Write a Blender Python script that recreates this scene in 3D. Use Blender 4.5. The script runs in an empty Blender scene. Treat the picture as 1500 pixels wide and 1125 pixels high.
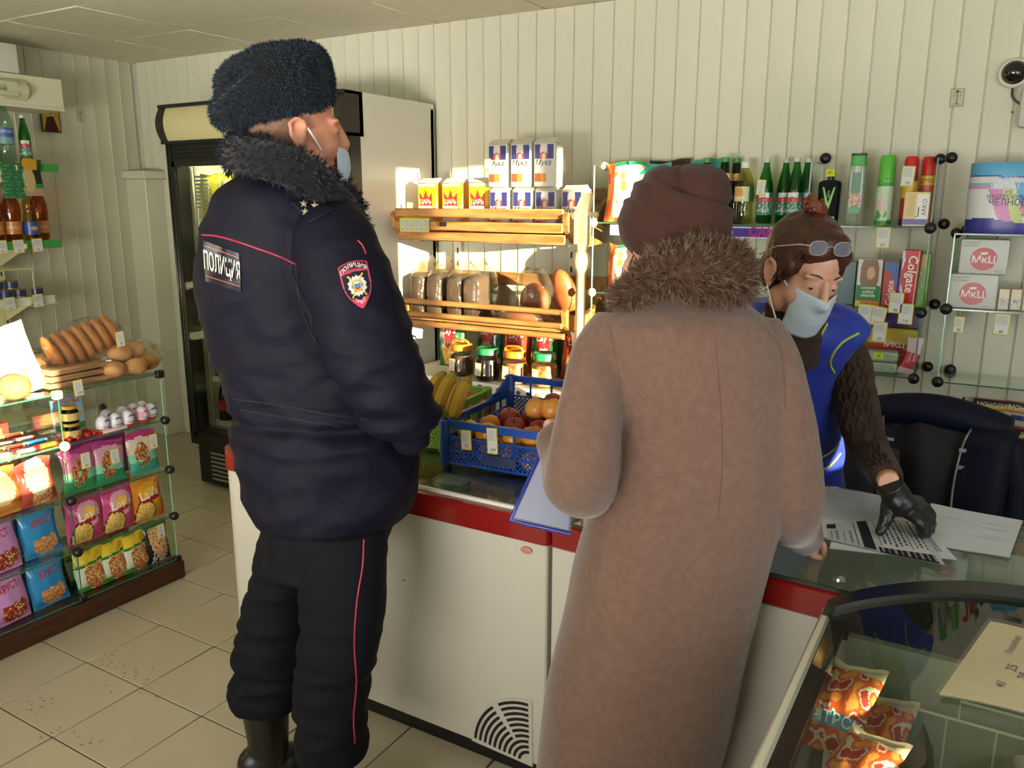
import bpy, bmesh, math, random
import numpy as np
from mathutils import Vector, Matrix, Euler, noise
from mathutils.bvhtree import BVHTree
random.seed(7); RNG = np.random.default_rng(7)
PI = math.pi
S = bpy.context.scene
COL = S.collection
# ---------------------------------------------------------------- camera
F_PX, YAW, PITCH, ROLL, CAM_H = 1197.0, 0.534, 0.22, 0.0017, 1.6
_cy, _sy, _cp, _sp = math.cos(YAW), math.sin(YAW), math.cos(PITCH), math.sin(PITCH)
FWD = np.array([-_sy*_cp, _cy*_cp, -_sp]); RGT = np.array([_cy, _sy, 0.0]); UPV = np.cross(RGT, FWD)
_r, _u = RGT.copy(), UPV.copy()
RGT = math.cos(ROLL)*_r + math.sin(ROLL)*_u; UPV = -math.sin(ROLL)*_r + math.cos(ROLL)*_u
CAM = np.array([0, 0, CAM_H])
HF = np.array([-_sy, _cy, 0.0]); HR = np.array([_cy, _sy, 0.0])      # level forward and right of the view
cd = bpy.data.cameras.new('camera'); cam = bpy.data.objects.new('camera', cd); COL.objects.link(cam)
cd.sensor_fit = 'HORIZONTAL'; cd.sensor_width = 36.0; cd.lens = F_PX/1500*36.0; cd.clip_start = 0.05
cam.matrix_world = Matrix([[RGT[0], UPV[0], -FWD[0], 0], [RGT[1], UPV[1], -FWD[1], 0], [RGT[2], UPV[2], -FWD[2], CAM_H], [0, 0, 0, 1]])
S.camera = cam
# ---------------------------------------------------------------- world, sun, added fill lights, exposure
S.view_settings.view_transform = 'Standard'; S.view_settings.look = 'None'
S.view_settings.gamma = 1.0; S.view_settings.use_curve_mapping = False
S.view_settings.exposure = -0.03
w = bpy.data.worlds.new('sky'); S.world = w; w.use_nodes = True
bg = w.node_tree.nodes['Background']; bg.inputs[0].default_value = (0.62, 0.78, 1.0, 1); bg.inputs[1].default_value = 1.2
S.cycles.use_denoising = True
S.cycles.max_bounces = 8; S.cycles.transparent_max_bounces = 24; S.cycles.sample_clamp_indirect = 6.0
S.cycles.caustics_reflective = False; S.cycles.caustics_refractive = False
SUN_DIR = Vector((-1.0, 0.33, -0.085)).normalized()
sd = bpy.data.lights.new('sun', 'SUN'); sd.energy = 38.0; sd.angle = 0.009; sd.color = (1.0, 0.80, 0.55)
so = bpy.data.objects.new('sun', sd); COL.objects.link(so)
so.rotation_euler = SUN_DIR.to_track_quat('-Z', 'Y').to_euler()
def area(name, loc, target, sx, sy, watts, col):
    d = bpy.data.lights.new(name, 'AREA'); d.shape = 'RECTANGLE'; d.size = sx; d.size_y = sy; d.energy = watts; d.color = col
    o = bpy.data.objects.new(name, d); COL.objects.link(o); o.location = loc
    o.rotation_euler = (Vector(target)-Vector(loc)).to_track_quat('-Z', 'Y').to_euler(); return o
area('window_daylight', (-1.2, -1.9, 1.5), (-1.2, 2, 2.15), 3.2, 1.3, 30, (1.0, 0.94, 0.84))  # added area fill standing in for daylight from the front, tilted up
area('window_daylight', (1.92, 0.6, 1.45), (-2, 1.6, 2.1), 2.4, 1.2, 56, (0.86, 0.96, 1.0))  # added cool fill along the right wall, lifts the assistant's side
d = area('snow_bounce', (-1.4, -1.85, .95), (-2.6, 2.4, 2.48), 3.0, .5, 62, (1.0, .95, .85)); d.data.spread = 1.5  # added upward fill that brightens the ceiling and upper walls
for x, y, w_ in ((-3.3, .3, 13), (-1.3, -.3, 11), (.9, .6, 12)):      # added point fills without fittings, behind and beside the photographer
    d = bpy.data.lights.new('ceiling_lamp', 'POINT'); d.energy = w_; d.shadow_soft_size = .22; d.color = (1.0, .96, .82)
    o = bpy.data.objects.new('ceiling_lamp', d); COL.objects.link(o); o.location = (x, y, 1.85)
# ---------------------------------------------------------------- picture point -> room point, on a known plane
def ray(px, py): return FWD + RGT*(px-750)/F_PX - UPV*(py-562.5)/F_PX
def at_x(px, py, x): d = ray(px, py); return CAM + d*(x/d[0])
def at_y(px, py, y): d = ray(px, py); return CAM + d*(y/d[1])
def at_z(px, py, z): d = ray(px, py); return CAM + d*((z-CAM_H)/d[2])
def at_d(px, py, D): d = ray(px, py); return CAM + d*(D/(d@HF))       # D = level distance ahead of the camera
# ---------------------------------------------------------------- colour and materials
def lin(c):
    if isinstance(c, str):
        c = c.lstrip('#'); c = c if len(c) == 6 else ''.join(q+q for q in c); c = [int(c[i:i+2], 16)/255 for i in (0, 2, 4)]
        return tuple(((x+0.055)/1.055)**2.4 if x > 0.04045 else x/12.92 for x in c)
    return tuple(c)
MATS = {}
def _bump(nt, bsdf, scale, strength, dist=0.002, stretch=None, kind='noise'):
    tc = nt.nodes.new('ShaderNodeTexCoord'); mp = nt.nodes.new('ShaderNodeMapping')
    if stretch: mp.inputs['Scale'].default_value = stretch
    nt.links.new(tc.outputs['Object'], mp.inputs[0])
    if kind == 'noise':
        tx = nt.nodes.new('ShaderNodeTexNoise'); tx.inputs['Scale'].default_value = scale; tx.inputs['Detail'].default_value = 3
        out = tx.outputs['Fac']
    else:
        tx = nt.nodes.new('ShaderNodeTexVoronoi'); tx.inputs['Scale'].default_value = scale; out = tx.outputs['Distance']
    nt.links.new(mp.outputs[0], tx.inputs['Vector'])
    b = nt.nodes.new('ShaderNodeBump'); b.inputs['Strength'].default_value = strength; b.inputs['Distance'].default_value = dist
    nt.links.new(out, b.inputs['Height']); nt.links.new(b.outputs[0], bsdf.inputs['Normal'])
    return tx
def mat(name, col='#888888', rough=0.5, metal=0.0, spec=0.5, coat=0.0, bump=None, vary=None, attr=False, emit=None, sheen=0.0, sss=0.0, alpha=None):
    """principled material; vary=(scale, second colour, stretch) adds grain; attr reads the printed colours of the mesh"""
    if name in MATS: return MATS[name]
    m = bpy.data.materials.new(name); m.use_nodes = True; nt = m.node_tree; b = nt.nodes['Principled BSDF']
    b.inputs['Base Color'].default_value = lin(col)+(1,); b.inputs['Roughness'].default_value = rough
    b.inputs['Metallic'].default_value = metal; b.inputs['Specular IOR Level'].default_value = spec
    b.inputs['Coat Weight'].default_value = coat; b.inputs['Sheen Weight'].default_value = sheen
    if sss: b.inputs['Subsurface Weight'].default_value = sss; b.inputs['Subsurface Radius'].default_value = (0.012, 0.005, 0.003)
    if attr:
        a = nt.nodes.new('ShaderNodeAttribute'); a.attribute_name = 'Col'; nt.links.new(a.outputs['Color'], b.inputs['Base Color'])
    if vary:
        tc = nt.nodes.new('ShaderNodeTexCoord'); mp = nt.nodes.new('ShaderNodeMapping'); mp.inputs['Scale'].default_value = vary[2] if len(vary) > 2 else (1, 1, 1)
        tx = nt.nodes.new('ShaderNodeTexNoise'); tx.inputs['Scale'].default_value = vary[0]; tx.inputs['Detail'].default_value = 4
        rp = nt.nodes.new('ShaderNodeValToRGB'); rp.color_ramp.elements[0].position = 0.35; rp.color_ramp.elements[1].position = 0.68
        rp.color_ramp.elements[0].color = lin(col)+(1,); rp.color_ramp.elements[1].color = lin(vary[1])+(1,)
        nt.links.new(tc.outputs['Object'], mp.inputs[0]); nt.links.new(mp.outputs[0], tx.inputs['Vector'])
        nt.links.new(tx.outputs['Fac'], rp.inputs[0]); nt.links.new(rp.outputs[0], b.inputs['Base Color'])
    if bump: _bump(nt, b, *bump)
    if emit: b.inputs['Emission Color'].default_value = lin(emit[0])+(1,); b.inputs['Emission Strength'].default_value = emit[1]
    MATS[name] = m; return m
def clear(name, tint='#eef7f2', rough=0.02, ior=1.45, gloss=1.0, bump=None, haze=0.0, haze_col='#ffffff'):
    """thin clear sheet: tinted see-through plus fresnel mirror, optional milky share"""
    if name in MATS: return MATS[name]
    m = bpy.data.materials.new(name); m.use_nodes = True; nt = m.node_tree; nt.nodes.clear()
    out = nt.nodes.new('ShaderNodeOutputMaterial'); tr = nt.nodes.new('ShaderNodeBsdfTransparent'); tr.inputs[0].default_value = lin(tint)+(1,)
    gl = nt.nodes.new('ShaderNodeBsdfGlossy'); gl.inputs['Roughness'].default_value = rough; gl.inputs[0].default_value = (gloss, gloss, gloss, 1)
    mx = nt.nodes.new('ShaderNodeMixShader'); lw = nt.nodes.new('ShaderNodeLayerWeight')      # schlick: f0 + (1-f0)*facing^5, the same from both sides
    f0 = ((ior-1)/(ior+1))**2; pw = nt.nodes.new('ShaderNodeMath'); pw.operation = 'POWER'; pw.inputs[1].default_value = 5.0
    fr = nt.nodes.new('ShaderNodeMath'); fr.operation = 'MULTIPLY_ADD'; fr.inputs[1].default_value = 1-f0; fr.inputs[2].default_value = f0
    nt.links.new(lw.outputs['Facing'], pw.inputs[0]); nt.links.new(pw.outputs[0], fr.inputs[0])
    src = tr.outputs[0]
    if haze:
        df = nt.nodes.new('ShaderNodeBsdfDiffuse'); df.inputs[0].default_value = lin(haze_col)+(1,)
        m2 = nt.nodes.new('ShaderNodeMixShader'); m2.inputs[0].default_value = haze
        nt.links.new(tr.outputs[0], m2.inputs[1]); nt.links.new(df.outputs[0], m2.inputs[2]); src = m2.outputs[0]
    nt.links.new(fr.outputs[0], mx.inputs[0]); nt.links.new(src, mx.inputs[1]); nt.links.new(gl.outputs[0], mx.inputs[2])
    nt.links.new(mx.outputs[0], out.inputs[0])
    if bump:
        tx = _bump(nt, gl, *bump)
        nt.links.new(gl.inputs['Normal'].links[0].from_socket, lw.inputs['Normal'])
    MATS[name] = m; return m
PRINT = mat('printed_gloss', rough=0.32, attr=True)
PAPER = mat('printed_paper', rough=0.7, spec=0.2, attr=True)
FOIL = mat('printed_foil', rough=0.22, attr=True, bump=(38, 0.35, 0.004))
# ---------------------------------------------------------------- objects
def tag(o, label=None, cat=None, group=None, kind=None):
    if label: o['label'] = label
    if cat: o['category'] = cat
    if group: o['group'] = group
    if kind: o['kind'] = kind
    return o
def thing(name, label, cat, loc=(0, 0, 0), rz=0.0, group=None):
    o = bpy.data.objects.new(name, None); COL.objects.link(o); o.empty_display_size = 0.05
    o.location = loc; o.rotation_euler = (0, 0, rz); return tag(o, label, cat, group)
def dup(root, loc, rz=0.0, label=None, group=None):
    r = root.copy(); COL.objects.link(r); r.location = loc; r.rotation_euler = (root.rotation_euler[0], root.rotation_euler[1], rz)
    if label: r['label'] = label
    if group: r['group'] = group
    for ch in list(root.children):
        c = ch.copy(); COL.objects.link(c); c.parent = r
        for g in ch.children:
            d = g.copy(); COL.objects.link(d); d.parent = c
    return r
def put(name, me, parent=None, loc=None, rz=None):
    o = bpy.data.objects.new(name, me); COL.objects.link(o)
    if parent: o.parent = parent
    if loc is not None: o.location = loc
    if rz is not None: o.rotation_euler = (0, 0, rz)
    return o
_TXT = {}
def text_geo(s, bold=0.0, shear=0.0):
    if any(q.isalnum() for q in s): bold = max(-.01, min(bold, .014))
    k = (s, bold, shear)
    if k not in _TXT:
        c = bpy.data.curves.new('lettering', 'FONT'); c.body = s; c.align_x = 'CENTER'; c.align_y = 'CENTER'
        c.resolution_u = 2; c.offset = bold; c.shear = shear; c.fill_mode = 'FRONT'
        o = bpy.data.objects.new('lettering', c); COL.objects.link(o)
        me = bpy.data.meshes.new_from_object(o.evaluated_get(bpy.context.evaluated_depsgraph_get()))
        v = np.zeros(len(me.vertices)*3); me.vertices.foreach_get('co', v)
        _TXT[k] = (v.reshape(-1, 3)[:, :2].copy(), [tuple(p.vertices) for p in me.polygons])
        bpy.data.objects.remove(o); bpy.data.curves.remove(c); bpy.data.meshes.remove(me)
    return _TXT[k]
class MB:
    """collects faces with a colour and a material slot each, builds ONE mesh"""
    def __init__(s): s.v = []; s.f = []; s.c = []; s.m = []; s.n = 0; s.M = None
    def add(s, vs, fs, col='#ffffff', m=0):
        vs = np.asarray(vs, float).reshape(-1, 3)
        if s.M is not None: vs = vs@np.array(s.M.to_3x3()).T + np.array(s.M.translation)
        s.v.append(vs); n = s.n; many = isinstance(col, list)
        for i, f in enumerate(fs):
            s.f.append(tuple(a+n for a in f)); s.c.append(col[i] if many else col); s.m.append(m)
        s.n += len(vs); return s
    def box(s, x0, x1, y0, y1, z0, z1, col='#ffffff', m=0, ch=0.0):
        if ch <= 0:
            vs = [(x, y, z) for z in (z0, z1) for y in (y0, y1) for x in (x0, x1)]
            return s.add(vs, [(0, 2, 3, 1), (4, 5, 7, 6), (0, 1, 5, 4), (2, 6, 7, 3), (0, 4, 6, 2), (1, 3, 7, 5)], col, m)
        bm = bmesh.new(); bmesh.ops.create_cube(bm, size=1)
        for v in bm.verts: v.co = Vector((x0+(v.co.x+.5)*(x1-x0), y0+(v.co.y+.5)*(y1-y0), z0+(v.co.z+.5)*(z1-z0)))
        bmesh.ops.bevel(bm, geom=list(bm.edges), offset=ch, segments=2 if ch > 0.006 else 1, profile=0.5, affect='EDGES')
        bm.verts.index_update()
        s.add([v.co[:] for v in bm.verts], [tuple(v.index for v in f.verts) for f in bm.faces], col, m); bm.free(); return s
    def rings(s, rs, col='#ffffff', m=0, caps=True, closed=True, colf=None):
        rs = np.asarray(rs, float); k, n = rs.shape[:2]; fs = []; cs = []
        e = n if closed else n-1
        for i in range(k-1):
            for j in range(e):
                fs.append((i*n+j, i*n+(j+1) % n, (i+1)*n+(j+1) % n, (i+1)*n+j)); cs.append(colf(i, j) if colf else col)
        if caps and closed: fs.append(tuple(range(n))[::-1]); cs.append(cs[0]); fs.append(tuple(range((k-1)*n, k*n))); cs.append(cs[-2])
        return s.add(rs.reshape(-1, 3), fs, cs, m)
    def lathe(s, prof, n=24, c=(0, 0, 0), col='#ffffff', m=0, colf=None, caps=True, ex=1.0, ey=1.0):
        a = np.arange(n)*2*PI/n
        return s.rings([np.stack([c[0]+r*ex*np.cos(a), c[1]+r*ey*np.sin(a), np.full(n, c[2]+z)], 1) for r, z in prof], col, m, caps, True, colf)
    def tube(s, pts, r, n=8, col='#ffffff', m=0, closed=False):
        P = np.asarray(pts, float); k = len(P); R = np.broadcast_to(np.asarray(r, float), (k,))
        if closed: T = np.roll(P, -1, 0)-np.roll(P, 1, 0)
        else: T = np.gradient(P, axis=0)
        T /= np.linalg.norm(T, axis=1)[:, None]+1e-12
        u = np.cross(T[0], (0, 0, 1)); u = u if np.linalg.norm(u) > 1e-3 else np.cross(T[0], (0, 1, 0)); u /= np.linalg.norm(u)
        a = np.arange(n)*2*PI/n; rs = []
        for i in range(k):
            u = u-T[i]*(u@T[i]); u /= np.linalg.norm(u); v = np.cross(T[i], u)
            rs.append(P[i]+R[i]*(np.cos(a)[:, None]*u+np.sin(a)[:, None]*v))
        if closed: rs.append(rs[0])
        return s.rings(rs, col, m, not closed)
    def cyl(s, a, b, r, n=16, col='#ffffff', m=0): return s.tube([a, b], r, n, col, m)
    def ball(s, c, r, nu=16, nv=10, col='#ffffff', m=0, colf=None):
        r = (r, r, r) if np.isscalar(r) else r; rs = []
        for i in range(nv+1):
            t = -PI/2+PI*i/nv; a = np.arange(nu)*2*PI/nu; q = max(math.cos(t), 1e-3)
            rs.append(np.stack([c[0]+r[0]*q*np.cos(a), c[1]+r[1]*q*np.sin(a), np.full(nu, c[2]+r[2]*math.sin(t))], 1))
        return s.rings(rs, col, m, True, True, colf)
    def grid(s, nu, nv, fn, colf=None, col='#ffffff', m=0):
        U = np.linspace(0, 1, nu+1); V = np.linspace(0, 1, nv+1)
        vs = [fn(u, v) for v in V for u in U]; fs = []; cs = []
        for j in range(nv):
            for i in range(nu):
                a = j*(nu+1)+i; fs.append((a, a+1, a+nu+2, a+nu+1)); cs.append(colf((i+.5)/nu, (j+.5)/nv) if colf else col)
        return s.add(vs, fs, cs, m)
    def poly(s, pts, col='#ffffff', m=0): return s.add(pts, [tuple(range(len(pts)))], col, m)
    def prism(s, pts, vec, col='#ffffff', m=0):
        P = np.asarray(pts, float); n = len(P)
        return s.add(np.concatenate([P, P+np.asarray(vec, float)]), [tuple(range(n))[::-1], tuple(range(n, 2*n))]+[(i, (i+1) % n, n+(i+1) % n, n+i) for i in range(n)], col, m)
    def text(s, st, size, fn, col='#000000', bold=0.0, shear=0.0, rot=0.0, m=0, sx=1.0):
        """fn maps flat (x, z) of the lettering to a 3D point on the carrier"""
        v, f = text_geo(st, bold, shear); v = v*size*np.array([sx, 1.0]); c, q = math.cos(rot), math.sin(rot)
        return s.add([fn(x*c-z*q, x*q+z*c) for x, z in v], f, col, m)
    def mesh(s, name, mats, smooth=40):
        me = bpy.data.meshes.new(name); V = np.concatenate(s.v) if s.v else np.zeros((0, 3))
        me.from_pydata(V.tolist(), [], s.f)
        for x in (mats if isinstance(mats, (list, tuple)) else [mats]): me.materials.append(x)
        me.polygons.foreach_set('material_index', s.m)
        ca = me.color_attributes.new('Col', 'FLOAT_COLOR', 'CORNER'); cc = {c: lin(c)+(1.0,) for c in set(s.c)}
        buf = [x for f, c in zip(s.f, s.c) for x in cc[c]*len(f)]
        ca.data.foreach_set('color', buf)
        if smooth:
            me.polygons.foreach_set('use_smooth', [True]*len(me.polygons)); me.set_sharp_from_angle(angle=math.radians(smooth))
        me.update(); return me
    def build(s, name, mats, parent=None, smooth=40, loc=None, rz=None): return put(name, s.mesh(name, mats, smooth), parent, loc, rz)
def T(x=0, y=0, z=0, rz=0.0, rx=0.0, ry=0.0): return Matrix.Translation((x, y, z)) @ Euler((rx, ry, rz)).to_matrix().to_4x4()
def cat(P, k):
    """Catmull-Rom through the rows of P, k steps per span"""
    P = np.asarray(P, float); Q = np.vstack([2*P[0]-P[1], P, 2*P[-1]-P[-2]]); out = []
    for i in range(1, len(Q)-2):
        for j in range(k):
            t = j/k; a, b, c, d = Q[i-1], Q[i], Q[i+1], Q[i+2]
            out.append(0.5*(2*b+(c-a)*t+(2*a-5*b+4*c-d)*t*t+(3*b-a-3*c+d)*t**3))
    out.append(P[-1]); return np.array(out)
# ================================================================ the room
WX0, WX1, WY0, WY1, CEIL = -5.05, 2.0, -2.0, 3.638, 2.482
SHELL = [(0, 0, 0)]
wall_m = mat('wall_panel_white', '#c9c6b0', rough=0.42, spec=0.35, vary=(2.0, '#cfccb8'))
plain = mat('wall_plain', '#c8c5b2', rough=0.6)
def struct(name, mb, m, parent=None, smooth=30):
    o = mb.build(name, m, parent, smooth)
    if not parent: tag(o, kind='structure')
    return o
# floor: one slab with the single tiles on it
grout = mat('tile_grout', '#4f4634', rough=0.9)
tile_m = mat('floor_tile_glaze', '#aaa089', rough=0.34, spec=0.45, vary=(3.0, '#b2a892'), bump=(60, 0.08, 0.001))
floor = struct('floor', MB().box(WX0-.1, WX1+.1, WY0-.1, WY1+.1, -.12, -.003), grout)
TS = 0.3034; mbt = MB(); mbt.box(.0022, TS-.0022, .0022, TS-.0022, -.006, 0, ch=.0018); tile_me = mbt.mesh('floor_tile', tile_m)
rest = MB(); kk = 0
for i in range(-9, 16):
    for j in range(-11, 9):
        x, y = -2.630+TS*i, 1.181+TS*j
        if x+TS < WX0 or y+TS < WY0 or x > WX1 or y > WY1+.1: continue
        if -5.3 < x < 0.4 and 0.35 < y:
            o = put('floor_tile', tile_me, floor, (x, y, random.uniform(-.0006, .0006)))
        else: rest.box(x+.0022, x+TS-.0022, y+.0022, y+TS-.0022, -.006, 0)
o = rest.build('floor_tile', tile_m, floor); tag(o, kind='stuff')
# dirt scuffs trodden onto the tiles
dm = MB()
for (px, py) in [(190, 978), (185, 972), (200, 995), (60, 1030), (85, 1070), (45, 1035), (130, 1085), (145, 1000), (160, 970), (215, 1010)]:
    for k in range(7):
        c = at_z(px+random.gauss(0, 14), py+random.gauss(0, 7), .0009); a = random.uniform(0, PI); r = random.uniform(.002, .007)
        dm.poly([(c[0]+r*math.cos(a+t)*random.uniform(.5, 1.6), c[1]+r*math.sin(a+t)*random.uniform(.4, 1.1), .0009) for t in np.linspace(0, 2*PI, 7)[:-1]])
tag(dm.build('dirt_scuff', mat('dried_mud', '#8f846a', rough=0.9), floor, 0), kind='stuff')
# ceiling: grid of square panels with thin dark joints
ceil_m = mat('ceiling_panel_board', '#d6d0ba', rough=0.8, spec=0.2, vary=(14, '#cfc9b3'), bump=(160, 0.15, 0.001))
ceiling = struct('ceiling', MB().box(WX0-.1, WX1+.1, WY0-.1, WY1+.1, CEIL+.012, CEIL+.12), mat('ceiling_void', '#2a261c', rough=0.9))
CP = 0.6157
pm = MB(); pm.box(.003, CP-.003, .003, CP-.003, 0, .012, ch=.002); pme = pm.mesh('ceiling_panel', ceil_m)
cx0, cy0 = -4.433-3*CP+.0, 3.100-9*CP
for i in range(13):
    for j in range(11):
        x, y = cx0+CP*i, cy0+CP*j
        if x+CP < WX0 or x > WX1 or y > WY1 or y+CP < WY0: continue
        o = put('ceiling_panel', pme, ceiling, (x, y, CEIL+random.uniform(-.003, .002)))
        o.rotation_euler = (random.uniform(-.004, .004), random.uniform(-.004, .004), 0)
# back wall and left wall: slabs carrying single grooved plastic panels
back = struct('wall_back', MB().box(WX0-.1, WX1+.1, WY1+.012, WY1+.15, -.1, CEIL+.1), plain)
PW = 0.1
def panel_mesh(h):
    # flat board with a raised rounded lip along one edge and a sunk joint
    sec = [(0, .012), (0, .004), (.0022, .0035), (.0035, .0), (.0055, -.0024), (.0095, -.0024), (.0125, 0.0), (PW-.003, 0.0), (PW-.0005, .003), (PW-.0005, .012)]
    m = MB(); m.rings([[(x, y, z) for x, y in sec] for z in (0.0, h)], closed=False); return m.mesh('wall_panel', wall_m)
pme = panel_mesh(CEIL-.001)
k = int((WX1-WX0)/PW)
for i in range(k+1):
    if WX0+.03+i*PW < 0.6: put('wall_panel', pme, back, (WX0+.03+i*PW, WY1, 0))
rest = MB(); rest.box(0.58, WX1, WY1, WY1+.012, 0, CEIL); rest.build('wall_panel', wall_m, back)
left = struct('wall_left', MB().box(WX0-.15, WX0-.012, WY0-.1, WY1+.1, -.1, CEIL+.1), plain)
for i in range(26):
    y = WY1-.02-i*PW; o = put('wall_panel', pme, left, (WX0, y, 0), PI/2); 
    o.location = (WX0, y-PW, 0)
rest = MB(); rest.box(WX0-.012, WX0, WY0, WY1-.02-26*PW, 0, CEIL); rest.build('wall_panel', wall_m, left)
# front wall (behind the photographer) and right wall: windows let the daylight and the low sun in
def wall_holes(name, axis, pos, thick, a0, a1, holes):
    """solid wall with rectangular openings: holes = (a_lo, a_hi, z_lo, z_hi)"""
    mb = MB(); As = sorted({a0, a1, *[h[0] for h in holes], *[h[1] for h in holes]}); Zs = sorted({0.0, CEIL+.1, *[h[2] for h in holes], *[h[3] for h in holes]})
    for i in range(len(As)-1):
        for j in range(len(Zs)-1):
            am, zm = (As[i]+As[i+1])/2, (Zs[j]+Zs[j+1])/2
            if any(h[0] < am < h[1] and h[2] < zm < h[3] for h in holes): continue
            if axis == 'x': mb.box(pos, pos+thick, As[i], As[i+1], Zs[j], Zs[j+1])
            else: mb.box(As[i], As[i+1], pos, pos+thick, Zs[j], Zs[j+1])
    return struct(name, mb, plain, None, 0)
RH = [(-.34, .06, .86, 1.66), (.46, .80, .80, .97), (1.72, 2.04, .98, 2.165), (2.04, 2.36, 1.15, 2.165)]  # unseen openings, sized and placed to throw the sun patches indoors
FH = [(-2.8, .4, .9, 2.2)]
wall_holes('wall_right', 'x', WX1, .12, WY0-.1, WY1+.1, RH)
wall_holes('wall_front', 'y', WY0-.12, .12, WX0-.1, WX1+.1, FH)
frame_m = mat('window_frame_white', '#e6e6e2', rough=0.4)
pane = clear('window_pane', '#f4faf8')
for n, (a, b, c, d) in enumerate(RH):
    mb = MB()
    for (y0, y1, z0, z1) in ((a, b, c, c+.02), (a, b, d-.02, d), (a, a+.02, c, d), (b-.02, b, c, d)): mb.box(WX1+.03, WX1+.09, y0, y1, z0, z1)
    fr = struct('window_%d' % (n+1), mb, frame_m); MB().box(WX1+.055, WX1+.06, a+.02, b-.02, c+.02, d-.02).build('pane', pane, fr, 0)
mb = MB(); (a, b, c, d) = FH[0]
for (y0, y1, z0, z1) in ((a, b, c, c+.05), (a, b, d-.05, d), (a, a+.05, c, d), (b-.05, b, c, d), (-1.73, -1.68, c, d), (-.68, -.63, c, d)): mb.box(y0, y1, WY0-.09, WY0-.03, z0, z1)
fr = struct('window_5', mb, frame_m); MB().box(a+.05, b-.05, WY0-.062, WY0-.058, c+.05, d-.05).build('pane', pane, fr, 0)
# boxed-in pipe in the back left corner with its cap
mb = MB(); mb.box(WX0, WX0+.2, 3.50, WY1, 0, 1.74, ch=.004); o = struct('trim_1', mb, wall_m)
mb = MB(); mb.box(WX0, WX0+.24, 3.47, WY1, 1.74, 1.79, ch=.004); mb.build('cap', wall_m, o)
# ================================================================ furniture and equipment
white_en = mat('white_enamel', '#d2cfc4', rough=0.28, spec=0.5)
black_pl = mat('black_plastic', '#0b0b0c', rough=0.38)
dark_steel = mat('dark_steel', '#3a3a38', rough=0.3, metal=0.8)
steel = mat('brushed_steel', '#a9a9a4', rough=0.3, metal=0.9)
red_en = mat('red_trim', '#7d1512', rough=0.22, spec=0.6, coat=0.3)
glass = clear('sheet_glass', '#f3f9f5')
glass_green = mat('glass_edge_green', '#3f6e5b', rough=0.15, spec=0.6)
wood = mat('pine_wood', '#b98449', rough=0.55, vary=(5, '#93602e', (1.5, 9, 9)))
dark_wood = mat('brown_plinth_wood', '#4b2413', rough=0.5, vary=(6, '#2e1409', (9, 1, 9)))
white_pl = mat('white_plastic', '#dcdad0', rough=0.4)
rubber = mat('black_rubber', '#161616', rough=0.6)
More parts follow.
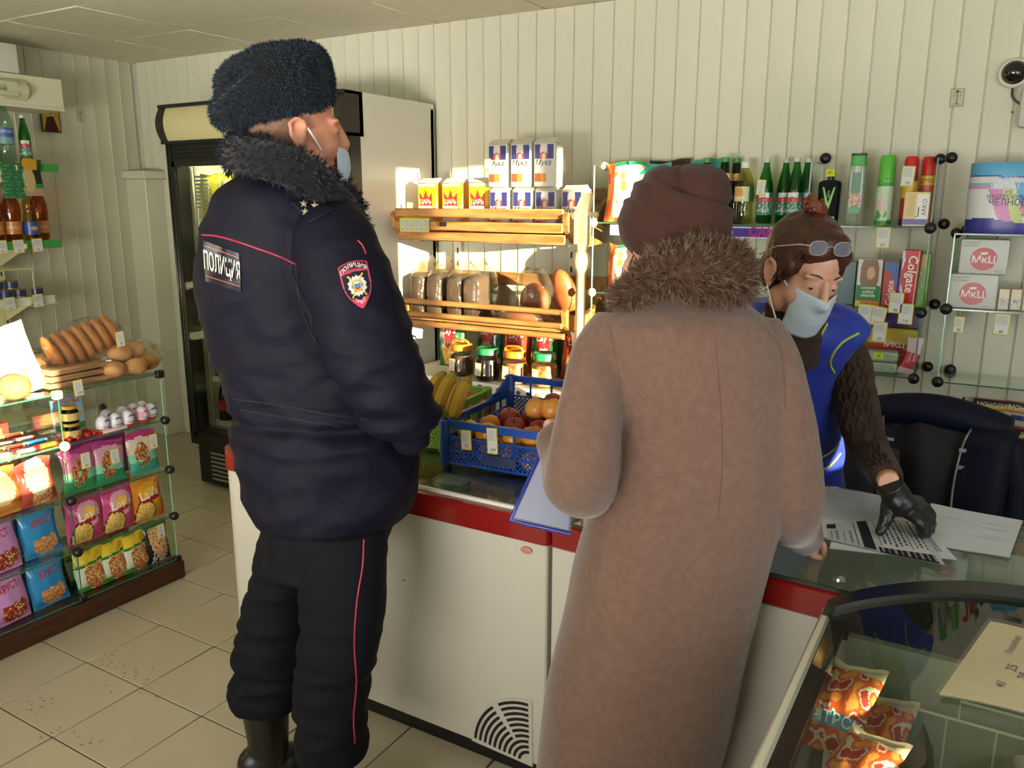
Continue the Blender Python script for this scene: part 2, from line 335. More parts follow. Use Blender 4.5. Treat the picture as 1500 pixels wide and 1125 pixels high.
# ---- fridge: glass door cooler against the back wall
def build_fridge():
    x0, x1, y0, y1 = -3.885, -2.60, 2.925, 3.60
    t = thing('display_fridge', 'tall black glass door drinks fridge with a cream light box header, behind the officer', 'fridge', ((x0+x1)/2, (y0+y1)/2, 0))
    t_in = Matrix.Translation((-(x0+x1)/2, -(y0+y1)/2, 0))
    def P(mb, n, m, par=t, sm=40): mb2 = mb; return mb2.build(n, m, par, sm)
    def N():
        mb = MB(); mb.M = t_in; return mb
    # cabinet: white outside, hollow inside
    mb = N(); mb.box(x1-.045, x1, y0+.09, y1, .24, 2.088, ch=.004); mb.box(x0, x0+.045, y0+.09, y1, .24, 2.06, ch=.004)
    mb.box(x0, x1, y1-.03, y1, .24, 2.06); mb.box(x0+.01, x1-.01, y0+.09, y1, 1.98, 2.06); mb.box(x0, x1, y0+.09, y1, .24, .30)
    P(mb, 'cabinet', white_en)
    mb = N(); mb.box(x0+.045, x1-.045, y0+.1, y0+.12, 1.86, 1.98); mb.box(x0+.045, x1-.045, y1-.04, y1-.03, .3, 1.98)
    P(mb, 'inner_liner', mat('fridge_liner', '#b5b3a6', rough=0.5))
    mb = N()   # black front frame
    mb.box(x0, x0+.075, y0+.02, y0+.10, .24, 1.90, ch=.004); mb.box(x1-.075, x1, y0+.02, y0+.10, .24, 1.90, ch=.004)
    mb.box(x0+.075, x1-.075, y0+.02, y0+.10, .24, .33); mb.box(x0+.075, x1-.075, y0+.02, y0+.10, 1.80, 1.90)
    P(mb, 'frame', black_pl)
    mb = N()   # ribs along the frame posts and under the header
    for xx in (x0+.018, x0+.038, x1-.066, x1-.046, x1-.026, x1-.008): mb.box(xx-.006, xx+.006, y0+.01, y0+.022, .30, 1.89, ch=.002)
    for zz in (1.83, 1.85, 1.87): mb.box(x0+.08, x1-.08, y0+.010, y0+.022, zz-.005, zz+.005, ch=.002)
    P(mb, 'frame_rib', mat('black_satin', '#191816', rough=0.25, spec=0.7))
    for s in (0, 1):
        mid = (x0+x1)/2; a, b = ((x0+.06, mid) if s == 0 else (mid, x1-.06))
        mb = N(); mb.box(a, a+.022, y0+.002, y0+.012, .30, 1.80); mb.box(b-.022, b, y0+.002, y0+.012, .30, 1.80)
        mb.box(a, b, y0+.002, y0+.012, .30, .325); mb.box(a, b, y0+.002, y0+.012, 1.775, 1.80)
        d = P(mb, 'door', mat('door_rail', '#2c2b29', rough=0.3, metal=0.5))
        mb = N(); mb.box(a+.02, b-.02, y0+.004, y0+.008, .32, 1.78); P(mb, 'pane', clear('fridge_glass', '#eef0e6', rough=0.03, gloss=0.55), d, 0)
    # header light box, bowed front
    mb = N(); h = lambda u, v: (x0+.03+u*(x1-x0-.06), y0+.02-.035*math.sin(PI*(.12+.76*v)), 1.905+.165*v)
    mb.grid(1, 12, h); P(mb, 'light_box', mat('header_cream', '#b9b183', rough=0.35, spec=0.4))
    for xx in (x0, x1-.045):
        sec = [(y0+.02-.05*math.sin(PI*(.08+.84*v)), 1.89+.195*v) for v in np.linspace(0, 1, 12)]
        mb = N(); mb.prism([(xx, y, z) for y, z in sec]+[(xx, y0+.12, 2.085), (xx, y0+.12, 1.89)], (.045, 0, 0)); P(mb, 'header_cheek', mat('header_cheek', '#26211d', rough=0.4))
    mb = N(); mb.box(x0, x1, y0-.01, y0+.12, 2.07, 2.088, ch=.003); mb.box(x0, x1, y0-.005, y0+.1, 1.89, 1.905); P(mb, 'header_rim', black_pl)
    # base with vent slots
    mb = N(); mb.box(x0+.06, x1-.06, y0+.02, y1-.05, .02, .24, ch=.004); P(mb, 'base', black_pl)
    for k in range(7):
        z = .055+.025*k
        mb = N(); mb.box(x0+.17, x1-.34, y0+.012, y0+.022, z, z+.008); P(mb, 'vent_slat', mat('vent_grey', '#8d8a80', rough=0.5))
    for k, z in enumerate((.36, .62, .84, 1.085, 1.50)):
        mb = N()
        for q in range(26): mb.box(x0+.062+.0445*q, x0+.068+.0445*q, y0+.14, y1-.05, z-.006, z)
        mb.box(x0+.06, x1-.06, y0+.135, y0+.14, z-.028, z+.004)
        mb.box(x0+.06, x1-.05, y1-.055, y1-.05, z-.01, z+.004); sh_ = P(mb, 'shelf', mat('fridge_shelf', '#c9c6bc', rough=0.4))
    mb = N(); mb.box(x0+.06, x1-.3, y0+.128, y0+.134, 1.385, 1.415); P(mb, 'green_shelf_strip', mat('green_strip', '#3f9a45', rough=0.4))
    mb = N(); [mb.box(x0+.062+.0445*q, x0+.068+.0445*q, y0+.14, y1-.05, 1.262, 1.268) for q in range(22)]; mb.box(x0+.06, x1-.3, y0+.135, y0+.14, 1.255, 1.27); P(mb, 'shelf', MATS['fridge_shelf'])
    mb = N(); mb.box(x0+.075, x0+.085, y0+.125, y0+.14, .34, 1.78)
    for k in range(9): mb.box(x0+.085, x0+.19, y0+.12, y0+.124, 1.56+.02*k, 1.571+.02*k, '#b9bdb4')
    P(mb, 'side_rail', mat('rail_grey', '#a8a89c', rough=0.4))
    d = bpy.data.lights.new('fridge_tube', 'AREA'); d.shape = 'RECTANGLE'; d.size = .9; d.size_y = .04; d.energy = 14.0; d.color = (1, .95, .7)
    o = bpy.data.objects.new('fridge_tube', d); COL.objects.link(o); o.location = ((x0+x1)/2, y0+.16, 1.84); o.rotation_euler = (.5, 0, 0)
    return t
fridge = build_fridge()
# ---- chest freezer with a red rim (left half of the counter)
FX0, FX1, FY0, FY1, CT = -2.19, -.935, 1.765, 2.425, .80
def build_freezer():
    t = thing('chest_freezer', 'white chest freezer with a red rim and glass top in front of the officer', 'freezer', (FX0, FY0, 0))
    N = lambda: setattr(mb := MB(), 'M', Matrix.Translation((-FX0, -FY0, 0))) or mb
    def shell(mb, z0, z1, e, inner=True):   # rounded rectangular tub wall
        r = .06; pts = []
        for cx, cy, a in ((FX1-.01, FY1-r, 0), (FX0+r, FY1-r, PI/2), (FX0+r, FY0+r, PI), (FX1-.01, FY0+.0, 1.5*PI)):
            rr = r if cx < FX1-.1 else .01
            cy2 = cy if rr == r else (FY1-.01 if a == 0 else FY0+.01)
            for q in np.linspace(a, a+PI/2, 7): pts.append((cx+(rr+e)*math.cos(q), cy2+(rr+e)*math.sin(q)))
        a = np.array(pts); c = np.array([(FX0+FX1)/2, (FY0+FY1)/2])
        b = c+(a-c)*np.array([(FX1-FX0-.12)/(FX1-FX0), (FY1-FY0-.12)/(FY1-FY0)])
        r4 = [np.c_[p, np.full(len(p), z)] for p, z in ((a, z0), (a, z1), (b, z1), (b, z0))]; r4.append(r4[0]); mb.rings(r4, caps=False)
    mb = N(); shell(mb, .055, .722, 0); body = mb.build('body', mat('freezer_enamel', '#b9b4a8', rough=.22, spec=.5), t, 30)  # darker copy of the white enamel, front shade put into its colour
    mb = N(); mb.box(FX0+.06, FX1-.06, FY0+.06, FY1-.06, .2, .24); mb.build('inner_floor', mat('freezer_inside', '#9d9f92', rough=0.5), t)
    mb = N(); mb.box(FX0+.02, FX1, FY0+.015, FY1-.02, 0.0, .055); mb.build('plinth', black_pl, t)
    mb = N(); shell(mb, .72, .79, .006); mb.build('rim', red_en, t, 30)
    mb = N()
    for (a, b, c, d) in ((FX0+.035, FX1-.03, FY0+.022, FY0+.036), (FX0+.035, FX1-.03, FY1-.05, FY1-.035), (FX0+.035, FX0+.05, FY0+.03, FY1-.04)): mb.box(a, b, c, d, .785, .799, ch=.003)
    mb.build('lid_frame', white_pl, t)
    mb = N(); mb.box(FX0+.045, (FX0+FX1)/2+.03, FY0+.03, FY1-.045, .784, .788); mb.build('glass_lid', glass, t, 0)
    mb = N(); mb.box((FX0+FX1)/2-.03, FX1-.03, FY0+.03, FY1-.045, .791, .796); mb.build('glass_lid', glass, t, 0)
    # quarter-fan vent with arc slots
    cx, cz, y = -.972, .045, FY0
    mb = N(); pts = [(cx, y-.004, cz)]+[(cx-.205*math.cos(a), y-.004, cz+.205*math.sin(a)) for a in np.linspace(.04, PI/2-.02, 20)]
    mb.prism(pts, (0, .01, 0)); v = mb.build('vent_grille', MATS['freezer_enamel'], t, 30)
    mb = N()
    for k in range(10):
        r = .035+.0165*k
        for a0, a1 in (((.1, PI/2-.08),) if k < 3 else ((.08, .84), (.97, PI/2-.04))):
            aa = np.linspace(a0, a1, 9); P = [(cx-.008-(r+.0045)*math.cos(a), y-.0055, cz+.008+(r+.0045)*math.sin(a)) for a in aa]+[(cx-.008-(r-.0045)*math.cos(a), y-.0055, cz+.008+(r-.0045)*math.sin(a)) for a in aa[::-1]]
            for i in range(8): mb.add([P[i], P[i+1], P[16-i], P[17-i]], [(0, 1, 2, 3)])
    mb.build('vent_slot', mat('slot_dark', '#14110d', rough=0.9), v, 0)
    mb = N(); mb.lathe([(.017, 0), (.017, .003), (.013, .004)], 20, ex=1.0, ey=.55); g = mb.build('badge', mat('pink_badge', '#b9786a', rough=0.4), t); g.location = (-.996-FX0, -.0035, .695); g.rotation_euler = (PI/2, 0, 0); 
    g.data.transform(Matrix.Translation((FX0, FY0, 0)))
    mb = N(); mb.box(-1.66, -1.638, y-.0025, y, .42, .425); mb.box(-1.42, -1.412, y-.002, y, .50, .503); tag(mb.build('scratch', mat('scratch_dark', '#4a4334', rough=.9), t, 0), kind='stuff')
    return t
freezer = build_freezer()
# ---- second counter: glass topped display counter, same red band, turned slightly
CANG = math.radians(-3.0); CORG = Vector((-.922, 1.765, 0))
def CW(x, y, z): return CORG + Matrix.Rotation(CANG, 3, 'Z') @ Vector((x, y, z))
def build_counter():
    t = thing('display_counter', 'white counter with a red band and glass top where the papers lie', 'counter', CORG, CANG)
    L, D = 2.3, .665
    mb = MB(); mb.box(0, L, 0, .03, .05, .722, ch=.003); mb.box(0, .03, .03, D, .05, .78, ch=.003); mb.box(L-.03, L, .03, D, .05, .78); mb.box(0, L, D-.03, D, .05, .70); mb.build('body', MATS['freezer_enamel'], t)
    mb = MB(); mb.box(.01, L-.01, .02, D-.02, 0, .05); mb.build('plinth', black_pl, t)
    mb = MB(); mb.box(0, L, -.008, .024, .72, .79, ch=.006); mb.build('front_band', red_en, t)
    mb = MB(); mb.box(0, L, D-.028, D, .72, .80, ch=.004); mb.build('back_band', red_en, t)
    mb = MB(); mb.box(0, L, D-.055, D-.03, .77, .795); mb.build('back_rail', mat('rail_dark', '#24231f', rough=.4), t)
    mb = MB(); mb.box(.005, L, -.002, D-.05, .792, .800); mb.build('glass_top', glass, t, 0)
    mb = MB(); mb.box(.005, L, -.006, -.002, .791, .800); mb.build('glass_edge', mat('edge_dark', '#2f332b', rough=.25), t, 0)
    mb = MB(); mb.box(.03, L-.03, .03, D-.03, .50, .506); mb.build('inner_shelf', mat('inner_shelf', '#b4b7aa', rough=.5), t)
    mb = MB(); mb.lathe([(.012, 0), (.014, .004), (.012, .010), (.006, .013)], 16); mb.build('lock', steel, t, loc=(.70, .035, .80))
    return t
counter = build_counter()
# ---- ice cream freezer with a curved glass top, bottom right of the picture
IX0, IX1, IY0, IY1 = -.225, .49, .1, 1.655
def build_ice():
    t = thing('ice_cream_freezer', 'ice cream freezer with a curved glass top and black end rim in the right foreground', 'freezer', (IX0, IY1, 0))
    N = lambda: setattr(mb := MB(), 'M', Matrix.Translation((-IX0, -IY1, 0))) or mb
    zt = .79; arch = lambda u: zt+.115*math.sin(PI*min(max(u, 0), 1))**.8 if 0 < u < 1 else zt
    mb = N(); mb.box(IX0, IX0+.02, IY0, IY1, .08, .76, ch=.006); mb.box(IX1-.05, IX1, IY0, IY1, .08, .76, ch=.01); mb.box(IX0+.05, IX1-.05, IY1-.05, IY1, .08, .76); mb.box(IX0+.05, IX1-.05, IY0, IY0+.05, .08, .76); mb.box(IX0+.05, IX1-.05, IY0+.05, IY1-.05, .08, .22)
    mb.build('body', mat('ice_freezer_body', '#8d9284', rough=.4), t)
    mb = N(); mb.box(IX0+.03, IX1-.03, IY0+.03, IY1-.03, 0, .08); mb.build('plinth', black_pl, t)
    mb = N(); mb.box(IX0-.006, IX0+.014, IY0, IY1-.01, .76, .795, ch=.005); mb.box(IX1-.014, IX1+.006, IY0, IY1-.01, .76, .795, ch=.005); mb.build('side_rim', mat('cream_rim', '#c9c6b8', rough=.35), t)
    mb = N(); mb.box(IX0+.014, IX0+.044, IY0, IY1-.01, .765, .79, ch=.003); mb.box(IX1-.05, IX1-.014, IY0, IY1-.01, .765, .79, ch=.003); mb.build('lid_rail', dark_steel, t)
    us = np.linspace(0, 1, 25)
    def rim(y0, y1, lo, hi, n, m):
        mb = N(); A = [(IX0+.0+u*(IX1-IX0), arch(u)) for u in us]
        r = [[(x, y0, z-lo), (x, y1, z-lo), (x, y1, z+hi), (x, y0, z+hi)] for x, z in A]
        r = [q+[q[0]] for q in r]; mb.rings(r, caps=False, closed=False); mb.build(n, m, t, 50)
    rim(IY1-.055, IY1+.004, .03, .012, 'end_rim', mat('rim_black', '#10150f', rough=.28, spec=.6)); rim(IY0, IY0+.05, .03, .012, 'end_rim', MATS['rim_black'])
    mb = N(); mb.prism([(IX0+.02, IY1-.03, .74)]+[(IX0+u*(IX1-IX0), IY1-.03, arch(u)-.02) for u in us[1:-1]]+[(IX1-.02, IY1-.03, .74)], (0, .02, 0)); mb.build('end_panel', MATS['rim_black'], t)
    mb = N(); mb.grid(24, 1, lambda u, v: (IX0+.02+u*(IX1-IX0-.04), IY0+.05+v*(IY1-IY0-.10), arch(.02+.96*u)+.004)); mb.build('curved_glass', clear('curved_glass', '#d5dbcb', gloss=.95, ior=1.6), t, 60)
    wire = mat('wire_basket_coating', '#c5c6b6', rough=.4)
    for k, (ya, yb) in enumerate(((1.14, 1.58), (.62, 1.10))):
        mb = N(); a, b = IX0+.075, IX1-.075
        for z in (.66, .52, .40):
            mb.tube([(a, ya, z), (b, ya, z), (b, yb, z), (a, yb, z)], .0032, 6, closed=True)
        for q in np.linspace(a, b, 8):
            mb.tube([(q, ya, .66), (q, ya, .40), (q, yb, .40), (q, yb, .66)], .002, 5)
        for q in np.linspace(ya, yb, 7): mb.tube([(a, q, .66), (a, q, .40), (b, q, .40), (b, q, .66)], .002, 5)
        for yy in (ya, yb): mb.tube([(a+.18, yy, .66), (a+.18, yy, .70), (a+.34, yy, .70), (a+.34, yy, .66)], .003, 6)
        mb.build('wire_basket', wire, t)
    return t
ice = build_ice()
# ---- glass cube stand on a brown plinth, left
def connector(mb, p, r=.017, ax='x'): 
    mb.ball(p, (r, r, r), 12, 8); 
def build_stand():
    X, ys, zs = -2.92, (.38, .81, 1.235, 1.663, 2.095), (.085, .284, .492, .708, .905)
    X2 = X-.42
    t = thing('glass_cube_stand', 'glass cube stand on a brown wooden plinth full of snacks, left foreground', 'display stand', (X, ys[-1], 0))
    N = lambda: setattr(mb := MB(), 'M', Matrix.Translation((-X, -ys[-1], 0))) or mb
    mb = N(); mb.box(X2-.03, X+.02, ys[0]-.2, ys[-1]+.02, 0, .078, ch=.006); mb.build('plinth', dark_wood, t)
    for k, z in enumerate(zs):
        for i in range(4):
            mb = N(); mb.box(X2, X-.002, ys[i]+.003, ys[i+1]-.003, z-.0025, z+.0025); s = mb.build('glass_shelf', glass, t, 0)
            mb = N(); mb.box(X-.002, X, ys[i]+.003, ys[i+1]-.003, z-.0028, z+.0028); mb.build('shelf_edge', glass_green, s, 0)
    for i, y in enumerate(ys):
        for k in range(4):
            mb = N(); mb.box(X2, X-.003, y-.002, y+.002, zs[k]+.004, zs[k+1]-.004); s = mb.build('glass_upright', glass, t, 0)
            mb = N(); mb.box(X-.003, X-.001, y-.002, y+.002, zs[k]+.004, zs[k+1]-.004); mb.build('upright_edge', mat('edge_pale', '#9fd0b4', rough=.2) if i == 4 else glass_green, s, 0)
        for k, z in enumerate(zs):
            mb = N()
            if k == 4 or k == 0: mb.box(X-.018, X+.008, y-.016, y+.016, z-.018, z+.014, ch=.003)
            else:
                mb.ball((X+.004, y, z), (.020, .019, .019), 14, 10); mb.cyl((X-.02, y, z), (X+.004, y, z), .009, 10)
            pale = (i <= 3 and k in (3, 4)) and i != 4
            mb.build('connector', mat('pale_connector', '#b9b59c', rough=.35) if pale else black_pl, t)
        for k, z in enumerate(zs[1:4]):
            mb = N(); mb.ball((X2, y, z), .017, 10, 8); mb.build('connector', black_pl, t)
    return t
stand = build_stand()
# ---- white gondola shelving with a lamp canopy on the left wall
def build_gondola():
    t = thing('wall_gondola', 'white metal shelving with green price strips and a lamp canopy on the left wall', 'shelving', (-5.0, 2.2, 0))
    N = lambda: setattr(mb := MB(), 'M', Matrix.Translation((5.0, -2.2, 0))) or mb
    mt = mat('gondola_cream', '#d6d0a4', rough=.45)
    for y in (1.1, 1.85, 2.60):
        mb = N(); mb.box(-5.045, -4.99, y-.02, y+.02, 0, 2.2); mb.build('upright', mt, t)
        mb = N()
        for k in range(26): mb.box(-4.991, -4.9885, y-.004, y+.004, .4+.07*k, .425+.07*k)
        tag(mb.build('slot', mat('slot_black', '#15130f', rough=.9), t, 0), kind='stuff')
    for z, ye, xe in ((1.80, 2.83, -4.72), (1.375, 2.80, -4.72), (1.06, 2.72, -4.74), (.72, 2.72, -4.7), (.36, 2.72, -4.7)):
        mb = N(); mb.box(-5.02, xe, 1.0, ye, z-.012, z, ch=.002)
        for y in (1.85, 2.60): mb.prism([(-4.99, y-.004, z-.012), (xe+.03, y-.004, z-.012), (xe+.03, y-.004, z-.035), (-4.99, y-.004, z-.15)], (0, .008, 0))
        sh = mb.build('shelf', mt, t)
        if z > 1.3:
            mb = N(); mb.box(xe, xe+.004, 1.0, ye+.02, z-.042, z+.002); mb.build('green_strip', mat('green_strip', '#3f9a45', rough=0.4), sh, 0)
        else:
            mb = N(); mb.box(xe, xe+.004, 1.0, ye+.03, z-.045, z+.002); mb.box(xe-.001, xe+.03, 1.0, ye+.03, z-.047, z-.042); mb.build('clear_strip', mat('pale_strip', '#d9dcc8', rough=.25), sh, 0)
    mb = N()   # small wire rack above the tins
    for y in np.linspace(1.1, 2.6, 16): mb.tube([(-5.0, y, 1.215), (-4.76, y, 1.222)], .003, 5)
    for x in np.linspace(-4.98, -4.76, 5): mb.tube([(x, 1.05, 1.22), (x, 2.65, 1.22)], .003, 5)
    mb.tube([(-4.76, 2.65, 1.22), (-4.76, 2.655, 1.06)], .003, 6); mb.build('wire_rack', mt, t)
    mb = N()   # canopy: board with two tubes behind a bowed reflector
    mb.box(-4.74, -4.73, .9, 2.935, 2.115, 2.275, ch=.003); mb.box(-5.0, -4.73, .9, 2.935, 2.10, 2.116); c = mb.build('lamp_canopy', mat('canopy_cream', '#d9d5b8', rough=.5), t)
    for z in (2.165, 2.215):
        mb = N(); mb.cyl((-4.705, 1.0, z), (-4.705, 2.66, z), .017, 12); mb.build('tube', mat('lamp_tube', '#c9c8ac', rough=.3), c)
    mb = N(); mb.grid(8, 1, lambda u, v: (-4.728+.04*math.sin(PI*u), 2.60+v*.12, 2.135+u*.115)); mb.grid(1, 1, lambda u, v: (-4.727, 2.6+v*.12, 2.135+u*.115)); mb.build('lamp_holder', mat('holder_cream', '#cdc8a2', rough=.5), c)
    mb = N(); mb.box(-5.04, -4.74, 1.0, 2.71, 2.276, 2.43, ch=.01); mb.build('canopy_box', white_pl, c)
    return t
gondola = build_gondola()
# ---- pine bread rack on the back wall
RXL, RXR = -2.565, -1.60
def side_board(mb, x, z, th=.022, d=.40, h=.15, yb=3.60):
    # curved end board of a tray: high at the wall, scooped, rising to a lip in front
    pr = [(yb, z+h+.03), (yb, z-.03), (yb-d*.5, z-.04), (yb-d*.85, z-.02), (yb-d-.01, z+.035), (yb-d-.025, z+.10), (yb-d-.005, z+.115), (yb-d+.03, z+.085), (yb-d*.6, z+.06), (yb-d*.3, z+.09)]
    mb.prism([(x, y, zz) for y, zz in pr], (th, 0, 0))
def build_rack():
    t = thing('bread_rack', 'pine bread rack with two slatted trays of flour and bread on the back wall', 'rack', (-2.1, 3.6, 0))
    N = lambda: setattr(mb := MB(), 'M', Matrix.Translation((2.1, -3.6, 0))) or mb
    for z in (1.44, 1.025):
        for x in (RXL, RXR-.03):
            mb = N(); side_board(mb, x, z); mb.build('side_board', wood, t, 20)
        for (y, zz, r) in ((3.19, z+.105, .013), (3.185, z+.045, .013), (3.21, z-.005, .014)):
            if z > 1.2: 
                mb = N(); mb.box(RXL+.02, RXR-.03, y-.006, y+.008, zz-.02, zz+.022, ch=.005); mb.build('front_slat', wood, t)
            else:
                mb = N(); mb.cyl((RXL+.02, y, zz-.008), (RXR-.03, y, zz-.008), r, 12); mb.build('front_rod', wood, t)
        for k in range(7):
            y = 3.245+.052*k; mb = N(); mb.box(RXL+.02, RXR-.03, y-.019, y+.019, z+.002, z+.014, ch=.003); mb.build('tray_slat', wood, t)
        mb = N(); mb.box(RXL, RXR-.005, 3.605, 3.625, z+.16, z+.22, ch=.003); mb.build('back_rail', wood, t)
    for x in (-2.47, -1.80):
        mb = N(); mb.box(x-.02, x+.02, 3.612, 3.634, .3, 1.6); u = mb.build('wall_track', mat('track_white', '#cfccbb', rough=.4), t)
        mb = N()
        for k in range(18): mb.box(x-.004, x+.004, 3.6105, 3.613, .35+.07*k, .38+.07*k)
        tag(mb.build('slot', MATS['slot_black'], u, 0), kind='stuff')
    return t
rack = build_rack()
# turned post with a wooden finial at the right end of the rack
mb = MB(); mb.lathe([(.030, 0), (.030, .02), (.022, .03), (.021, .53), (.025, .54), (.037, .56), (.041, .585), (.037, .61), (.024, .63), (.027, .64), (.030, .66)], 16)
mb.box(-.030, .030, -.022, .022, .655, .80, ch=.004); mb.prism([(-.03, -.018, .79), (.03, -.018, .79), (.046, -.018, .875), (.008, -.018, .875)], (0, .036, 0)); mb.box(.02, .075, -.01, .01, .775, .795, ch=.004)
o = mb.build('turned_post', mat('pale_wood', '#dcc8a6', rough=.5, vary=(5, '#cbb084', (9, 9, 1))), None, 40, (-1.555, 3.215, .762)); tag(o, 'pale turned wooden post at the right end of the bread rack', 'post')
# ---- lower glossy white shelf below the bread rack
mb = MB(); mb.box(-2.55, -1.30, 3.17, 3.60, .745, .762, ch=.003)
t = thing('wall_shelf', 'white wall shelf with a patterned front edge below the bread rack', 'shelf', (0, 0, 0)); mb.build('board', white_pl, t)
mb = MB(); mb.box(-2.55, -1.30, 3.164, 3.17, .715, .765)
rr = random.Random(3)
for k in range(24):
    x = -2.52+.0525*k; q = rr.uniform(.012, .02); c = rr.choice(['#4a4238', '#a39c8c', '#6d6456'])
    mb.poly([(x+q*math.cos(a), 3.1632, .74+.8*q*math.sin(a)) for a in np.linspace(0, 2*PI, 11)[:-1]], c)
mb.build('patterned_edge', PAPER, t, 0)
mb = MB(); mb.box(-2.54, -1.32, 3.25, 3.60, .36, .372); mb.build('lower_board', white_pl, t)
for x in (-2.5, -1.95, -1.42):
    mb = MB(); mb.box(x-.012, x+.012, 3.58, 3.63, .2, .75); mb.build('bracket', MATS['track_white'], t)
# ================================================================ goods: builders
FILM = clear('clear_film', '#f3efe6', rough=.12, bump=(45, .6, .004), haze=.05, haze_col='#d8c8b0')
def sd_band(v, a, b): return a <= v < b
def bag_mesh(name, w, h, t, paint, texts=(), nx=22, ny=30, seed=0, back='#c8b8a0', m=FOIL, crimp=.045, sag=0.0):
    """pillow bag: foot at z=0, front towards -y; paint(u, v) gives its print"""
    rr = random.Random(seed); ph = [rr.uniform(0, 6.28) for _ in range(8)]
    def prof(u, v):
        a = 2*u-1; e = max(0.0, 1-abs(a)**2.6)**.55; q = min(v, 1-v); q = min(1.0, max(0, q-crimp)/.33); q = math.sin(q*PI/2)**.8
        wr = 1+.05*math.sin(9*u+ph[0])*math.sin(7*v+ph[1])+.035*math.sin(17*u+5*v+ph[2]) 
        return t/2*e*q*wr*(1+sag*(0.5-v))+.0006
    def wid(u, v):
        q = min(v, 1-v); k = 1-.05*math.sin(min(1, q/.3)*PI/2)
        return (u-.5)*w*k+.004*math.sin(6*v+ph[3])
    def hz(u, v): return v*h+(.006*math.sin(5*u+ph[4]) if v > .9 else 0)+.0015*math.sin(14*u+ph[5])*(1 if v > .85 else .3)
    def front(u, v): return (wid(u, v), -prof(u, v), hz(u, v))
    mb = MB(); mb.grid(nx, ny, front, lambda u, v: paint(u, v)); mb.grid(nx//2, ny//2, lambda u, v: (wid(1-u, v), prof(1-u, v), hz(1-u, v)), lambda u, v: back if not callable(back) else back(u, v))
    for tx in texts:
        s, cu, cv, size, c = tx[:5]; kw = tx[5] if len(tx) > 5 else {}
        def fn(x, z, cu=cu, cv=cv):
            u = cu+x/w; v = cv+z/h; p = front(min(max(u, 0.02), .98), min(max(v, 0.02), .98)); return (p[0], p[1]-.0016, p[2])
        mb.text(s, size, fn, c, **kw)
    return mb.mesh(name, m, 50)
def box_mesh(name, w, d, h, cols, paint=None, texts=(), nx=16, ny=24, m=PRINT, ch=.0015, side=None):
    """carton: foot at z=0, front -y at y=-d/2; cols = body colour"""
    mb = MB(); mb.box(-w/2, w/2, -d/2, d/2, 0, h, cols, ch=ch)
    if paint: mb.grid(nx, ny, lambda u, v: (-w/2+ch+u*(w-2*ch), -d/2-.0004, ch+v*(h-2*ch)), paint)
    if side: mb.grid(6, ny, lambda u, v: (w/2+.0004, -d/2+ch+u*(d-2*ch), ch+v*(h-2*ch)), side); mb.grid(6, ny, lambda u, v: (-w/2-.0004, d/2-ch-u*(d-2*ch), ch+v*(h-2*ch)), side)
    for tx in texts:
        s, cx, cz, size, c = tx[:5]; kw = tx[5] if len(tx) > 5 else {}
        mb.text(s, size, lambda x, z: (cx+x, -d/2-.0012, cz+z), c, **kw)
    return mb.mesh(name, m, 40)
def disc(u, v, cu, cv, r, asp=1.0): return ((u-cu)**2+((v-cv)*asp)**2) < r*r
def bottle(name, label, cat, prof, gm, capc, cap, lab=None, labcols=None, texts=(), group=None, liquid=None, n=22, ex=1.0, ey=1.0, fill=None):
    """prof: (r, z) outline; cap=(r, z0, z1); lab=(z0, z1) paper label; labcols(a, v) paints it"""
    t = thing(name, label, cat, group=group)
    MB().lathe(prof, n, ex=ex, ey=ey).build('body', gm, t, 60)
    if liquid:
        lm, top = liquid; P = [(max(r-.003, .002), z+.002) for r, z in prof if z <= top]; MB().lathe(P, n, ex=ex, ey=ey).build('contents', lm, t, 60)
    if cap: MB().lathe([(cap[0], cap[1]), (cap[0], cap[2]-.002), (cap[0]-.002, cap[2])], 18, ex=ex, ey=ey).build('cap', mat('cap_'+capc.strip('#'), capc, rough=.35), t, 40)
    if lab:
        R = max(np.interp(np.linspace(lab[0], lab[1], 9), [z for r, z in prof], [r for r, z in prof]))+.0008
        mb = MB(); mb.grid(36, 14, lambda u, v: (ex*R*math.sin(2*PI*(u-.5)), -ey*R*math.cos(2*PI*(u-.5)), lab[0]+v*(lab[1]-lab[0])), labcols)
        for tx in texts:
            s, dx, z, size, c = tx[:5]; kw = tx[5] if len(tx) > 5 else {}
            mb.text(s, size, lambda x, q: (ex*(R+.0012)*math.sin((x+dx)/R), -ey*(R+.0012)*math.cos((x+dx)/R), z+q), c, **kw)
        mb.build('label', PRINT, t, 60)
    return t
_tagm = {}
def price_tag(num, loc, rz, label, w=.036, h=.062, tilt=0.0, lean=0.0, yellow='#c9bd3c'):
    """paper price card in a yellow-rimmed holder; foot at z=0"""
    if num not in _tagm:
        mb = MB(); mb.box(-w/2, w/2, -.0008, .0008, 0, h, yellow); mb.box(-w/2+.003, w/2-.003, -.0014, -.0008, .004, h-.004, '#d6d6d0')
        for k in range(7): mb.box(-w/2+.006, w/2-.006-.003*(k % 3), -.0017, -.0014, h-.011-.0045*k, h-.0095-.0045*k, '#9a9c9e')
        mb.text(num, .014, lambda x, z: (x, -.0019, .0125+z), '#2c2f3a', bold=.01, shear=.2)
        _tagm[num] = mb.mesh('price_tag', PAPER, 0)
    o = put('price_tag', _tagm[num], None, tuple(loc)); o.rotation_euler = (lean, tilt, rz); return tag(o, label, 'price tag', 'price tags on the goods')
def place(o, loc, rz=0.0, rx=0.0, ry=0.0): o.location = tuple(loc); o.rotation_euler = (rx, ry, rz); return o
RX = PI/2   # goods turned to face the room from the left side
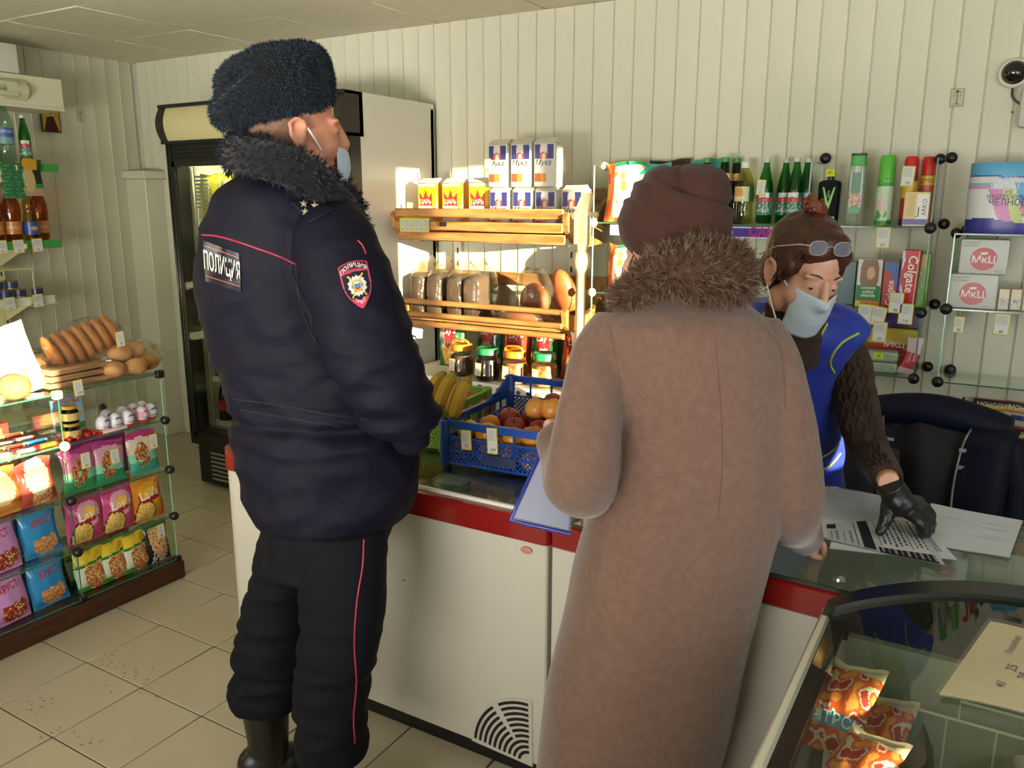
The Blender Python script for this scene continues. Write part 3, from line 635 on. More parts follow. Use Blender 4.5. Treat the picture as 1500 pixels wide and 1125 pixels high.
# ================================================================ goods on the left: glass stand and gondola
def film_over(name, pts, rad, seed, parent=None):
    pass
def fz(c, *al):  # nearest named colours by noise
    return c
def blob(u, v, k=0): return noise.noise((u*6+k*3.1, v*6-k*1.7, k))
# --- bottom row, right: crouton bags
def p_crouton(u, v):
    if v > .93: return '#2f8a3c'
    if v > .66+.10*(u-.5): 
        return '#e2c531' if disc(u, v, .5, .80, .30, .45) is False or blob(u, v) < .15 else '#d89a2a'
    if v > .60+.10*(u-.5): return '#2f7d3a'
    if disc(u, v, .58, .33, .33, .95): return ['#cf8f5c', '#b84a33', '#e2c58d', '#8fa24d'][int(abs(blob(u, v, 2))*9) % 4]
    if v < .10 or u > .93: return '#3b8f42'
    return '#d9dfc9' if v > .12 else '#b9c96a'
cm = bag_mesh('snack_bag', .125, .175, .045, p_crouton, seed=1, back='#3b8f42')
for k, y in enumerate((1.735, 1.835, 1.935)):
    o = put('snack_bag', cm); place(o, (-2.965, y, .09), RX+.05*(k-1), rx=-.12)
    tag(o, ('leftmost of the yellow and green crouton bags on the lowest glass shelf', 'middle one of the three yellow and green crouton bags on the lowest glass shelf', 'yellow and green crouton bag on the lowest glass shelf, next to the dark bag')[k], 'snack bag', 'crouton bags on the lowest glass shelf')
for k, y in enumerate((1.76, 1.87)):
    o = put('snack_bag', cm); place(o, (-3.06, y, .09), RX, rx=-.2); tag(o, 'crouton bag in the second line of the lowest glass shelf, behind the %s front bag' % ('first', 'second')[k], 'snack bag', 'crouton bags on the lowest glass shelf')
def p_dark(u, v):
    if v > .88: return '#27622f'
    if disc(u, v, .52, .68, .38, .62): return ['#cfa27a', '#b8563a', '#d9b48a', '#8d9a52'][int(abs(blob(u, v, 5))*9) % 4]
    if disc(u, v, .5, .24, .34, .6) and blob(u*3, v*3, 9) > -.05: return '#c9ccd6'
    return '#14161a' if v < .8 else '#1f3a25'
o = put('snack_bag', bag_mesh('snack_bag', .115, .18, .05, p_dark, seed=4, back='#14161a')); place(o, (-2.965, 2.035, .09), RX, rx=-.08); tag(o, 'black snack bag with a toast picture at the right end of the lowest glass shelf', 'snack bag')
for k, y in enumerate((1.74, 1.98)):
    o = put('snack_bag', bag_mesh('snack_bag', .13, .17, .05, lambda u, v: '#2d6b35' if v < .6 else '#88a23a', seed=20+k, back='#2d6b35')); place(o, (-3.16, y, .09), RX, rx=-.1); tag(o, 'dark green bag at the back of the lowest glass shelf, %s' % ('left one', 'right one')[k], 'snack bag')
# --- the lettered "ХРУСТ" bags, two rows
def p_hrust(base, food):
    def f(u, v):
        if v > .95: return base[1]
        if disc(u, v, .55, .25, .34, 1.5) and v-.25 < .13+.1*blob(u*1.2, .5, 2): 
            q = int(abs(blob(u*1.3, v*1.5, 3))*11) % 5; return food[q]
        return base[0] if v < .9 else base[1]
    return f
PINKB, BLUEB, GRNB = ('#c28ac4', '#a46aab'), ('#2f86bf', '#23689b'), ('#79b83a', '#5b962c')
CR = ['#8f3426', '#b8543a', '#d8b98c', '#7d2a22', '#c9a06a']; CN = ['#c98850', '#d9a368', '#b56c3c', '#c98850', '#e0b47c']
TXH = [('ХРУСТ', .5, .70, .036, '#b3202c', dict(bold=.03, rot=.12, sx=.68))]
mp = bag_mesh('snack_bag', .15, .20, .055, p_hrust(PINKB, CR), TXH, seed=5, back=PINKB[1]); mb_ = bag_mesh('snack_bag', .15, .19, .055, p_hrust(BLUEB, CN), TXH, seed=6, back=BLUEB[1]); mg = bag_mesh('snack_bag', .15, .19, .055, p_hrust(GRNB, CN), TXH, seed=7, back=GRNB[1])
for me, x, y, z, r, lb in ((mp, -2.97, 1.415, .29, .08, 'lilac bag with red lettering on the second glass shelf from below'), (mb_, -2.99, 1.575, .29, .05, 'blue bag with red lettering on the second glass shelf from below'), (mb_, -3.06, 1.52, .29, .0, 'blue bag half hidden behind the lilac and blue bags of the second glass shelf'), (mp, -3.06, 1.40, .29, .0, 'lilac bag behind the front lilac bag of the second glass shelf'), (mg, -2.96, 1.30, .09, .05, 'green bag with red lettering on the lowest glass shelf'), (mp, -2.965, 1.42, .09, .1, 'lilac bag with red lettering on the lowest glass shelf'), (mb_, -2.98, 1.575, .09, .05, 'blue bag with red lettering on the lowest glass shelf'), (mp, -3.08, 1.47, .09, .0, 'lilac bag in the second line of the lowest glass shelf')):
    o = put('snack_bag', me); place(o, (x, y, z), RX+r, rx=-.13); tag(o, lb, 'snack bag', 'lettered snack bags')
o = put('snack_bag', mg); place(o, (-3.2, 1.56, .09), RX, rx=-.1); tag(o, 'green bag at the back of the lowest glass shelf behind the blue bag', 'snack bag', 'lettered snack bags')
# --- crisps
def crisp_bag(col, edge, halo, w=.155, h=.19, seed=0):
    def f(u, v):
        if v > .965 or v < .03: return edge
        a = (u-.52); b = (v-.62)*1.25
        if disc(u, v, .35, .16, .27, .8): return ['#d9b860', '#e3c878', '#c99f46', '#dcbf6d'][int(abs(blob(u*1.5, v*1.5, 4))*11) % 4]
        if disc(u, v, .35, .16, .30, .8): return '#5a2f14'
        if a*a+b*b < .030: return '#e5b52c'
        if a*a+b*b < .115: return halo
        if u > .84 and v < .4: return '#c9463a'
        return col
    band = ('Lays', .52, .62, .052, '#ece6e2', dict(bold=.035, rot=.14, sx=.92))
    mesh = bag_mesh('crisp_bag', w, h, .07, f, [("____", .52, .615, .052, '#a02233', dict(bold=.14, rot=.14, sx=.72)), ('–', .52, .625, .11, '#a02233', dict(bold=.10, rot=.14, sx=1.3)), ("Lay's",)+band[1:]], nx=26, ny=34, seed=seed, back=edge)
    return mesh
mpk = crisp_bag('#b83f77', '#a23068', '#d69bb0', seed=11); mor = crisp_bag('#c9811d', '#b0661a', '#d9951f', seed=12)
for me, y, lb in ((mpk, 1.735, 'pink crisp bag at the left of the third glass shelf from below'), (mpk, 1.873, 'pink crisp bag between the other pink bag and the orange bag'), (mor, 2.005, 'orange crisp bag at the right end of the glass stand')):
    o = put('crisp_bag', me); place(o, (-2.965, y, .289), RX, rx=-.07); tag(o, lb, 'crisp bag', 'crisp bags on the glass stand')
for y, lb in ((1.79, 'left'), (1.95, 'right')):
    o = put('crisp_bag', mor); place(o, (-3.07, y, .289), RX, rx=-.05); tag(o, 'orange crisp bag hidden in the second line of the glass stand, %s one' % lb, 'crisp bag', 'crisp bags on the glass stand')
# --- pink and teal sweet bags
def p_sweet(top, mid, low, fig):
    def f(u, v):
        if v > .84+.05*math.sin(4*u): return top
        if disc(u, v, .42, .45, .24, .75) and blob(u*1.4, v*1.4, fig) > -.22: return ['#a0623c', '#6f3c26', '#c98d58', '#b9803a'][int(abs(blob(u*2, v*2, fig+1))*11) % 4]
        if v > .5: return mid
        if v > .30: return '#7fc0a6' if low != '#b77cc0' else '#c59ad0'
        return low
    return f
for y, cs, lb in ((1.735, ('#b23c86', '#c667a0', '#2f8f5e', 2), 'pink and green sweet bag at the left under the eggs'), (1.862, ('#b23c86', '#d2a0b4', '#2c8a63', 4), 'pink and green sweet bag between the two others under the eggs'), (2.01, ('#bd2f7b', '#d8c4b0', '#3b9c8a', 6), 'pale sweet bag with a pink top at the right under the eggs')):
    o = put('sweet_bag', bag_mesh('sweet_bag', .135, .175, .045, p_sweet(*cs), seed=int(y*100), back=cs[0])); place(o, (-2.962, y, .497), RX, rx=-.08); tag(o, lb, 'sweet bag')
for y in (1.80, 1.93):
    o = put('sweet_bag', bag_mesh('sweet_bag', .13, .19, .04, lambda u, v: '#a83a7e' if v > .5 else '#a95c9a', seed=int(y*90), back='#a83a7e')); place(o, (-3.04, y, .497), RX, rx=-.05); tag(o, 'magenta sweet bag in the second line, %s one' % ('left' if y < 1.9 else 'right'), 'sweet bag')
# --- snack packs in the sunny left column
def p_red(u, v):
    if disc(u, v, .5, .62, .32, .8): return '#e8d8c0'
    if disc(u, v, .55, .25, .28, .8): return ['#d9a05a', '#c7723c', '#e2bd7c'][int(abs(blob(u*1.6, v*1.6, 8))*10) % 3]
    return '#b04a3e'
for k, (y, x, c) in enumerate(((1.30, -2.96, 0), (1.44, -2.97, 1), (1.575, -2.975, 2))):
    f = (p_red, lambda u, v: '#d98a3a' if v < .25 else ('#e6c9a0' if disc(u, v, .45, .6, .4) else '#c8693a'), p_red)[c]
    o = put('biscuit_bag', bag_mesh('biscuit_bag', .15, .17, .06, f, seed=40+k, back='#a8483c')); place(o, (x, y, .497), RX+.1*(k-1), rx=-.12); tag(o, 'red and orange biscuit bag in the sunlit row of the stand, %s' % ('far left', 'middle', 'next to the upright')[k], 'biscuit bag', 'biscuit bags in the sunlit row')
for k, y in enumerate((1.38, 1.53)):
    o = put('biscuit_bag', bag_mesh('biscuit_bag', .15, .18, .06, lambda u, v: '#d9a382' if blob(u, v, 3) > 0 else '#c08a6a', seed=50+k, back='#c08a6a')); place(o, (-3.09, y, .497), RX, rx=-.1); tag(o, 'pale biscuit bag behind the sunlit row, %s one' % ('left', 'right')[k], 'biscuit bag', 'biscuit bags in the sunlit row')
# --- top glass row, left: cartons and bars lying flat
rr = random.Random(5)
def bar_mesh(c, c2, w=.12, d=.03, h=.016):
    mb = MB(); mb.rings([[(x, s*d/2*q, h*(.5+.5*zz*q)) for s, zz in ((-1, -.6), (-1, .6), (-.5, 1), (.5, 1), (1, .6), (1, -.6), (.5, -1), (-.5, -1))] for x, q in ((-w/2, .9), (-w/2+.012, .95), (-w/2+.014, 1), (w/2-.014, 1), (w/2-.012, .95), (w/2, .9))], colf=lambda i, j: c2 if i in (0, 4) or j in (2, 6) else c)
    return mb.mesh('chocolate_bar', FOIL, 30)
BC = [('#d9cfc0', '#b8332c'), ('#2b7fc4', '#8fc3e8'), ('#cfa62c', '#b3261e'), ('#c4231d', '#e3c34c'), ('#e8e2d4', '#2f88c9'), ('#d0442f', '#ead9b0')]
bms = [bar_mesh(*c) for c in BC]
k = 0
for i in range(4):
    for j in range(5):
        x, y = -2.955-.075*i, 1.29+.082*j; o = put('chocolate_bar', bms[(i*5+j*2) % 6]); place(o, (x+rr.uniform(-.008, .008), y, .7115), RX+rr.uniform(-.15, .15) if j % 2 else rr.uniform(-.15, .1), 0)
        o.rotation_euler = (0, 0, RX+rr.uniform(-.12, .12)); o.scale = (.62, 1, 1)
        tag(o, 'sunlit chocolate bar lying in the %s row of bars, %s' % (('front', 'second', 'third', 'back')[i], ('leftmost', 'second from the left', 'in the middle', 'second from the right', 'rightmost')[j]), 'chocolate bar', 'chocolate bars on the sunlit shelf'); k += 1
for k, (x, y, c, c2, lb) in enumerate(((-3.24, 1.40, '#c98a2a', '#c4312a', 'yellow and red carton standing at the back of the chocolate shelf'), (-3.22, 1.55, '#b8352a', '#d9b04a', 'red carton with a yellow print at the back of the chocolate shelf'), (-3.25, 1.29, '#d0b04a', '#d8d0b8', 'pale yellow carton at the far left of the chocolate shelf'))):
    o = put('carton', box_mesh('carton', .13, .05, .06 if k else .05, c, lambda u, v: c2 if disc(u, v, .5, .5, .3, .5) else c, [('ХИТ', 0, .03, .02, '#f0e0b0', dict(bold=.02))])); place(o, (x, y, .7115), RX); tag(o, lb, 'carton')
# --- top glass row, right: eggs with surprises, jar, picture carton, red sweets
def egg(pink):
    t = thing('chocolate_egg', 'egg', 'chocolate egg', group='chocolate eggs in white and red foil')
    rs = [(.0005, 0), (.012, .001), (.020, .007), (.0245, .017), (.0265, .028), (.0262, .038), (.023, .051), (.017, .061), (.009, .067), (.0005, .069)]
    MB().lathe(rs, 18, colf=lambda i, j: '#c93a2c' if i < 3 else ('#d4d0dc' if not pink else ('#d69ac0' if i in (4, 5) and 6 < j < 12 else '#d8ccd8'))).build('foil', PRINT, t, 60)
    mb = MB()
    def s(x, z): a = x/.026; return (.0272*math.sin(a), -.0272*math.cos(a), z)
    c1 = '#4a55a0' if not pink else '#c9508a'
    mb.add([s(.013*math.cos(q)*w-.001, .047+.009*math.sin(q)*w) for q in np.linspace(0, PI, 10) for w in (1, .35)], [(2*i, 2*i+1, 2*i+3, 2*i+2) for i in range(9)], c1)
    mb.text('сюрприз', .0085, lambda x, z: s(x, .026+z), '#3a3a44', bold=.02); mb.build('print', PRINT, t, 0)
    return t
e0, e1 = egg(False), egg(True)
for k, (x, y, z, p) in enumerate(((-2.955, 1.845, .711, 0), (-2.950, 1.895, .711, 0), (-2.945, 1.945, .711, 0), (-2.953, 2.015, .711, 1), (-2.965, 2.065, .711, 0), (-3.02, 1.975, .711, 0), (-3.03, 2.03, .711, 1), (-3.035, 2.085-.01, .711, 1), (-3.03, 1.91, .711, 0))):
    src = e1 if p else e0; first = (src is e0 and k == 0) or (src is e1 and k == 3)
    lb = ('white chocolate egg, leftmost of the front line', 'second white chocolate egg of the front line', 'third white chocolate egg of the front line', 'pinkish chocolate egg in the front line', 'white chocolate egg at the right end of the front line', 'white chocolate egg behind the third egg', 'pinkish chocolate egg behind the front pink egg', 'pinkish chocolate egg in the right back corner', 'white chocolate egg in the left of the back line')[k]+' on the top glass tier'
    if first: src.location = (x, y, z); src.rotation_euler = (0, 0, RX+.2); src['label'] = lb
    else: dup(src, (x, y, z), RX+.12*(k % 3-1), lb)
t = bottle('jar', 'small amber jar with a golden lid behind the front edge of the top glass tier', 'jar', [(.002, 0), (.03, .001), (.031, .04), (.026, .052), (.024, .055)], clear('amber_glass', '#8a6a2a', gloss=.9), '#b8963c', (.027, .055, .066), (.012, .04), lambda u, v: '#a9842f' if abs(u-.5) > .2 else '#c8b070'); place(t, (-2.965, 1.725, .711), RX)
o = dup(t, (-2.965, 1.725, .778), RX, 'small amber jar with a golden lid stacked on the other jar')
def p_fruit(u, v):
    if disc(u, v, .28, .55, .20, 1.2): return '#8fae38'
    if disc(u, v, .72, .48, .20, 1.2): return '#d99a35'
    if v < .18: return '#5f8a3c'
    return '#8fbfd6' if v < .8 or blob(u, v, 2) > -.1 else '#d88aa0'
o = put('picture_carton', box_mesh('picture_carton', .125, .012, .13, '#7fb0c8', p_fruit, [('ЖЕВА', .02, .112, .022, '#b3473a', dict(bold=.02))], nx=26, ny=26)); place(o, (-3.10, 1.80, .711), RX, rx=-.1); tag(o, 'light blue picture carton with a green and an orange fruit behind the eggs', 'carton')
sw = MB(); sw.ball((0, 0, .011), (.016, .011, .011), 10, 6, '#b3241c'); 
for s_ in (-1, 1): sw.add([(s_*.014, 0, .011), (s_*.03, -.010, .017), (s_*.032, 0, .010), (s_*.03, .010, .005)], [(0, 1, 2), (0, 2, 3)], '#c4382a')
swm = sw.mesh('wrapped_sweet', FOIL, 50)
for k in range(12):
    x, y = -2.94-.03*(k//4), 1.70+.033*(k % 4); o = put('wrapped_sweet', swm); place(o, (x, y, .711), rr.uniform(0, 3)); tag(o, 'red wrapped sweet on the top glass tier, %s line, %s' % (('front', 'second', 'third')[k//4], ('leftmost', 'second', 'third', 'rightmost')[k % 4]), 'sweet', 'red wrapped sweets')
o = put('chocolate_bar', bar_mesh('#d8cfc8', '#c4312a', .13)); place(o, (-2.938, 1.875, .711), RX); tag(o, 'long red and white bar lying in front of the eggs', 'chocolate bar')
# --- bread and rolls lying on top of the stand
crust = mat('bread_crust', '#b97a3c', rough=.6, vary=(20, '#9a5a24'), bump=(60, .3, .003)); pale_crust = mat('pale_bun', '#c99a62', rough=.6, vary=(16, '#b37d45'), bump=(40, .3, .003))
def film_bag(w, d, h, seed, ruff=.05, tail=None):
    """loose clear bag around something of size w x d x h, crinkled, with a twisted tail at +x"""
    mb = MB(); n = 24; L = 14; rs = []
    for i in range(L+1):
        s = i/L; q = math.sin(PI*min(max(s*.94+.03, 0), 1))**.35; a = np.arange(n)*2*PI/n
        e = np.array([1+ruff*noise.noise((math.cos(x)*2.5+seed, math.sin(x)*2.5, s*5)) for x in a])
        ca, sa = np.cos(a), np.sin(a); f = lambda c: np.sign(c)*np.abs(c)**.7
        rs.append(np.stack([np.full(n, (s-.5)*w)+.01*np.cos(3*a+seed), d/2*q*e*f(ca), h/2+h/2*q*e*f(sa)], 1))
    if tail:
        rs.append(rs[-1]*0+np.stack([np.full(n, w/2+.02), .012*ca, h*.5+.012*sa], 1)); rs.append(np.stack([np.full(n, w/2+tail), d*.3*ca*(1+.3*np.sin(5*a)), h*.55+.02*sa+.3*h*ca*0], 1))
    for r in rs[:L+1]: r[:, 2] = np.maximum(r[:, 2], .0005)
    return mb.rings(rs)
def loaf(mb, c, L, r, rz=0.0, hz=.8):
    mb.M = T(*c, rz=rz); mb.ball((0, 0, r*hz), (L/2, r, r*hz), 16, 10); mb.M = None
TOPZ = .909
# bag of sandwich rolls leaning up
t = thing('roll_bag', 'clear bag of long golden rolls leaning on top of the glass stand', 'bread bag', (-3.06, 1.90, TOPZ+.065), RX)
for k in range(7):
    mb = MB(); mb.M = T(-.13+.042*k, .0, .085, ry=-.15); mb.ball((0, 0, 0), (.023, .035, .075), 12, 10); mb.build('roll', crust, t, 60)
b = film_bag(.31, .085, .17, 3, .18); o = b.build('film', FILM, t, 60); 
t.rotation_euler = (-.25, -.22, RX)
# bag of round buns at the right end
t = thing('bun_bag', 'clear bag of round pale buns at the right end of the glass stand top', 'bread bag', (-3.02, 2.02, TOPZ), RX+.15)
for k, (x, y, z) in enumerate(((-.09, -.02, 0), (.0, -.045, 0), (.085, -.02, 0), (-.045, .05, 0), (.05, .055, 0), (-.03, .0, .055), (.05, .01, .055))):
    mb = MB(); mb.ball((x, y, z+.035), (.05, .045, .034), 14, 10); mb.build('bun', pale_crust, t, 60)
film_bag(.27, .18, .135, 8, .2, .05).build('film', FILM, t, 60)
# flat stacked packs
for k in range(3):
    t = thing('flatbread_pack', 'flat brown pack of wafers on top of the stand, %s of three stacked' % ('lowest', 'middle one', 'topmost')[k], 'bread pack', (-3.06, 1.80, TOPZ+.026*k), RX-.06+.05*k, 'stacked flat packs')
    MB().box(-.125, .125, -.085, .085, .002, .023, ch=.004).build('wafer', mat('wafer_brown', '#b08a68', rough=.7, vary=(9, '#9c7352')), t); film_bag(.265, .185, .0255, 20+k, .03).build('film', FILM, t, 60)
# bag of sliced baguette rounds, left of the rolls
t = thing('baguette_bag', 'clear bag of sliced baguette rounds behind the white paper bag', 'bread bag', (-3.17, 1.76, TOPZ+.002), RX+.35)
for k in range(10):
    mb = MB(); mb.M = T(-.14+.030*k, 0, .05, ry=.35); mb.lathe([(.03, -.010), (.047, -.009), (.05, 0), (.047, .009), (.03, .010)], 16, ex=1, ey=1); mb.M = mb.M
    m2 = MB(); m2.M = T(-.14+.030*k, 0, .052, ry=PI/2-.3); m2.lathe([(.02, -.008), (.044, -.008), (.048, 0), (.044, .008), (.02, .008)], 16); m2.build('bread_slice', crust, t, 60)
film_bag(.34, .12, .115, 12, .15, .05).build('film', FILM, t, 60)
o = put('product_sticker', MB().box(-.03, .03, -.001, .001, 0, .035, '#cfcabc').mesh('product_sticker', PAPER, 0)); o.parent = t; o.location = (.03, -.065, .07)
# white paper bag of flour, sunlit, and loaves at the left
def pillow(name, w, h, t_, m, seed, col='#d9d4c8'):
    return bag_mesh(name, w, h, t_, lambda u, v: col, seed=seed, back=col, m=m)
wp = mat('white_packet', '#d8d2c4', rough=.45, bump=(18, .4, .006))
o = put('white_packet', pillow('white_packet', .20, .26, .09, wp, 61)); place(o, (-3.02, 1.60, TOPZ-.002), RX+.1, rx=-.30, ry=-.12); tag(o, 'white paper packet glaring in the sun on top of the glass stand', 'packet')
for k, (x, y, z, L) in enumerate(((-3.0, 1.40, TOPZ, .14), (-3.19, 1.40, TOPZ, .15), (-2.96, 1.535, TOPZ, .10), (-3.02, 1.22, TOPZ, .14))):
    t = thing('bread_loaf', 'sunlit bread loaf left on the stand top, %s' % ('in front', 'behind the front loaf', 'small one by the white packet', 'at the picture edge')[k], 'bread', (x, y, z), RX+.3*k, 'sunlit loaves on the stand')
    mb = MB(); mb.ball((0, 0, .045), (L/2, .055, .045), 18, 12); mb.build('crust', pale_crust, t, 60); film_bag(L+.03, .125, .105, 30+k, .12).build('film', FILM, t, 60)
t = thing('bakery_tray_bag', 'large crumpled clear bag over pastries at the back of the stand top', 'bread bag', (-3.27, 1.49, TOPZ), RX)
for k in range(4): mb = MB(); mb.ball((-.11+.073*k, 0, .05), (.045, .06, .045), 14, 8); mb.build('pastry', pale_crust, t, 60)
film_bag(.36, .15, .21, 44, .35).build('film', FILM, t, 60)
# --- price tags on the stand
for num, px, py, x, lb, tl in (('70', 178, 508, -2.93, 'price tag on the bag of long rolls', -.05), ('124', 117, 580, -2.90, 'price tag on the top glass edge below the flat packs', -.06), ('20', 127, 686, -2.905, 'price tag on the leftmost pink and green sweet bag', .0), ('77', 170, 679, -2.905, 'price tag on the middle pink and green sweet bag', -.05), ('95', 226, 657, -2.905, 'price tag on the pale sweet bag with the pink top', -.03), ('85', 237, 788, -2.895, 'price tag on the shelf edge at the corner of the stand', -.04)):
    c = at_x(px, py, x); price_tag(num, c, RX, lb, tilt=tl)
# --- gondola goods
gb = clear('green_bottle_glass', '#55b868', rough=.04, gloss=.9); gl2 = clear('pale_bottle', '#cfe3d8', rough=.05); amb = clear('amber_drink', '#d99448', rough=.05); oilm = clear('oil_yellow', '#e6d07a', rough=.05)
WATER = [(.002, 0), (.028, .001), (.031, .008), (.031, .14), (.029, .16), (.016, .215), (.0125, .235), (.0125, .25)]
def lab_green(u, v):
    a = abs(u-.5)
    if a > .3: return '#1f6b4a'
    if v > .80: return '#d8dcd8' if a < .10 else '#1f6b4a'
    if v > .60: return '#b8434a' if a < .22 else '#1f6b4a'
    return '#237055' if blob(u*4, v*4, 1) < .25 else '#9fc3b4'
def green_bottle(label, group): return bottle('water_bottle', label, 'bottle', WATER, gb, '#c9c9c0', (.0145, .245, .262), (.035, .125), lab_green, [('вода', 0, .055, .022, '#d0dcd4', dict(shear=.3)), ('1885', 0, .105, .011, '#333', {})], group)
t = green_bottle('green glass water bottle on the top shelf of the left wall shelving', None); c = at_x(40, 237, -4.76); place(t, (c[0], c[1], 1.801), RX-.5)
PET = [(.002, .0), (.036, .002), (.044, .012), (.045, .09), (.042, .13), (.045, .19), (.043, .23), (.020, .30), (.014, .31), (.014, .325)]
t = bottle('water_bottle', 'clear plastic water bottle with a blue label at the left picture edge, top shelf', 'bottle', PET, gl2, '#2c4a94', (.016, .318, .338), (.10, .185), lambda u, v: '#3d5c9e' if v > .45 else '#6f9c9c', [('ГОРНАЯ', 0, .165, .02, '#c9d4e6', dict(bold=.01))]); c = at_x(12, 238, -4.77); place(t, (c[0], c[1], 1.801), RX-.4)
AMB = [(.002, 0), (.040, .001), (.044, .01), (.044, .12), (.048, .15), (.046, .2), (.03, .25), (.02, .265), (.02, .285)]
a0 = bottle('drink_bottle', 'amber drink bottle next to the oil bottle on the second shelf of the left wall', 'bottle', AMB, amb, '#a8632a', (.022, .28, .30), (.04, .11), lambda u, v: '#c27a3c' if abs(u-.5) < .3 else '#b0602a', [('КВАС', 0, .075, .025, '#e2c7a0', dict(bold=.02))]); c = at_x(22, 355, -4.78); place(a0, (c[0], c[1], 1.376), RX-.4)
c = at_x(-5, 355, -4.78); dup(a0, (c[0], c[1], 1.376), RX-.4, 'amber drink bottle cut by the left picture edge on the second shelf')
OIL = [(.002, 0), (.038, .001), (.041, .01), (.041, .10), (.034, .15), (.030, .165), (.034, .175), (.034, .2), (.03, .225), (.018, .24), (.015, .25)]
t = bottle('oil_bottle', 'yellow sunflower oil bottle with a blue label on the left wall shelving', 'bottle', OIL, oilm, '#cfae35', (.018, .25, .27), (.035, .105), lambda u, v: ('#c99a4a' if disc(u, v, .56, .5, .085, .55) else '#2c4fa0' if u < .62 else '#4a3c8a')); c = at_x(48, 354, -4.77); place(t, (c[0], c[1], 1.376), RX-.4)
c = at_x(62, 350, -4.83); dup(a0, (c[0], c[1], 1.376), RX-.4, 'orange bottle half hidden behind the oil bottle')
def p_season(u, v):
    if v > .72: return '#c9982a' if disc(u, v, .42, .88, .34, .5) else '#24422a'
    if disc(u, v, .32, .45, .28, .8): return '#c2a878'
    if u > .55 and v > .35: return '#1f2f22'
    return '#3d8a4c' if v > .2 else '#b09678'
o = put('seasoning_packet', bag_mesh('seasoning_packet', .115, .20, .012, p_season, seed=70, nx=18, ny=24)); c = at_x(50, 282, -4.70); place(o, (c[0], c[1], 1.625), RX); tag(o, 'green seasoning packet hanging below the top shelf strip, right one', 'packet')
for k in range(3):
    o = put('seasoning_packet', bag_mesh('seasoning_packet', .12, .065, .012, lambda u, v: '#2f6b46' if blob(u, v, 3) > -.1 else '#4a8a60', seed=71)); c = at_x(18, 258, -4.70); place(o, (c[0], c[1], 1.735-.062*k), RX); tag(o, 'small dark green packet on the hanging strip, %s of three' % ('top', 'middle', 'bottom')[k], 'packet', 'packets on the hanging strip')
TIN = [(.002, 0), (.035, .0005), (.0365, .003), (.0355, .006), (.0355, .044), (.0365, .047), (.035, .049), (.034, .0475), (.002, .0475)]
def tin(label, c1):
    t = thing('food_tin', label, 'tin', group='fish tins on the wall shelving'); MB().lathe(TIN, 22).build('can', mat('tin_metal', '#b5a878', rough=.28, metal=.85), t, 40)
    mb = MB(); mb.grid(30, 3, lambda u, v: (.0362*math.sin(2*PI*(u-.5)), -.0362*math.cos(2*PI*(u-.5)), .007+.036*v), lambda u, v: c1 if abs(u-.5) < .17 else '#b9b5a0'); mb.build('label', PRINT, t, 60); return t
t0 = tin('fish tin with a blue star label, right end of the tin row', '#2c3766'); c = at_x(54, 432, -4.79); place(t0, (c[0], c[1], 1.061), RX-.3)
for px, z, lb in ((29, 1.061, 'second from the right in the bottom row'), (8, 1.061, 'third from the right in the bottom row'), (-14, 1.061, 'at the picture edge in the bottom row'), (18, 1.111, 'upper row, right one'), (-4, 1.111, 'upper row, left one')):
    c = at_x(px, 432, -4.79); dup(t0, (c[0], c[1], z), RX-.3, 'fish tin with a dark blue label, '+lb)
for num, px, py, z, lb in (('99', 5, 380, 1.312, 'left price tag on the second green strip'), ('87', 30, 380, 1.312, 'middle price tag on the second green strip'), ('79', 57, 376, 1.315, 'right price tag on the second green strip'), ('65', 16, 455, 1.0, 'left price tag on the clear strip under the tins'), ('61', 57, 450, 1.003, 'right price tag on the clear strip under the tins')):
    c = at_x(px, py, -4.712); price_tag(num, (c[0]+.003, c[1], z), RX, lb, w=.06, h=.075, tilt=-.05)
# ================================================================ goods on the back wall: fridge, rack, lower shelf, glass shelves
# --- fridge goods
def p_yel(u, v):
    if v > .88: return '#c9bf3a'
    if disc(u, v, .5, .30, .22, 1.2): return '#c99a4a'
    if disc(u, v, .5, .66, .22, .9): return '#d9d0a0'
    return '#a9a52e' if blob(u, v, 1) < .2 else '#c4ba45'
ym = bag_mesh('sauce_pouch', .15, .24, .05, p_yel, seed=80, back='#a9a52e')
for k, x in enumerate((-3.735, -3.575, -3.415, -3.255, -3.095)):
    o = put('sauce_pouch', ym); place(o, (x, 3.095, 1.502), 0); tag(o, 'yellow pouch on the upper fridge shelf, %s from the left' % ('first', 'second', 'third', 'fourth', 'fifth')[k], 'pouch', 'yellow pouches in the fridge')
CAN = [(.002, 0), (.026, .001), (.033, .01), (.033, .108), (.028, .118), (.026, .12), (.002, .118)]
def can(name, label, cols, group):
    t = thing(name, label, 'can', group=group); MB().lathe(CAN, 18, colf=lambda i, j: '#b9b9b4' if i not in (2,) else cols(j)).build('body', PRINT, t, 40); return t
c0 = can('drink_can', 'white and green drink can under the green strip in the fridge, leftmost', lambda j: '#d8dcd2' if j % 6 < 4 else '#4f8a55', 'drink cans in the fridge'); place(c0, (-3.785, 3.10, 1.27), .3)
for k, x in enumerate((-3.68, -3.60, -3.52, -3.44)): dup(c0, (x-.025, 3.10, 1.27), .5*k, 'white and green drink can under the green strip, %s from the left' % ('second', 'third', 'fourth', 'fifth')[k])
JU = [(.002, 0), (.03, .001), (.033, .01), (.033, .10), (.025, .13), (.014, .15), (.014, .16)]
j0 = bottle('juice_bottle', 'orange juice bottle on the middle fridge shelf, leftmost', 'bottle', JU, clear('juice_orange', '#d9541e'), '#c9451c', (.016, .155, .172), (.02, .09), lambda u, v: '#d8492a' if v < .5 else '#e3a63a', group='orange juice bottles in the fridge'); place(j0, (-3.77, 3.11, 1.087), 0)
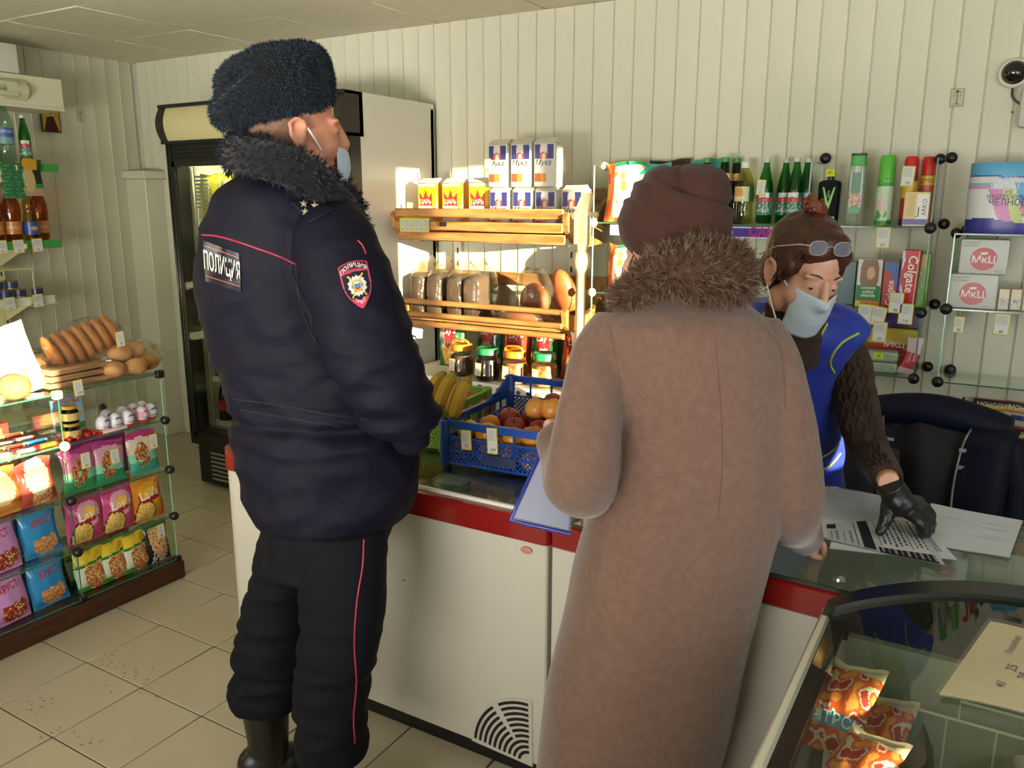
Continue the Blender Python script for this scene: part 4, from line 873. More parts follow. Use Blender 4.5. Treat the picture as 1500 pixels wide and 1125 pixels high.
for k, x in enumerate((-3.675, -3.60, -3.525, -3.45)): dup(j0, (x-.02, 3.11, 1.087), .3, 'orange juice bottle on the middle fridge shelf, %s from the left' % ('second', 'third', 'fourth', 'fifth')[k])
def p_pepsi(u, v):
    if disc(u, v, .3, .55, .17, .55): return '#c4313a' if v > .6 else ('#d8d8dc' if v > .5 else '#24308f')
    return '#27308a' if v > .1 else '#1d2570'
o = put('cola_pack', box_mesh('cola_pack', .30, .12, .13, '#27308a', p_pepsi, [('pepsi', -.06, .028, .03, '#d0d4e4', dict(bold=.02))], ch=.012, nx=26)); place(o, (-3.52, 3.15, .362), 0); tag(o, 'blue shrink pack of cola on the lower fridge shelf', 'drink pack')
o = put('drink_pack', box_mesh('drink_pack', .20, .12, .15, '#c9a22c', lambda u, v: '#d8b83a' if v > .4 else '#b0402a', ch=.012)); place(o, (-3.25, 3.15, .362), 0); tag(o, 'yellow and red drink pack beside the cola pack', 'drink pack')
SOD = [(.002, 0), (.032, .001), (.034, .012), (.034, .12), (.03, .16), (.014, .21), (.013, .225)]
s0 = bottle('soda_bottle', 'dark soda bottle at the left of the lower fridge shelf', 'bottle', SOD, clear('soda_brown', '#3a1a10'), '#b3271e', (.015, .22, .237), (.06, .12), lambda u, v: '#a3251e', group='dark soda bottles in the fridge'); place(s0, (-3.76, 3.1, .362), 0)
for k, (x, y, z) in enumerate(((-3.70, 3.2, .362), (-3.77, 3.1, .622), (-3.69, 3.1, .622))): dup(s0, (x, y, z), .4, ('dark soda bottle behind the cola pack at the left', 'dark soda bottle on the middle low shelf, leftmost', 'dark soda bottle on the middle low shelf, second')[k])
for k, (x, c) in enumerate(((-3.54, '#b98a7a'), (-3.40, '#8f8a5a'), (-3.26, '#a88a70'))):
    t = thing('sausage_pack', 'wrapped sausage pack on the fridge shelf above the cola, %s' % ('left', 'middle', 'right')[k], 'food pack', (x, 3.15, .622)); m = MB(); m.ball((0, 0, .045), (.06, .08, .045), 14, 8); m.build('sausage', mat('sausage_%d' % k, c, rough=.5), t, 60); film_bag(.13, .18, .095, 50+k, .1).build('film', FILM, t)
t = thing('meat_tray', 'pink meat tray on the floor of the fridge', 'food pack', (-3.42, 3.12, .302), .3); MB().box(-.12, .12, -.09, .09, 0, .03, ch=.008).build('tray', mat('tray_white', '#c9c4b8', rough=.5), t); m = MB(); m.ball((0, 0, .035), (.105, .075, .025), 16, 8); m.build('meat', mat('meat_pink', '#a8604a', rough=.4, vary=(25, '#c9958a')), t)
# --- flour on the upper tray of the rack
FZ = 1.456
def flour_yellow():
    w, h, d = .118, .232, .085
    def f(u, v):
        v = max(.01, (v-.20)/.80)
        if v > .93: return '#cfc7b4'
        a = abs(u-.44)
        if v < .40: 
            if u > .78: return '#d9b08a' if int(v*30+u*12) % 3 else '#b07a4a'
            return '#cbc8bc'
        if .36 <= v < .62 and a < .34+.05*(v-.36): return '#8f2a22'
        if v >= .62:
            if a < .13*(1-(v-.62)/.22) or (a > .15 and a < .365 and v < .62+.14*(a-.15)/.2): return '#8f2a22'
        return '#d9a021'
    return box_mesh('flour_packet', w, d, h, '#d39a1f', f, [('ЦАРЬ', -.007, .140, .030, '#d9cfc2', dict(bold=.02, sx=.85)), ('МУКА', -.012, .093, .026, '#1f1d1a', dict(bold=.015, sx=.8))], nx=30, ny=34, m=PRINT, ch=.006)
fm = flour_yellow()
mb = MB(); mb.rings([[(-.055, -.04, 0), (.055, -.04, 0), (.055, .04, 0), (-.055, .04, 0)], [(-.05, -.022, .012), (.05, -.022, .012), (.05, .022, .012), (-.05, .022, .012)], [(-.052, -.004, .022), (.052, -.006, .024), (.052, .004, .024), (-.052, .006, .022)]]); crimp = mb.mesh('folded_top', mat('paper_white', '#d2cdc0', rough=.6), 0)
for k, x in enumerate((-2.435, -2.290, -2.137)):
    o = put('flour_packet', fm); place(o, (x, 3.345, FZ), .04*(k-1)); tag(o, 'yellow flour packet on the upper tray, %s of three' % ('leftmost', 'middle', 'rightmost')[k], 'flour packet', 'yellow flour packets'); put('folded_top', crimp, o, (0, 0, .230))
def p_muka(u, v):
    if v > .64:
        if disc(u, v, .47, .84, .20, .75) and v > .80: return '#d8d4d0'
        if disc(u, v, .47, .80, .22, .6): return '#b8463a' if abs(u-.47) > .10 else '#d6c3b0'
        if abs(u-.47) < .10 and v > .69: return '#d6cdc0'
        return '#343a80'
    if .10 < v < .28 and u < .62: return '#b8542c' if u < .30 else '#d08a35'
    return '#d3cfc6'
wm = box_mesh('flour_packet', .108, .085, .192, '#d3cfc6', p_muka, [('Мука', -.005, .105, .036, '#23243a', dict(shear=.3, sx=.85)), ('MV', -.003, .148, .013, '#a03028', dict(bold=.03))], nx=26, ny=34, m=PRINT, ch=.008)
cnt = 0
for row, (z, xs) in enumerate(((FZ, (-2.015, -1.893, -1.775, -1.640)), (FZ+.206, (-2.025, -1.905, -1.785)))):
    for k, x in enumerate(xs):
        o = put('flour_packet', wm); place(o, (x, 3.33 if row == 0 else 3.335, z), .03*((k % 3)-1)); 
        tag(o, 'white and blue flour packet, %s row, %s' % (('lower', 'upper')[row], ('first', 'second', 'third', 'fourth')[k]+' from the left'), 'flour packet', 'white and blue flour packets'); put('folded_top', crimp, o, (0, 0, .191))
c = at_y(600, 306, 3.29); price_tag('52', (c[0], 3.285, c[2]-.03), .0, 'price tag leaning on the leftmost yellow flour packet', tilt=.12)
c = at_y(714, 250, 3.28); price_tag('46', (c[0]+.005, 3.275, c[2]-.01), 0, 'price tag on the upper white flour packet at the left')
mb = MB(); mb.box(-.087, .087, -.0015, .0015, 0, .066, '#c4b83c')
for k in range(6):
    x = -.0715+.0286*k; mb.box(x-.011, x+.011, -.0022, -.0015, .006, .060, '#b4b4b0')
    for q in range(6): mb.box(x-.009, x+.007, -.0026, -.0022, .052-.005*q, .0535-.005*q, '#85878a')
    mb.text(('34', '33', '33', '35', '37', '31')[k], .012, lambda a, z: (x+a, -.0027, .0135+z), '#3a3c44', bold=.01)
c = at_y(608, 340, 3.175); o = put('price_strip', mb.mesh('price_strip', PAPER, 0), None, (c[0], 3.172, c[2])); tag(o, 'yellow rimmed strip of six price cards on the front of the upper tray', 'price strip')
mb = MB(); mb.box(-.02, .02, -.001, .001, 0, .02, '#2c2622'); c = at_y(648, 330, 3.175); o = put('shelf_label', mb.mesh('shelf_label', PAPER, 0), None, (c[0]+.005, 3.172, c[2]-.005)); tag(o, 'small dark label beside the strip of price cards', 'label')
# --- bread on the lower tray
LZ = 1.041
rye = mat('rye_crust', '#3c281c', rough=.65, vary=(14, '#523826'), bump=(50, .4, .004)); rye2 = mat('brown_bread', '#8a4a22', rough=.5, vary=(10, '#a8622f'), bump=(40, .3, .003))
def tin_loaf(label, loc, rz, L=.21, w=.085, h=.115, m=rye, grp='rye tin loaves in clear bags'):
    t = thing('tin_loaf', label, 'bread', loc, rz, grp); mb = MB(); n = 20; rs = []
    for k in range(9):
        s = k/8; q = 1-.06*abs(2*s-1)**4; a = np.arange(n)*2*PI/n; f = lambda c: np.sign(c)*np.abs(c)**.45
        top = 1+.10*math.sin(PI*s)
        rs.append(np.stack([w/2*q*f(np.cos(a)), np.full(n, (s-.5)*L), h/2+np.where(np.sin(a) > 0, top, 1)*h/2*q*f(np.sin(a))], 1))
    mb.rings(rs); mb.build('crust', m, t, 60)
    mb = MB(); rs = []
    for k in range(11):
        s = k/10; n2 = 22; a = np.arange(n2)*2*PI/n2; z = s*(h+.075); q = 1.07 if z < h else max(.12, 1.05-(z-h)/.075*.75)
        e = np.array([1+.12*noise.noise((math.cos(x)*2.2+L*50, math.sin(x)*2.2+rz*9, s*4)) for x in a])*q
        f = lambda c: np.sign(c)*np.abs(c)**.5
        rs.append(np.stack([(w/2+.004)*e*f(np.cos(a)), (L/2+.004)*(e if z > h else np.maximum(e, 1))*f(np.sin(a)), np.full(n2, max(z, .0006))+.02*(s > .9)*np.cos(3*a)], 1))
    mb.rings(rs, caps=False); mb.build('film', FILM, t, 60); return t
for k, x in enumerate((-2.485, -2.385, -2.27, -2.175)): tin_loaf('grey rye tin loaf in a clear bag on the lower tray, %s from the left' % ('first', 'second', 'third', 'fourth')[k], (x, 3.38, LZ), .06*(k-1.5), h=.20, w=.088)
t = thing('baton_loaf', 'brown oval loaf in a clear bag leaning on the wall over the lower tray', 'bread', (-1.755, 3.43, LZ), 0); mb = MB(); mb.M = T(0, .03, .13, rx=.25, rz=.1, ry=-.22); mb.ball((0, 0, 0), (.06, .045, .125), 18, 12); mb.M = None; mb.build('crust', rye2, t, 60)
t = thing('baton_loaf', 'shorter brown loaf in a crinkled clear bag left of the leaning oval loaf', 'bread', (-1.87, 3.37, LZ), 0); mb = MB(); mb.M = T(0, 0, .095, ry=-.08); mb.ball((0, 0, 0), (.075, .05, .09), 18, 12); mb.M = None; mb.build('crust', rye2, t, 60)
mb = MB(); mb.M = T(0, 0, 0, ry=-PI/2); m2 = film_bag(.25, .13, .17, 71, .3); m2.v[-1] = m2.v[-1][:, [2, 1, 0]]*np.array([1, 1, 1])+np.array([-.09, 0, .128]); m2.build('film', FILM, t, 60)
t = thing('baton_loaf', 'flat brown loaf lying in a clear bag behind the rods of the lower tray', 'bread', (-1.86, 3.255, LZ), .05); mb = MB(); mb.ball((0, 0, .035), (.12, .04, .035), 18, 10); mb.build('crust', rye2, t, 60); film_bag(.31, .10, .085, 77, .2).build('film', FILM, t, 60)
o = put('paper_packet', bag_mesh('paper_packet', .20, .24, .08, lambda u, v: '#d8d2c4', seed=90, m=wp)); place(o, (-1.50, 3.22, .80), .2, rx=-.1); tag(o, 'white paper packet shining in the sun at the foot of the turned post', 'packet')
# --- crisps and jars on the lower shelf
SZ = .763
def lays2(col, seed, word=None):
    def f(u, v):
        if v > .965 or v < .03: return col[1]
        if disc(u, v, .5, .76, .26, .75): return '#d9b23c' if v > .86 else '#b02a2c'
        if disc(u, v, .5, .2, .28, .7): return ['#cf9a45', '#dcb05c', '#bd8436'][int(abs(blob(u*1.5, v*1.5, 4))*11) % 3]
        return col[0]
    tx = [("Lay's", .5, .75, .045, '#e6e0d8', dict(bold=.03, rot=.1))]
    if word: tx.append((word, .5, .52, .028, '#d8dcd0', dict(shear=.2)))
    return bag_mesh('crisp_bag', .165, .25, .07, f, tx, seed=seed, back=col[1])
g2 = lays2(('#1f5a30', '#174524'), 91, 'лук'); o2 = lays2(('#b8431f', '#9c3719'), 92)
for me, x, y, lb in ((g2, -2.385, 3.42, 'green crisp bag standing at the left of the lower shelf'), (g2, -2.205, 3.50, 'green crisp bag behind the orange lidded jar'), (o2, -2.03, 3.48, 'orange crisp bag in the sun above the green lidded jar'), (g2, -1.86, 3.47, 'green crisp bag between the two orange bags'), (o2, -1.68, 3.44, 'orange crisp bag under the right end of the bread rack'), (o2, -1.50, 3.50, 'orange crisp bag at the right end of the lower shelf')):
    o = put('crisp_bag', me); place(o, (x, y, SZ), .08*math.sin(x*9), rx=-.08); tag(o, lb, 'crisp bag', 'crisp bags on the lower shelf')
JAR = [(.002, 0), (.052, .001), (.060, .010), (.062, .03), (.0605, .034), (.062, .06), (.0605, .064), (.062, .085), (.058, .10), (.048, .113), (.046, .13)]
jar_gl = clear('jar_plastic', '#e8ece4', rough=.08)
def big_jar(label, loc, lid, lm, handle, num):
    t = thing('plastic_jar', label, 'jar', loc, 0, 'big plastic jars'); MB().lathe(JAR, 26).build('body', jar_gl, t, 60)
    MB().lathe([(max(r-.004, .002), z+.003) for r, z in JAR if z < .105], 22).build('contents', lm, t, 60)
    MB().lathe([(.050, .125), (.054, .128), (.054, .152), (.049, .158), (.044, .156), (.002, .154)], 26).build('lid', mat('lid_'+lid.strip('#'), lid, rough=.4), t, 40)
    if handle: mb = MB(); mb.tube([(-.048, 0, .150), (-.046, -.01, .168), (-.03, -.014, .178), (.03, -.014, .178), (.046, -.01, .168), (.048, 0, .150)], .006, 8); mb.build('handle', MATS['lid_'+lid.strip('#')], t, 60)
    c = loc; price_tag(num, (c[0]+.0-.012, c[1]-.069, c[2]+.03), -.1, 'price tag on the '+label.split(' on ')[0], tilt=.06)
drk = mat('jam_dark', '#1d0f0a', rough=.3); brn = mat('cocoa_brown', '#3a1e12', rough=.5, vary=(30, '#552f1c')); red = mat('sweets_red', '#8f4a34', rough=.4, vary=(40, '#b88a5a')); cnd = mat('sweets_mixed', '#a8452f', rough=.4, vary=(38, '#cfae62'))
big_jar('brown filled jar with an orange handled lid on the lower shelf', (-2.225, 3.275, SZ), '#c4761c', brn, True, '42')
big_jar('dark filled jar with a green lid on the lower shelf', (-2.055, 3.245, SZ), '#1d7a45', drk, False, '69')
big_jar('pinkish jar with an orange lid on the lower shelf', (-1.905, 3.245, SZ), '#c97a1c', red, True, '80')
big_jar('sunlit sweet jar with a green lid on the lower shelf', (-1.755, 3.26, SZ), '#2a9a5c', cnd, False, '75')
# --- glass shelves right of the rack
gball = black_pl
def glass_unit(name, label, xs, zs, y0, y1, tops, pale=False):
    t = thing(name, label, 'display shelf', ((xs[0]+xs[-1])/2, y1, zs[0]))
    N = lambda: setattr(mb := MB(), 'M', Matrix.Translation((-(xs[0]+xs[-1])/2, -y1, -zs[0]))) or mb
    for z in zs[:-1] if tops else zs:
        mb = N(); mb.box(xs[0], xs[-1], y0, y1, z-.0025, z+.0025); s = mb.build('glass_shelf', glass, t, 0); mb = N(); mb.box(xs[0], xs[-1], y0-.002, y0, z-.0028, z+.0028); mb.build('shelf_edge', glass_green, s, 0)
    for i, x in enumerate(xs):
        mb = N(); mb.box(x-.002, x+.002, y0, y1, zs[0], zs[-1]); s = mb.build('glass_upright', glass, t, 0); mb = N(); mb.box(x-.0024, x+.0024, y0-.002, y0, zs[0], zs[-1]); mb.build('upright_edge', glass_green if i else mat('edge_pale', '#9fd0b4', rough=.2), s, 0)
    for x in (xs[0], xs[-1]):
        for k, z in enumerate(zs):
            mb = N(); pm = pale and x == xs[0]
            if k < len(zs)-1: mb.ball((x, y0-.003, z), (.021, .017, .021), 14, 10)
            else: mb.ball((x, y0+.1, z), (.02, .02, .02), 14, 10)
            mb.build('connector', mat('pale_connector', '#b9b59c', rough=.35) if pm else gball, t)
            mb = N(); mb.ball((x+.03, y1-.005, z+.01), (.021, .015, .021), 14, 10); mb.build('connector', mat('pale_connector', '#b9b59c', rough=.35) if pm else gball, t)
    return t
GY0, GY1 = 3.40, 3.632
glass_unit('glass_shelf_unit', 'glass shelf unit with black ball joints holding bottles and toiletries', (-1.588, -.668, -.232), (.943, 1.195, 1.507, 1.755), GY0, GY1, True, True)
glass_unit('glass_shelf_unit', 'glass shelf unit with toilet paper and napkins at the right picture edge', (-.150, .50), (.940, 1.215, 1.487), GY0, GY1, False)
for px, py in ((1047, 250), (1209, 232)):
    c = at_y(px, py, 3.62); mb = MB(); mb.ball((0, 0, 0), (.022, .014, .022), 14, 10); mb.cyl((0, 0, 0), (0, .018, 0), .008, 10); o = mb.build('glass_clip', gball, None, 40, tuple(c)); tag(o, 'black round glass clip on the wall above the %s' % ('customer\'s hat' if px < 1100 else 'black V bottle'), 'clip')
# sign strip under the bottles
mb = MB(); mb.box(-1.50, -.69, 3.388, 3.392, 1.455, 1.50, '#cfc4d4')
mb.box(-1.10, -.80, 3.3872, 3.388, 1.460, 1.495, '#4a3a8f')
ss = lambda x0, z0: (lambda x, z: (x0+x, 3.3866, z0+z))
for x, c in ((-1.03, '#d9d0d8'), (-.97, '#d9d0d8'), (-1.08, '#dfd4dc')): mb.poly([(x+.016*math.cos(a), 3.3869, 1.478+.016*math.sin(a)) for a in np.linspace(0, 2*PI, 15)[:-1]], c)
mb.text('САМК', .052, ss(-.815, 1.478), '#c42a6a', bold=.05, sx=.95); mb.text('о', .03, ss(-.97, 1.478), '#5a3a8f', bold=.03); mb.text('к', .03, ss(-1.03, 1.478), '#b03a5a', bold=.02)
mb.text('сок', .04, ss(-1.40, 1.478), '#7a5a8a', bold=.02)
o = mb.build('sign_strip', PAPER, None, 0); tag(o, 'pink and purple lettered advertising strip on the edge below the bottles', 'sign')
# bottles
BZ = 1.511
b0 = green_bottle('green water bottle with a price tag, right of the lemonade', 'green water bottles on the glass shelf'); place(b0, (-.862, 3.50, BZ), .1)
dup(b0, (-.80, 3.565, BZ), .2, 'green water bottle half hidden between the two front ones'); dup(b0, (-.742, 3.50, BZ), -.1, 'green water bottle at the upright glass next to the black bottle'); dup(b0, (-.715, 3.57, BZ), .3, 'green water bottle in the back beside the upright glass')
price_tag('31', (-.872, 3.462, BZ+.115), 0, 'price tag on the green water bottle', tilt=.05, lean=-.03)
BEER = [(.002, 0), (.034, .001), (.037, .01), (.037, .15), (.034, .17), (.019, .205), (.018, .245), (.0155, .25), (.0155, .265)]
beer_gl = clear('dark_green_glass', '#2c7a38', rough=.04)
bb = bottle('beer_bottle', 'dark green bottle with an amber neck label left of the lemonade', 'bottle', BEER, beer_gl, '#3a8a4a', (.0185, .25, .27), (.175, .205), lambda u, v: '#c98a3a' if abs(u-.5) > .16 or blob(u*3, v, 2) > 0 else '#d8c49a', group='dark green bottles on the glass shelf'); place(bb, (-1.035, 3.50, BZ), 0)
bb.children[2].scale = (.62, .62, 1) if False else (1, 1, 1)
dup(bb, (-1.115, 3.51, BZ), .3, 'dark green bottle just right of the customer\'s hat'); dup(bb, (-1.01, 3.585, BZ), .3, 'dark green bottle in the second line behind the amber necked one')
LEM = [(.002, .0), (.034, .001), (.038, .012), (.038, .06), (.036, .075), (.038, .09), (.038, .16), (.034, .18), (.02, .215), (.015, .22), (.015, .235)]
t = bottle('lemonade_bottle', 'pale yellow lemonade bottle with a white cap between the green bottles', 'bottle', LEM, clear('lemonade', '#e3e3b0', rough=.05), '#d8d8d2', (.0175, .225, .25), (.09, .15), lambda u, v: '#2d6b3a' if u > .6 else ('#c98a4a' if disc(u, v, .42, .6, .10, .3) else '#c4c98a'), [('ЛИМОН', -.01, .105, .014, '#e6e6d8', dict(bold=.03))]); place(t, (-.948, 3.50, BZ), .1)
t = thing('gel_bottle', 'flat black bottle with a green V and a yellow price sticker', 'bottle', (-.610, 3.50, BZ-.0))
mb = MB(); mb.rings([[(sx*w_/2, sy*.02, z) for sx, sy in ((-1, -.6), (-.8, -1), (.8, -1), (1, -.6), (1, .6), (.8, 1), (-.8, 1), (-1, .6))] for z, w_ in ((0, .07), (.004, .075), (.15, .082), (.165, .078), (.172, .05))]); mb.build('body', mat('gel_black', '#0a0b0a', rough=.6, spec=.15), t)
MB().lathe([(.012, .17), (.012, .185), (.016, .187), (.016, .212), (.013, .215)], 16).build('cap', black_pl, t)
mb = MB(); mb.poly([(-.024, -.0208, .145), (-.018, -.0208, .145), (.0, -.0208, .085), (.018, -.0208, .145), (.024, -.0208, .145), (.004, -.0208, .06), (-.004, -.0208, .06)], '#6aa83a'); mb.text('VEGA', .012, lambda x, z: (-z*0+x*.0+z*-1*0-.0+z, -.0209, .118+x), '#7ab84a'); mb.poly([(.008, -.0208, .02), (.028, -.0208, .02), (.028, -.0208, .032), (.008, -.0208, .032)], '#9a9a98'); mb.build('print', PRINT, t, 0)
mb = MB(); mb.box(-.017, .017, -.0175, -.0165, .186, .214, '#c9d03a'); mb.text('57-', .014, lambda x, z: (x, -.0178, .20+z), '#20241a', bold=.02); mb.build('price_sticker', PAPER, t, 0)
t = thing('shampoo_bottle', 'clear shampoo bottle with a green cap beside the black bottle', 'bottle', (-.512, 3.50, BZ-.0))
mb = MB(); ringf = lambda w_, d_, z: [(w_/2*math.copysign(abs(math.cos(a))**.6, math.cos(a)), d_/2*math.copysign(abs(math.sin(a))**.6, math.sin(a)), z) for a in np.arange(20)*2*PI/20]
mb.rings([ringf(.06, .034, 0), ringf(.068, .04, .006), ringf(.066, .04, .10), ringf(.058, .036, .225)]); mb.build('body', clear('shampoo_clear', '#dfe8dc', rough=.06, haze=.12), t, 60)
mb = MB(); mb.rings([ringf(.058, .037, .226), ringf(.056, .036, .262)]); mb.build('cap', mat('cap_green', '#3fa545', rough=.35), t); mb = MB(); mb.rings([ringf(.057, .037, .2625), ringf(.055, .036, .272)]); mb.build('cap_top', mat('cap_dark_green', '#17452a', rough=.35), t)
mb = MB(); mb.grid(14, 26, lambda u, v: (-.021+.042*u, -.0212, .045+.155*v), lambda u, v: '#3c9150' if v < .16 else (['#b58a6a', '#d8b89a', '#7a4a32'][int(abs(blob(u, v*2, 4))*9) % 3] if .2 < v < .5 else ('#3f7a55' if disc(u, v, .5, .86, .42, .35) else '#cfd6cb'))); mb.build('label', PRINT, t, 0)
def aerosol(name, label, loc, body, capc, r=.026, h=.19, lab=(), capz=.06):
    t = thing(name, label, 'spray can', loc); MB().lathe([(.002, 0), (r, .001), (r, h-capz-.012), (r-.006, h-capz), (.002, h-capz)], 22, colf=lambda i, j: '#b8b8b0' if i == 0 else body).build('can', PRINT, t, 40)
    mb = MB(); nz = 26; mb.grid(30, nz, lambda u, v: ((r+.0006)*math.sin(PI*1.3*(u-.5)), -(r+.0006)*math.cos(PI*1.3*(u-.5)), .006+v*(h-capz-.02)), lab[0])
    for s, dx, z, size, c, kw in lab[1:]: mb.text(s, size, lambda x, q: ((r+.0016)*math.sin((x+dx)/r), -(r+.0016)*math.cos((x+dx)/r), z+q), c, **kw)
    mb.build('label', PRINT, t, 60); MB().lathe([(r-.001, h-capz-.01), (r-.001, h-.012), (r-.006, h), (.006, h+.002), (.002, h+.002)], 22).build('cap', mat('cap_'+capc.strip('#'), capc, rough=.35), t, 50); return t
def p_gr(u, v):
    if v < .07: return '#2c7a3a'
    if v < .30: return '#b9d0a8' if blob(u, v, 2) < .1 else '#4a8a45'
    if v < .55 and disc(u, v, .4, .42, .22, .7): return '#d0b8b8'
    if v < .85: return '#b8d0b0'
    return '#59b43a'
aerosol('air_freshener', 'green and white air freshener can right of the shampoo', (-.408, 3.50, BZ), '#59b43a', '#59b43a', .030, .262, (p_gr, ('Gratia', 0, .155, .024, '#1f4a35', dict(shear=.3))), .075)
p_rd = lambda u, v: '#d0a22c' if .55 < v < .9 else ('#9c1f18' if v > .1 else '#241a18')
aerosol('insect_spray', 'red insect spray can with a price tag, left of the two red cans', (-.325, 3.50, BZ), '#9c1f18', '#c4231d', .026, .255, (p_rd, ('ДИХЛОФОС', .006, .085, .018, '#e0c23a', dict(bold=.02, rot=PI/2))), .055)
aerosol('insect_spray', 'red insect spray can behind the yellow shaving cream box', (-.270, 3.545, BZ), '#9c1f18', '#c4231d', .026, .255, (lambda u, v: '#d0a22c' if v > .8 else '#b8501f', ('ДЭТА', 0, .165, .02, '#3a1410', dict(bold=.02))), .055)
price_tag('72', (-.332, 3.462, BZ+.145), 0, 'price tag on the red insect spray', w=.045, h=.075, tilt=.04)
def p_arko(u, v):
    if v < .22: return '#5a4a9f' if v > .03 else '#cfc8c0'
    if u < .5: return '#cdb572' if not (.15 < u < .4 and .3 < v < .9) else '#c4ab68'
    return '#d8d8d2' if v < .95 else '#c9b53a'
o = put('cream_carton', box_mesh('cream_carton', .085, .035, .125, '#cfc8b0', p_arko, [('ARKO', .027, .07, .022, '#2c2c34', dict(rot=PI/2)), ('J', .008, .055, .04, '#2c2c34', {})], nx=20)); place(o, (-.288, 3.445, BZ)); tag(o, 'yellow and white shaving cream carton before the red cans', 'carton')
# chip bags at the left of the glass unit, in the sun
def p_or(u, v):
    if u < .22 or v < .06: return '#c4552a' if blob(u, v, 1) < .2 else '#d98a3a'
    if v > .93: return '#2f8a55'
    if blob(u, v, 6) > .28: return '#d8913a'
    return '#d9d2c4'
for k, (x, y, z, c, s) in enumerate(((-1.47, 3.47, BZ, p_or, .26), (-1.30, 3.56, BZ, lambda u, v: '#2a1c16' if v > .9 else '#8f3a2c', .27), (-1.17, 3.57, BZ, lambda u, v: '#2f8f78' if v > .85 else '#c9892c', .265), (-1.36, 3.48, BZ, lambda u, v: '#3aa58f' if v > .8 else '#c8b89a', .255))):
    o = put('crisp_bag', bag_mesh('crisp_bag', .19, s, .06, c, seed=100+k, back='#a8522c')); place(o, (x, y, z), .05*k, rx=-.06); tag(o, ('orange and white crisp bag glaring at the left of the glass shelf', 'dark red crisp bag with a black top edge behind', 'orange crisp bag with a green top edge behind the hat', 'teal topped crisp bag behind the hat')[k], 'crisp bag')
for k, (x, z, c) in enumerate(((-1.47, 1.199, p_or), (-1.33, 1.199, lambda u, v: '#cfc6ba' if blob(u, v, 8) < .15 else '#c0392b'), (-1.47, .947, lambda u, v: '#c9a24a' if u < .5 else '#7a3a20'), (-1.34, .947, lambda u, v: '#b8925a'), (-1.15, 1.199, p_or), (-1.02, 1.199, lambda u, v: '#b9a58a'))):
    o = put('snack_bag', bag_mesh('snack_bag', .15, .215, .06, c, seed=110+k, back='#a8622c')); place(o, (x, 3.47, z), .05*k, rx=-.06); tag(o, ('orange and white snack bag on the middle glass shelf by the post', 'white and red snack bag on the middle glass shelf by the hat', 'yellow and brown snack bag on the lowest glass shelf by the post', 'tan snack bag on the lowest glass shelf', 'orange snack bag behind the customer\'s hat', 'beige snack bag behind the customer\'s hat')[k], 'snack bag')
# --- toiletries on the middle shelf
MZ = 1.199
def p_hair(u, v):
    if v < .12: return '#c9762c' if u > .2 else '#c9c03a'
    if v < .45: return '#2f7a3f'
    if disc(u, v, .55, .72, .17, 1.25): return '#d3a58c'
    if disc(u, v, .5, .70, .40, .95): return '#8a6a50'
    return '#cfcfca'
o = put('hair_dye_carton', box_mesh('hair_dye_carton', .088, .05, .185, '#cfcfca', p_hair, [('GARNIER', 0, .075, .013, '#e0e8e0', dict(bold=.02)), ('color', 0, .061, .019, '#e0e8e0', dict(bold=.02)), ('naturals', 0, .047, .019, '#e0e8e0', dict(bold=.02, sx=.85))], nx=26, ny=46)); place(o, (-.428, 3.46, MZ), .05); tag(o, 'hair dye carton with a smiling long haired portrait on the middle glass shelf', 'carton')
def p_col(top):
    def f(u, v):
        if (v-.70)+.42*u*u > .10: return '#2c5f9c' if v < .93 else '#3c4550'
        return '#b3272c'
    def g(u, v):
        if u < .30*(1-v)+.12*math.sin(9*v)+.02: return '#2d8a4a' if v < .25 else ('#2f6ab0' if u < .18*(1-v) else '#d0d6de')
        if u > .93: return '#d8c8c8'
        return '#c0282e'
    return f if top else g
o = put('toothpaste_carton', box_mesh('toothpaste_carton', .052, .045, .185, '#a8262a', p_col(True), [('Colgate', .002, .06, .034, '#e4d6d4', dict(bold=.03, rot=PI/2, sx=.9))], nx=16, ny=46)); place(o, (-.350, 3.46, MZ), -.05); tag(o, 'red toothpaste carton with a blue top, lettering reading upwards', 'carton')
o = put('toothpaste_carton', box_mesh('toothpaste_carton', .062, .045, .225, '#b3272c', p_col(False), [('Colgate', .008, .135, .045, '#e8dedc', dict(bold=.035, rot=-PI/2))], nx=20, ny=50)); place(o, (-.292, 3.455, MZ), -.1, ry=.03); tag(o, 'tall toothpaste carton with lettering reading downwards and a blue and green side', 'carton')
o = put('green_packet', box_mesh('green_packet', .05, .05, .215, '#6ea536', lambda u, v: '#d9a820' if v > .72 else ('#b8d85a' if blob(u*2, v*2, 3) > .2 else '#6ea536'), nx=12, ny=30, ch=.01)); place(o, (-.248, 3.52, MZ), 0); tag(o, 'yellow and green packet at the right end of the middle glass shelf', 'packet')
o = put('teal_carton', box_mesh('teal_carton', .06, .05, .17, '#1f5a60')); place(o, (-.515, 3.52, MZ)); tag(o, 'teal carton partly behind the seller\'s head', 'carton')
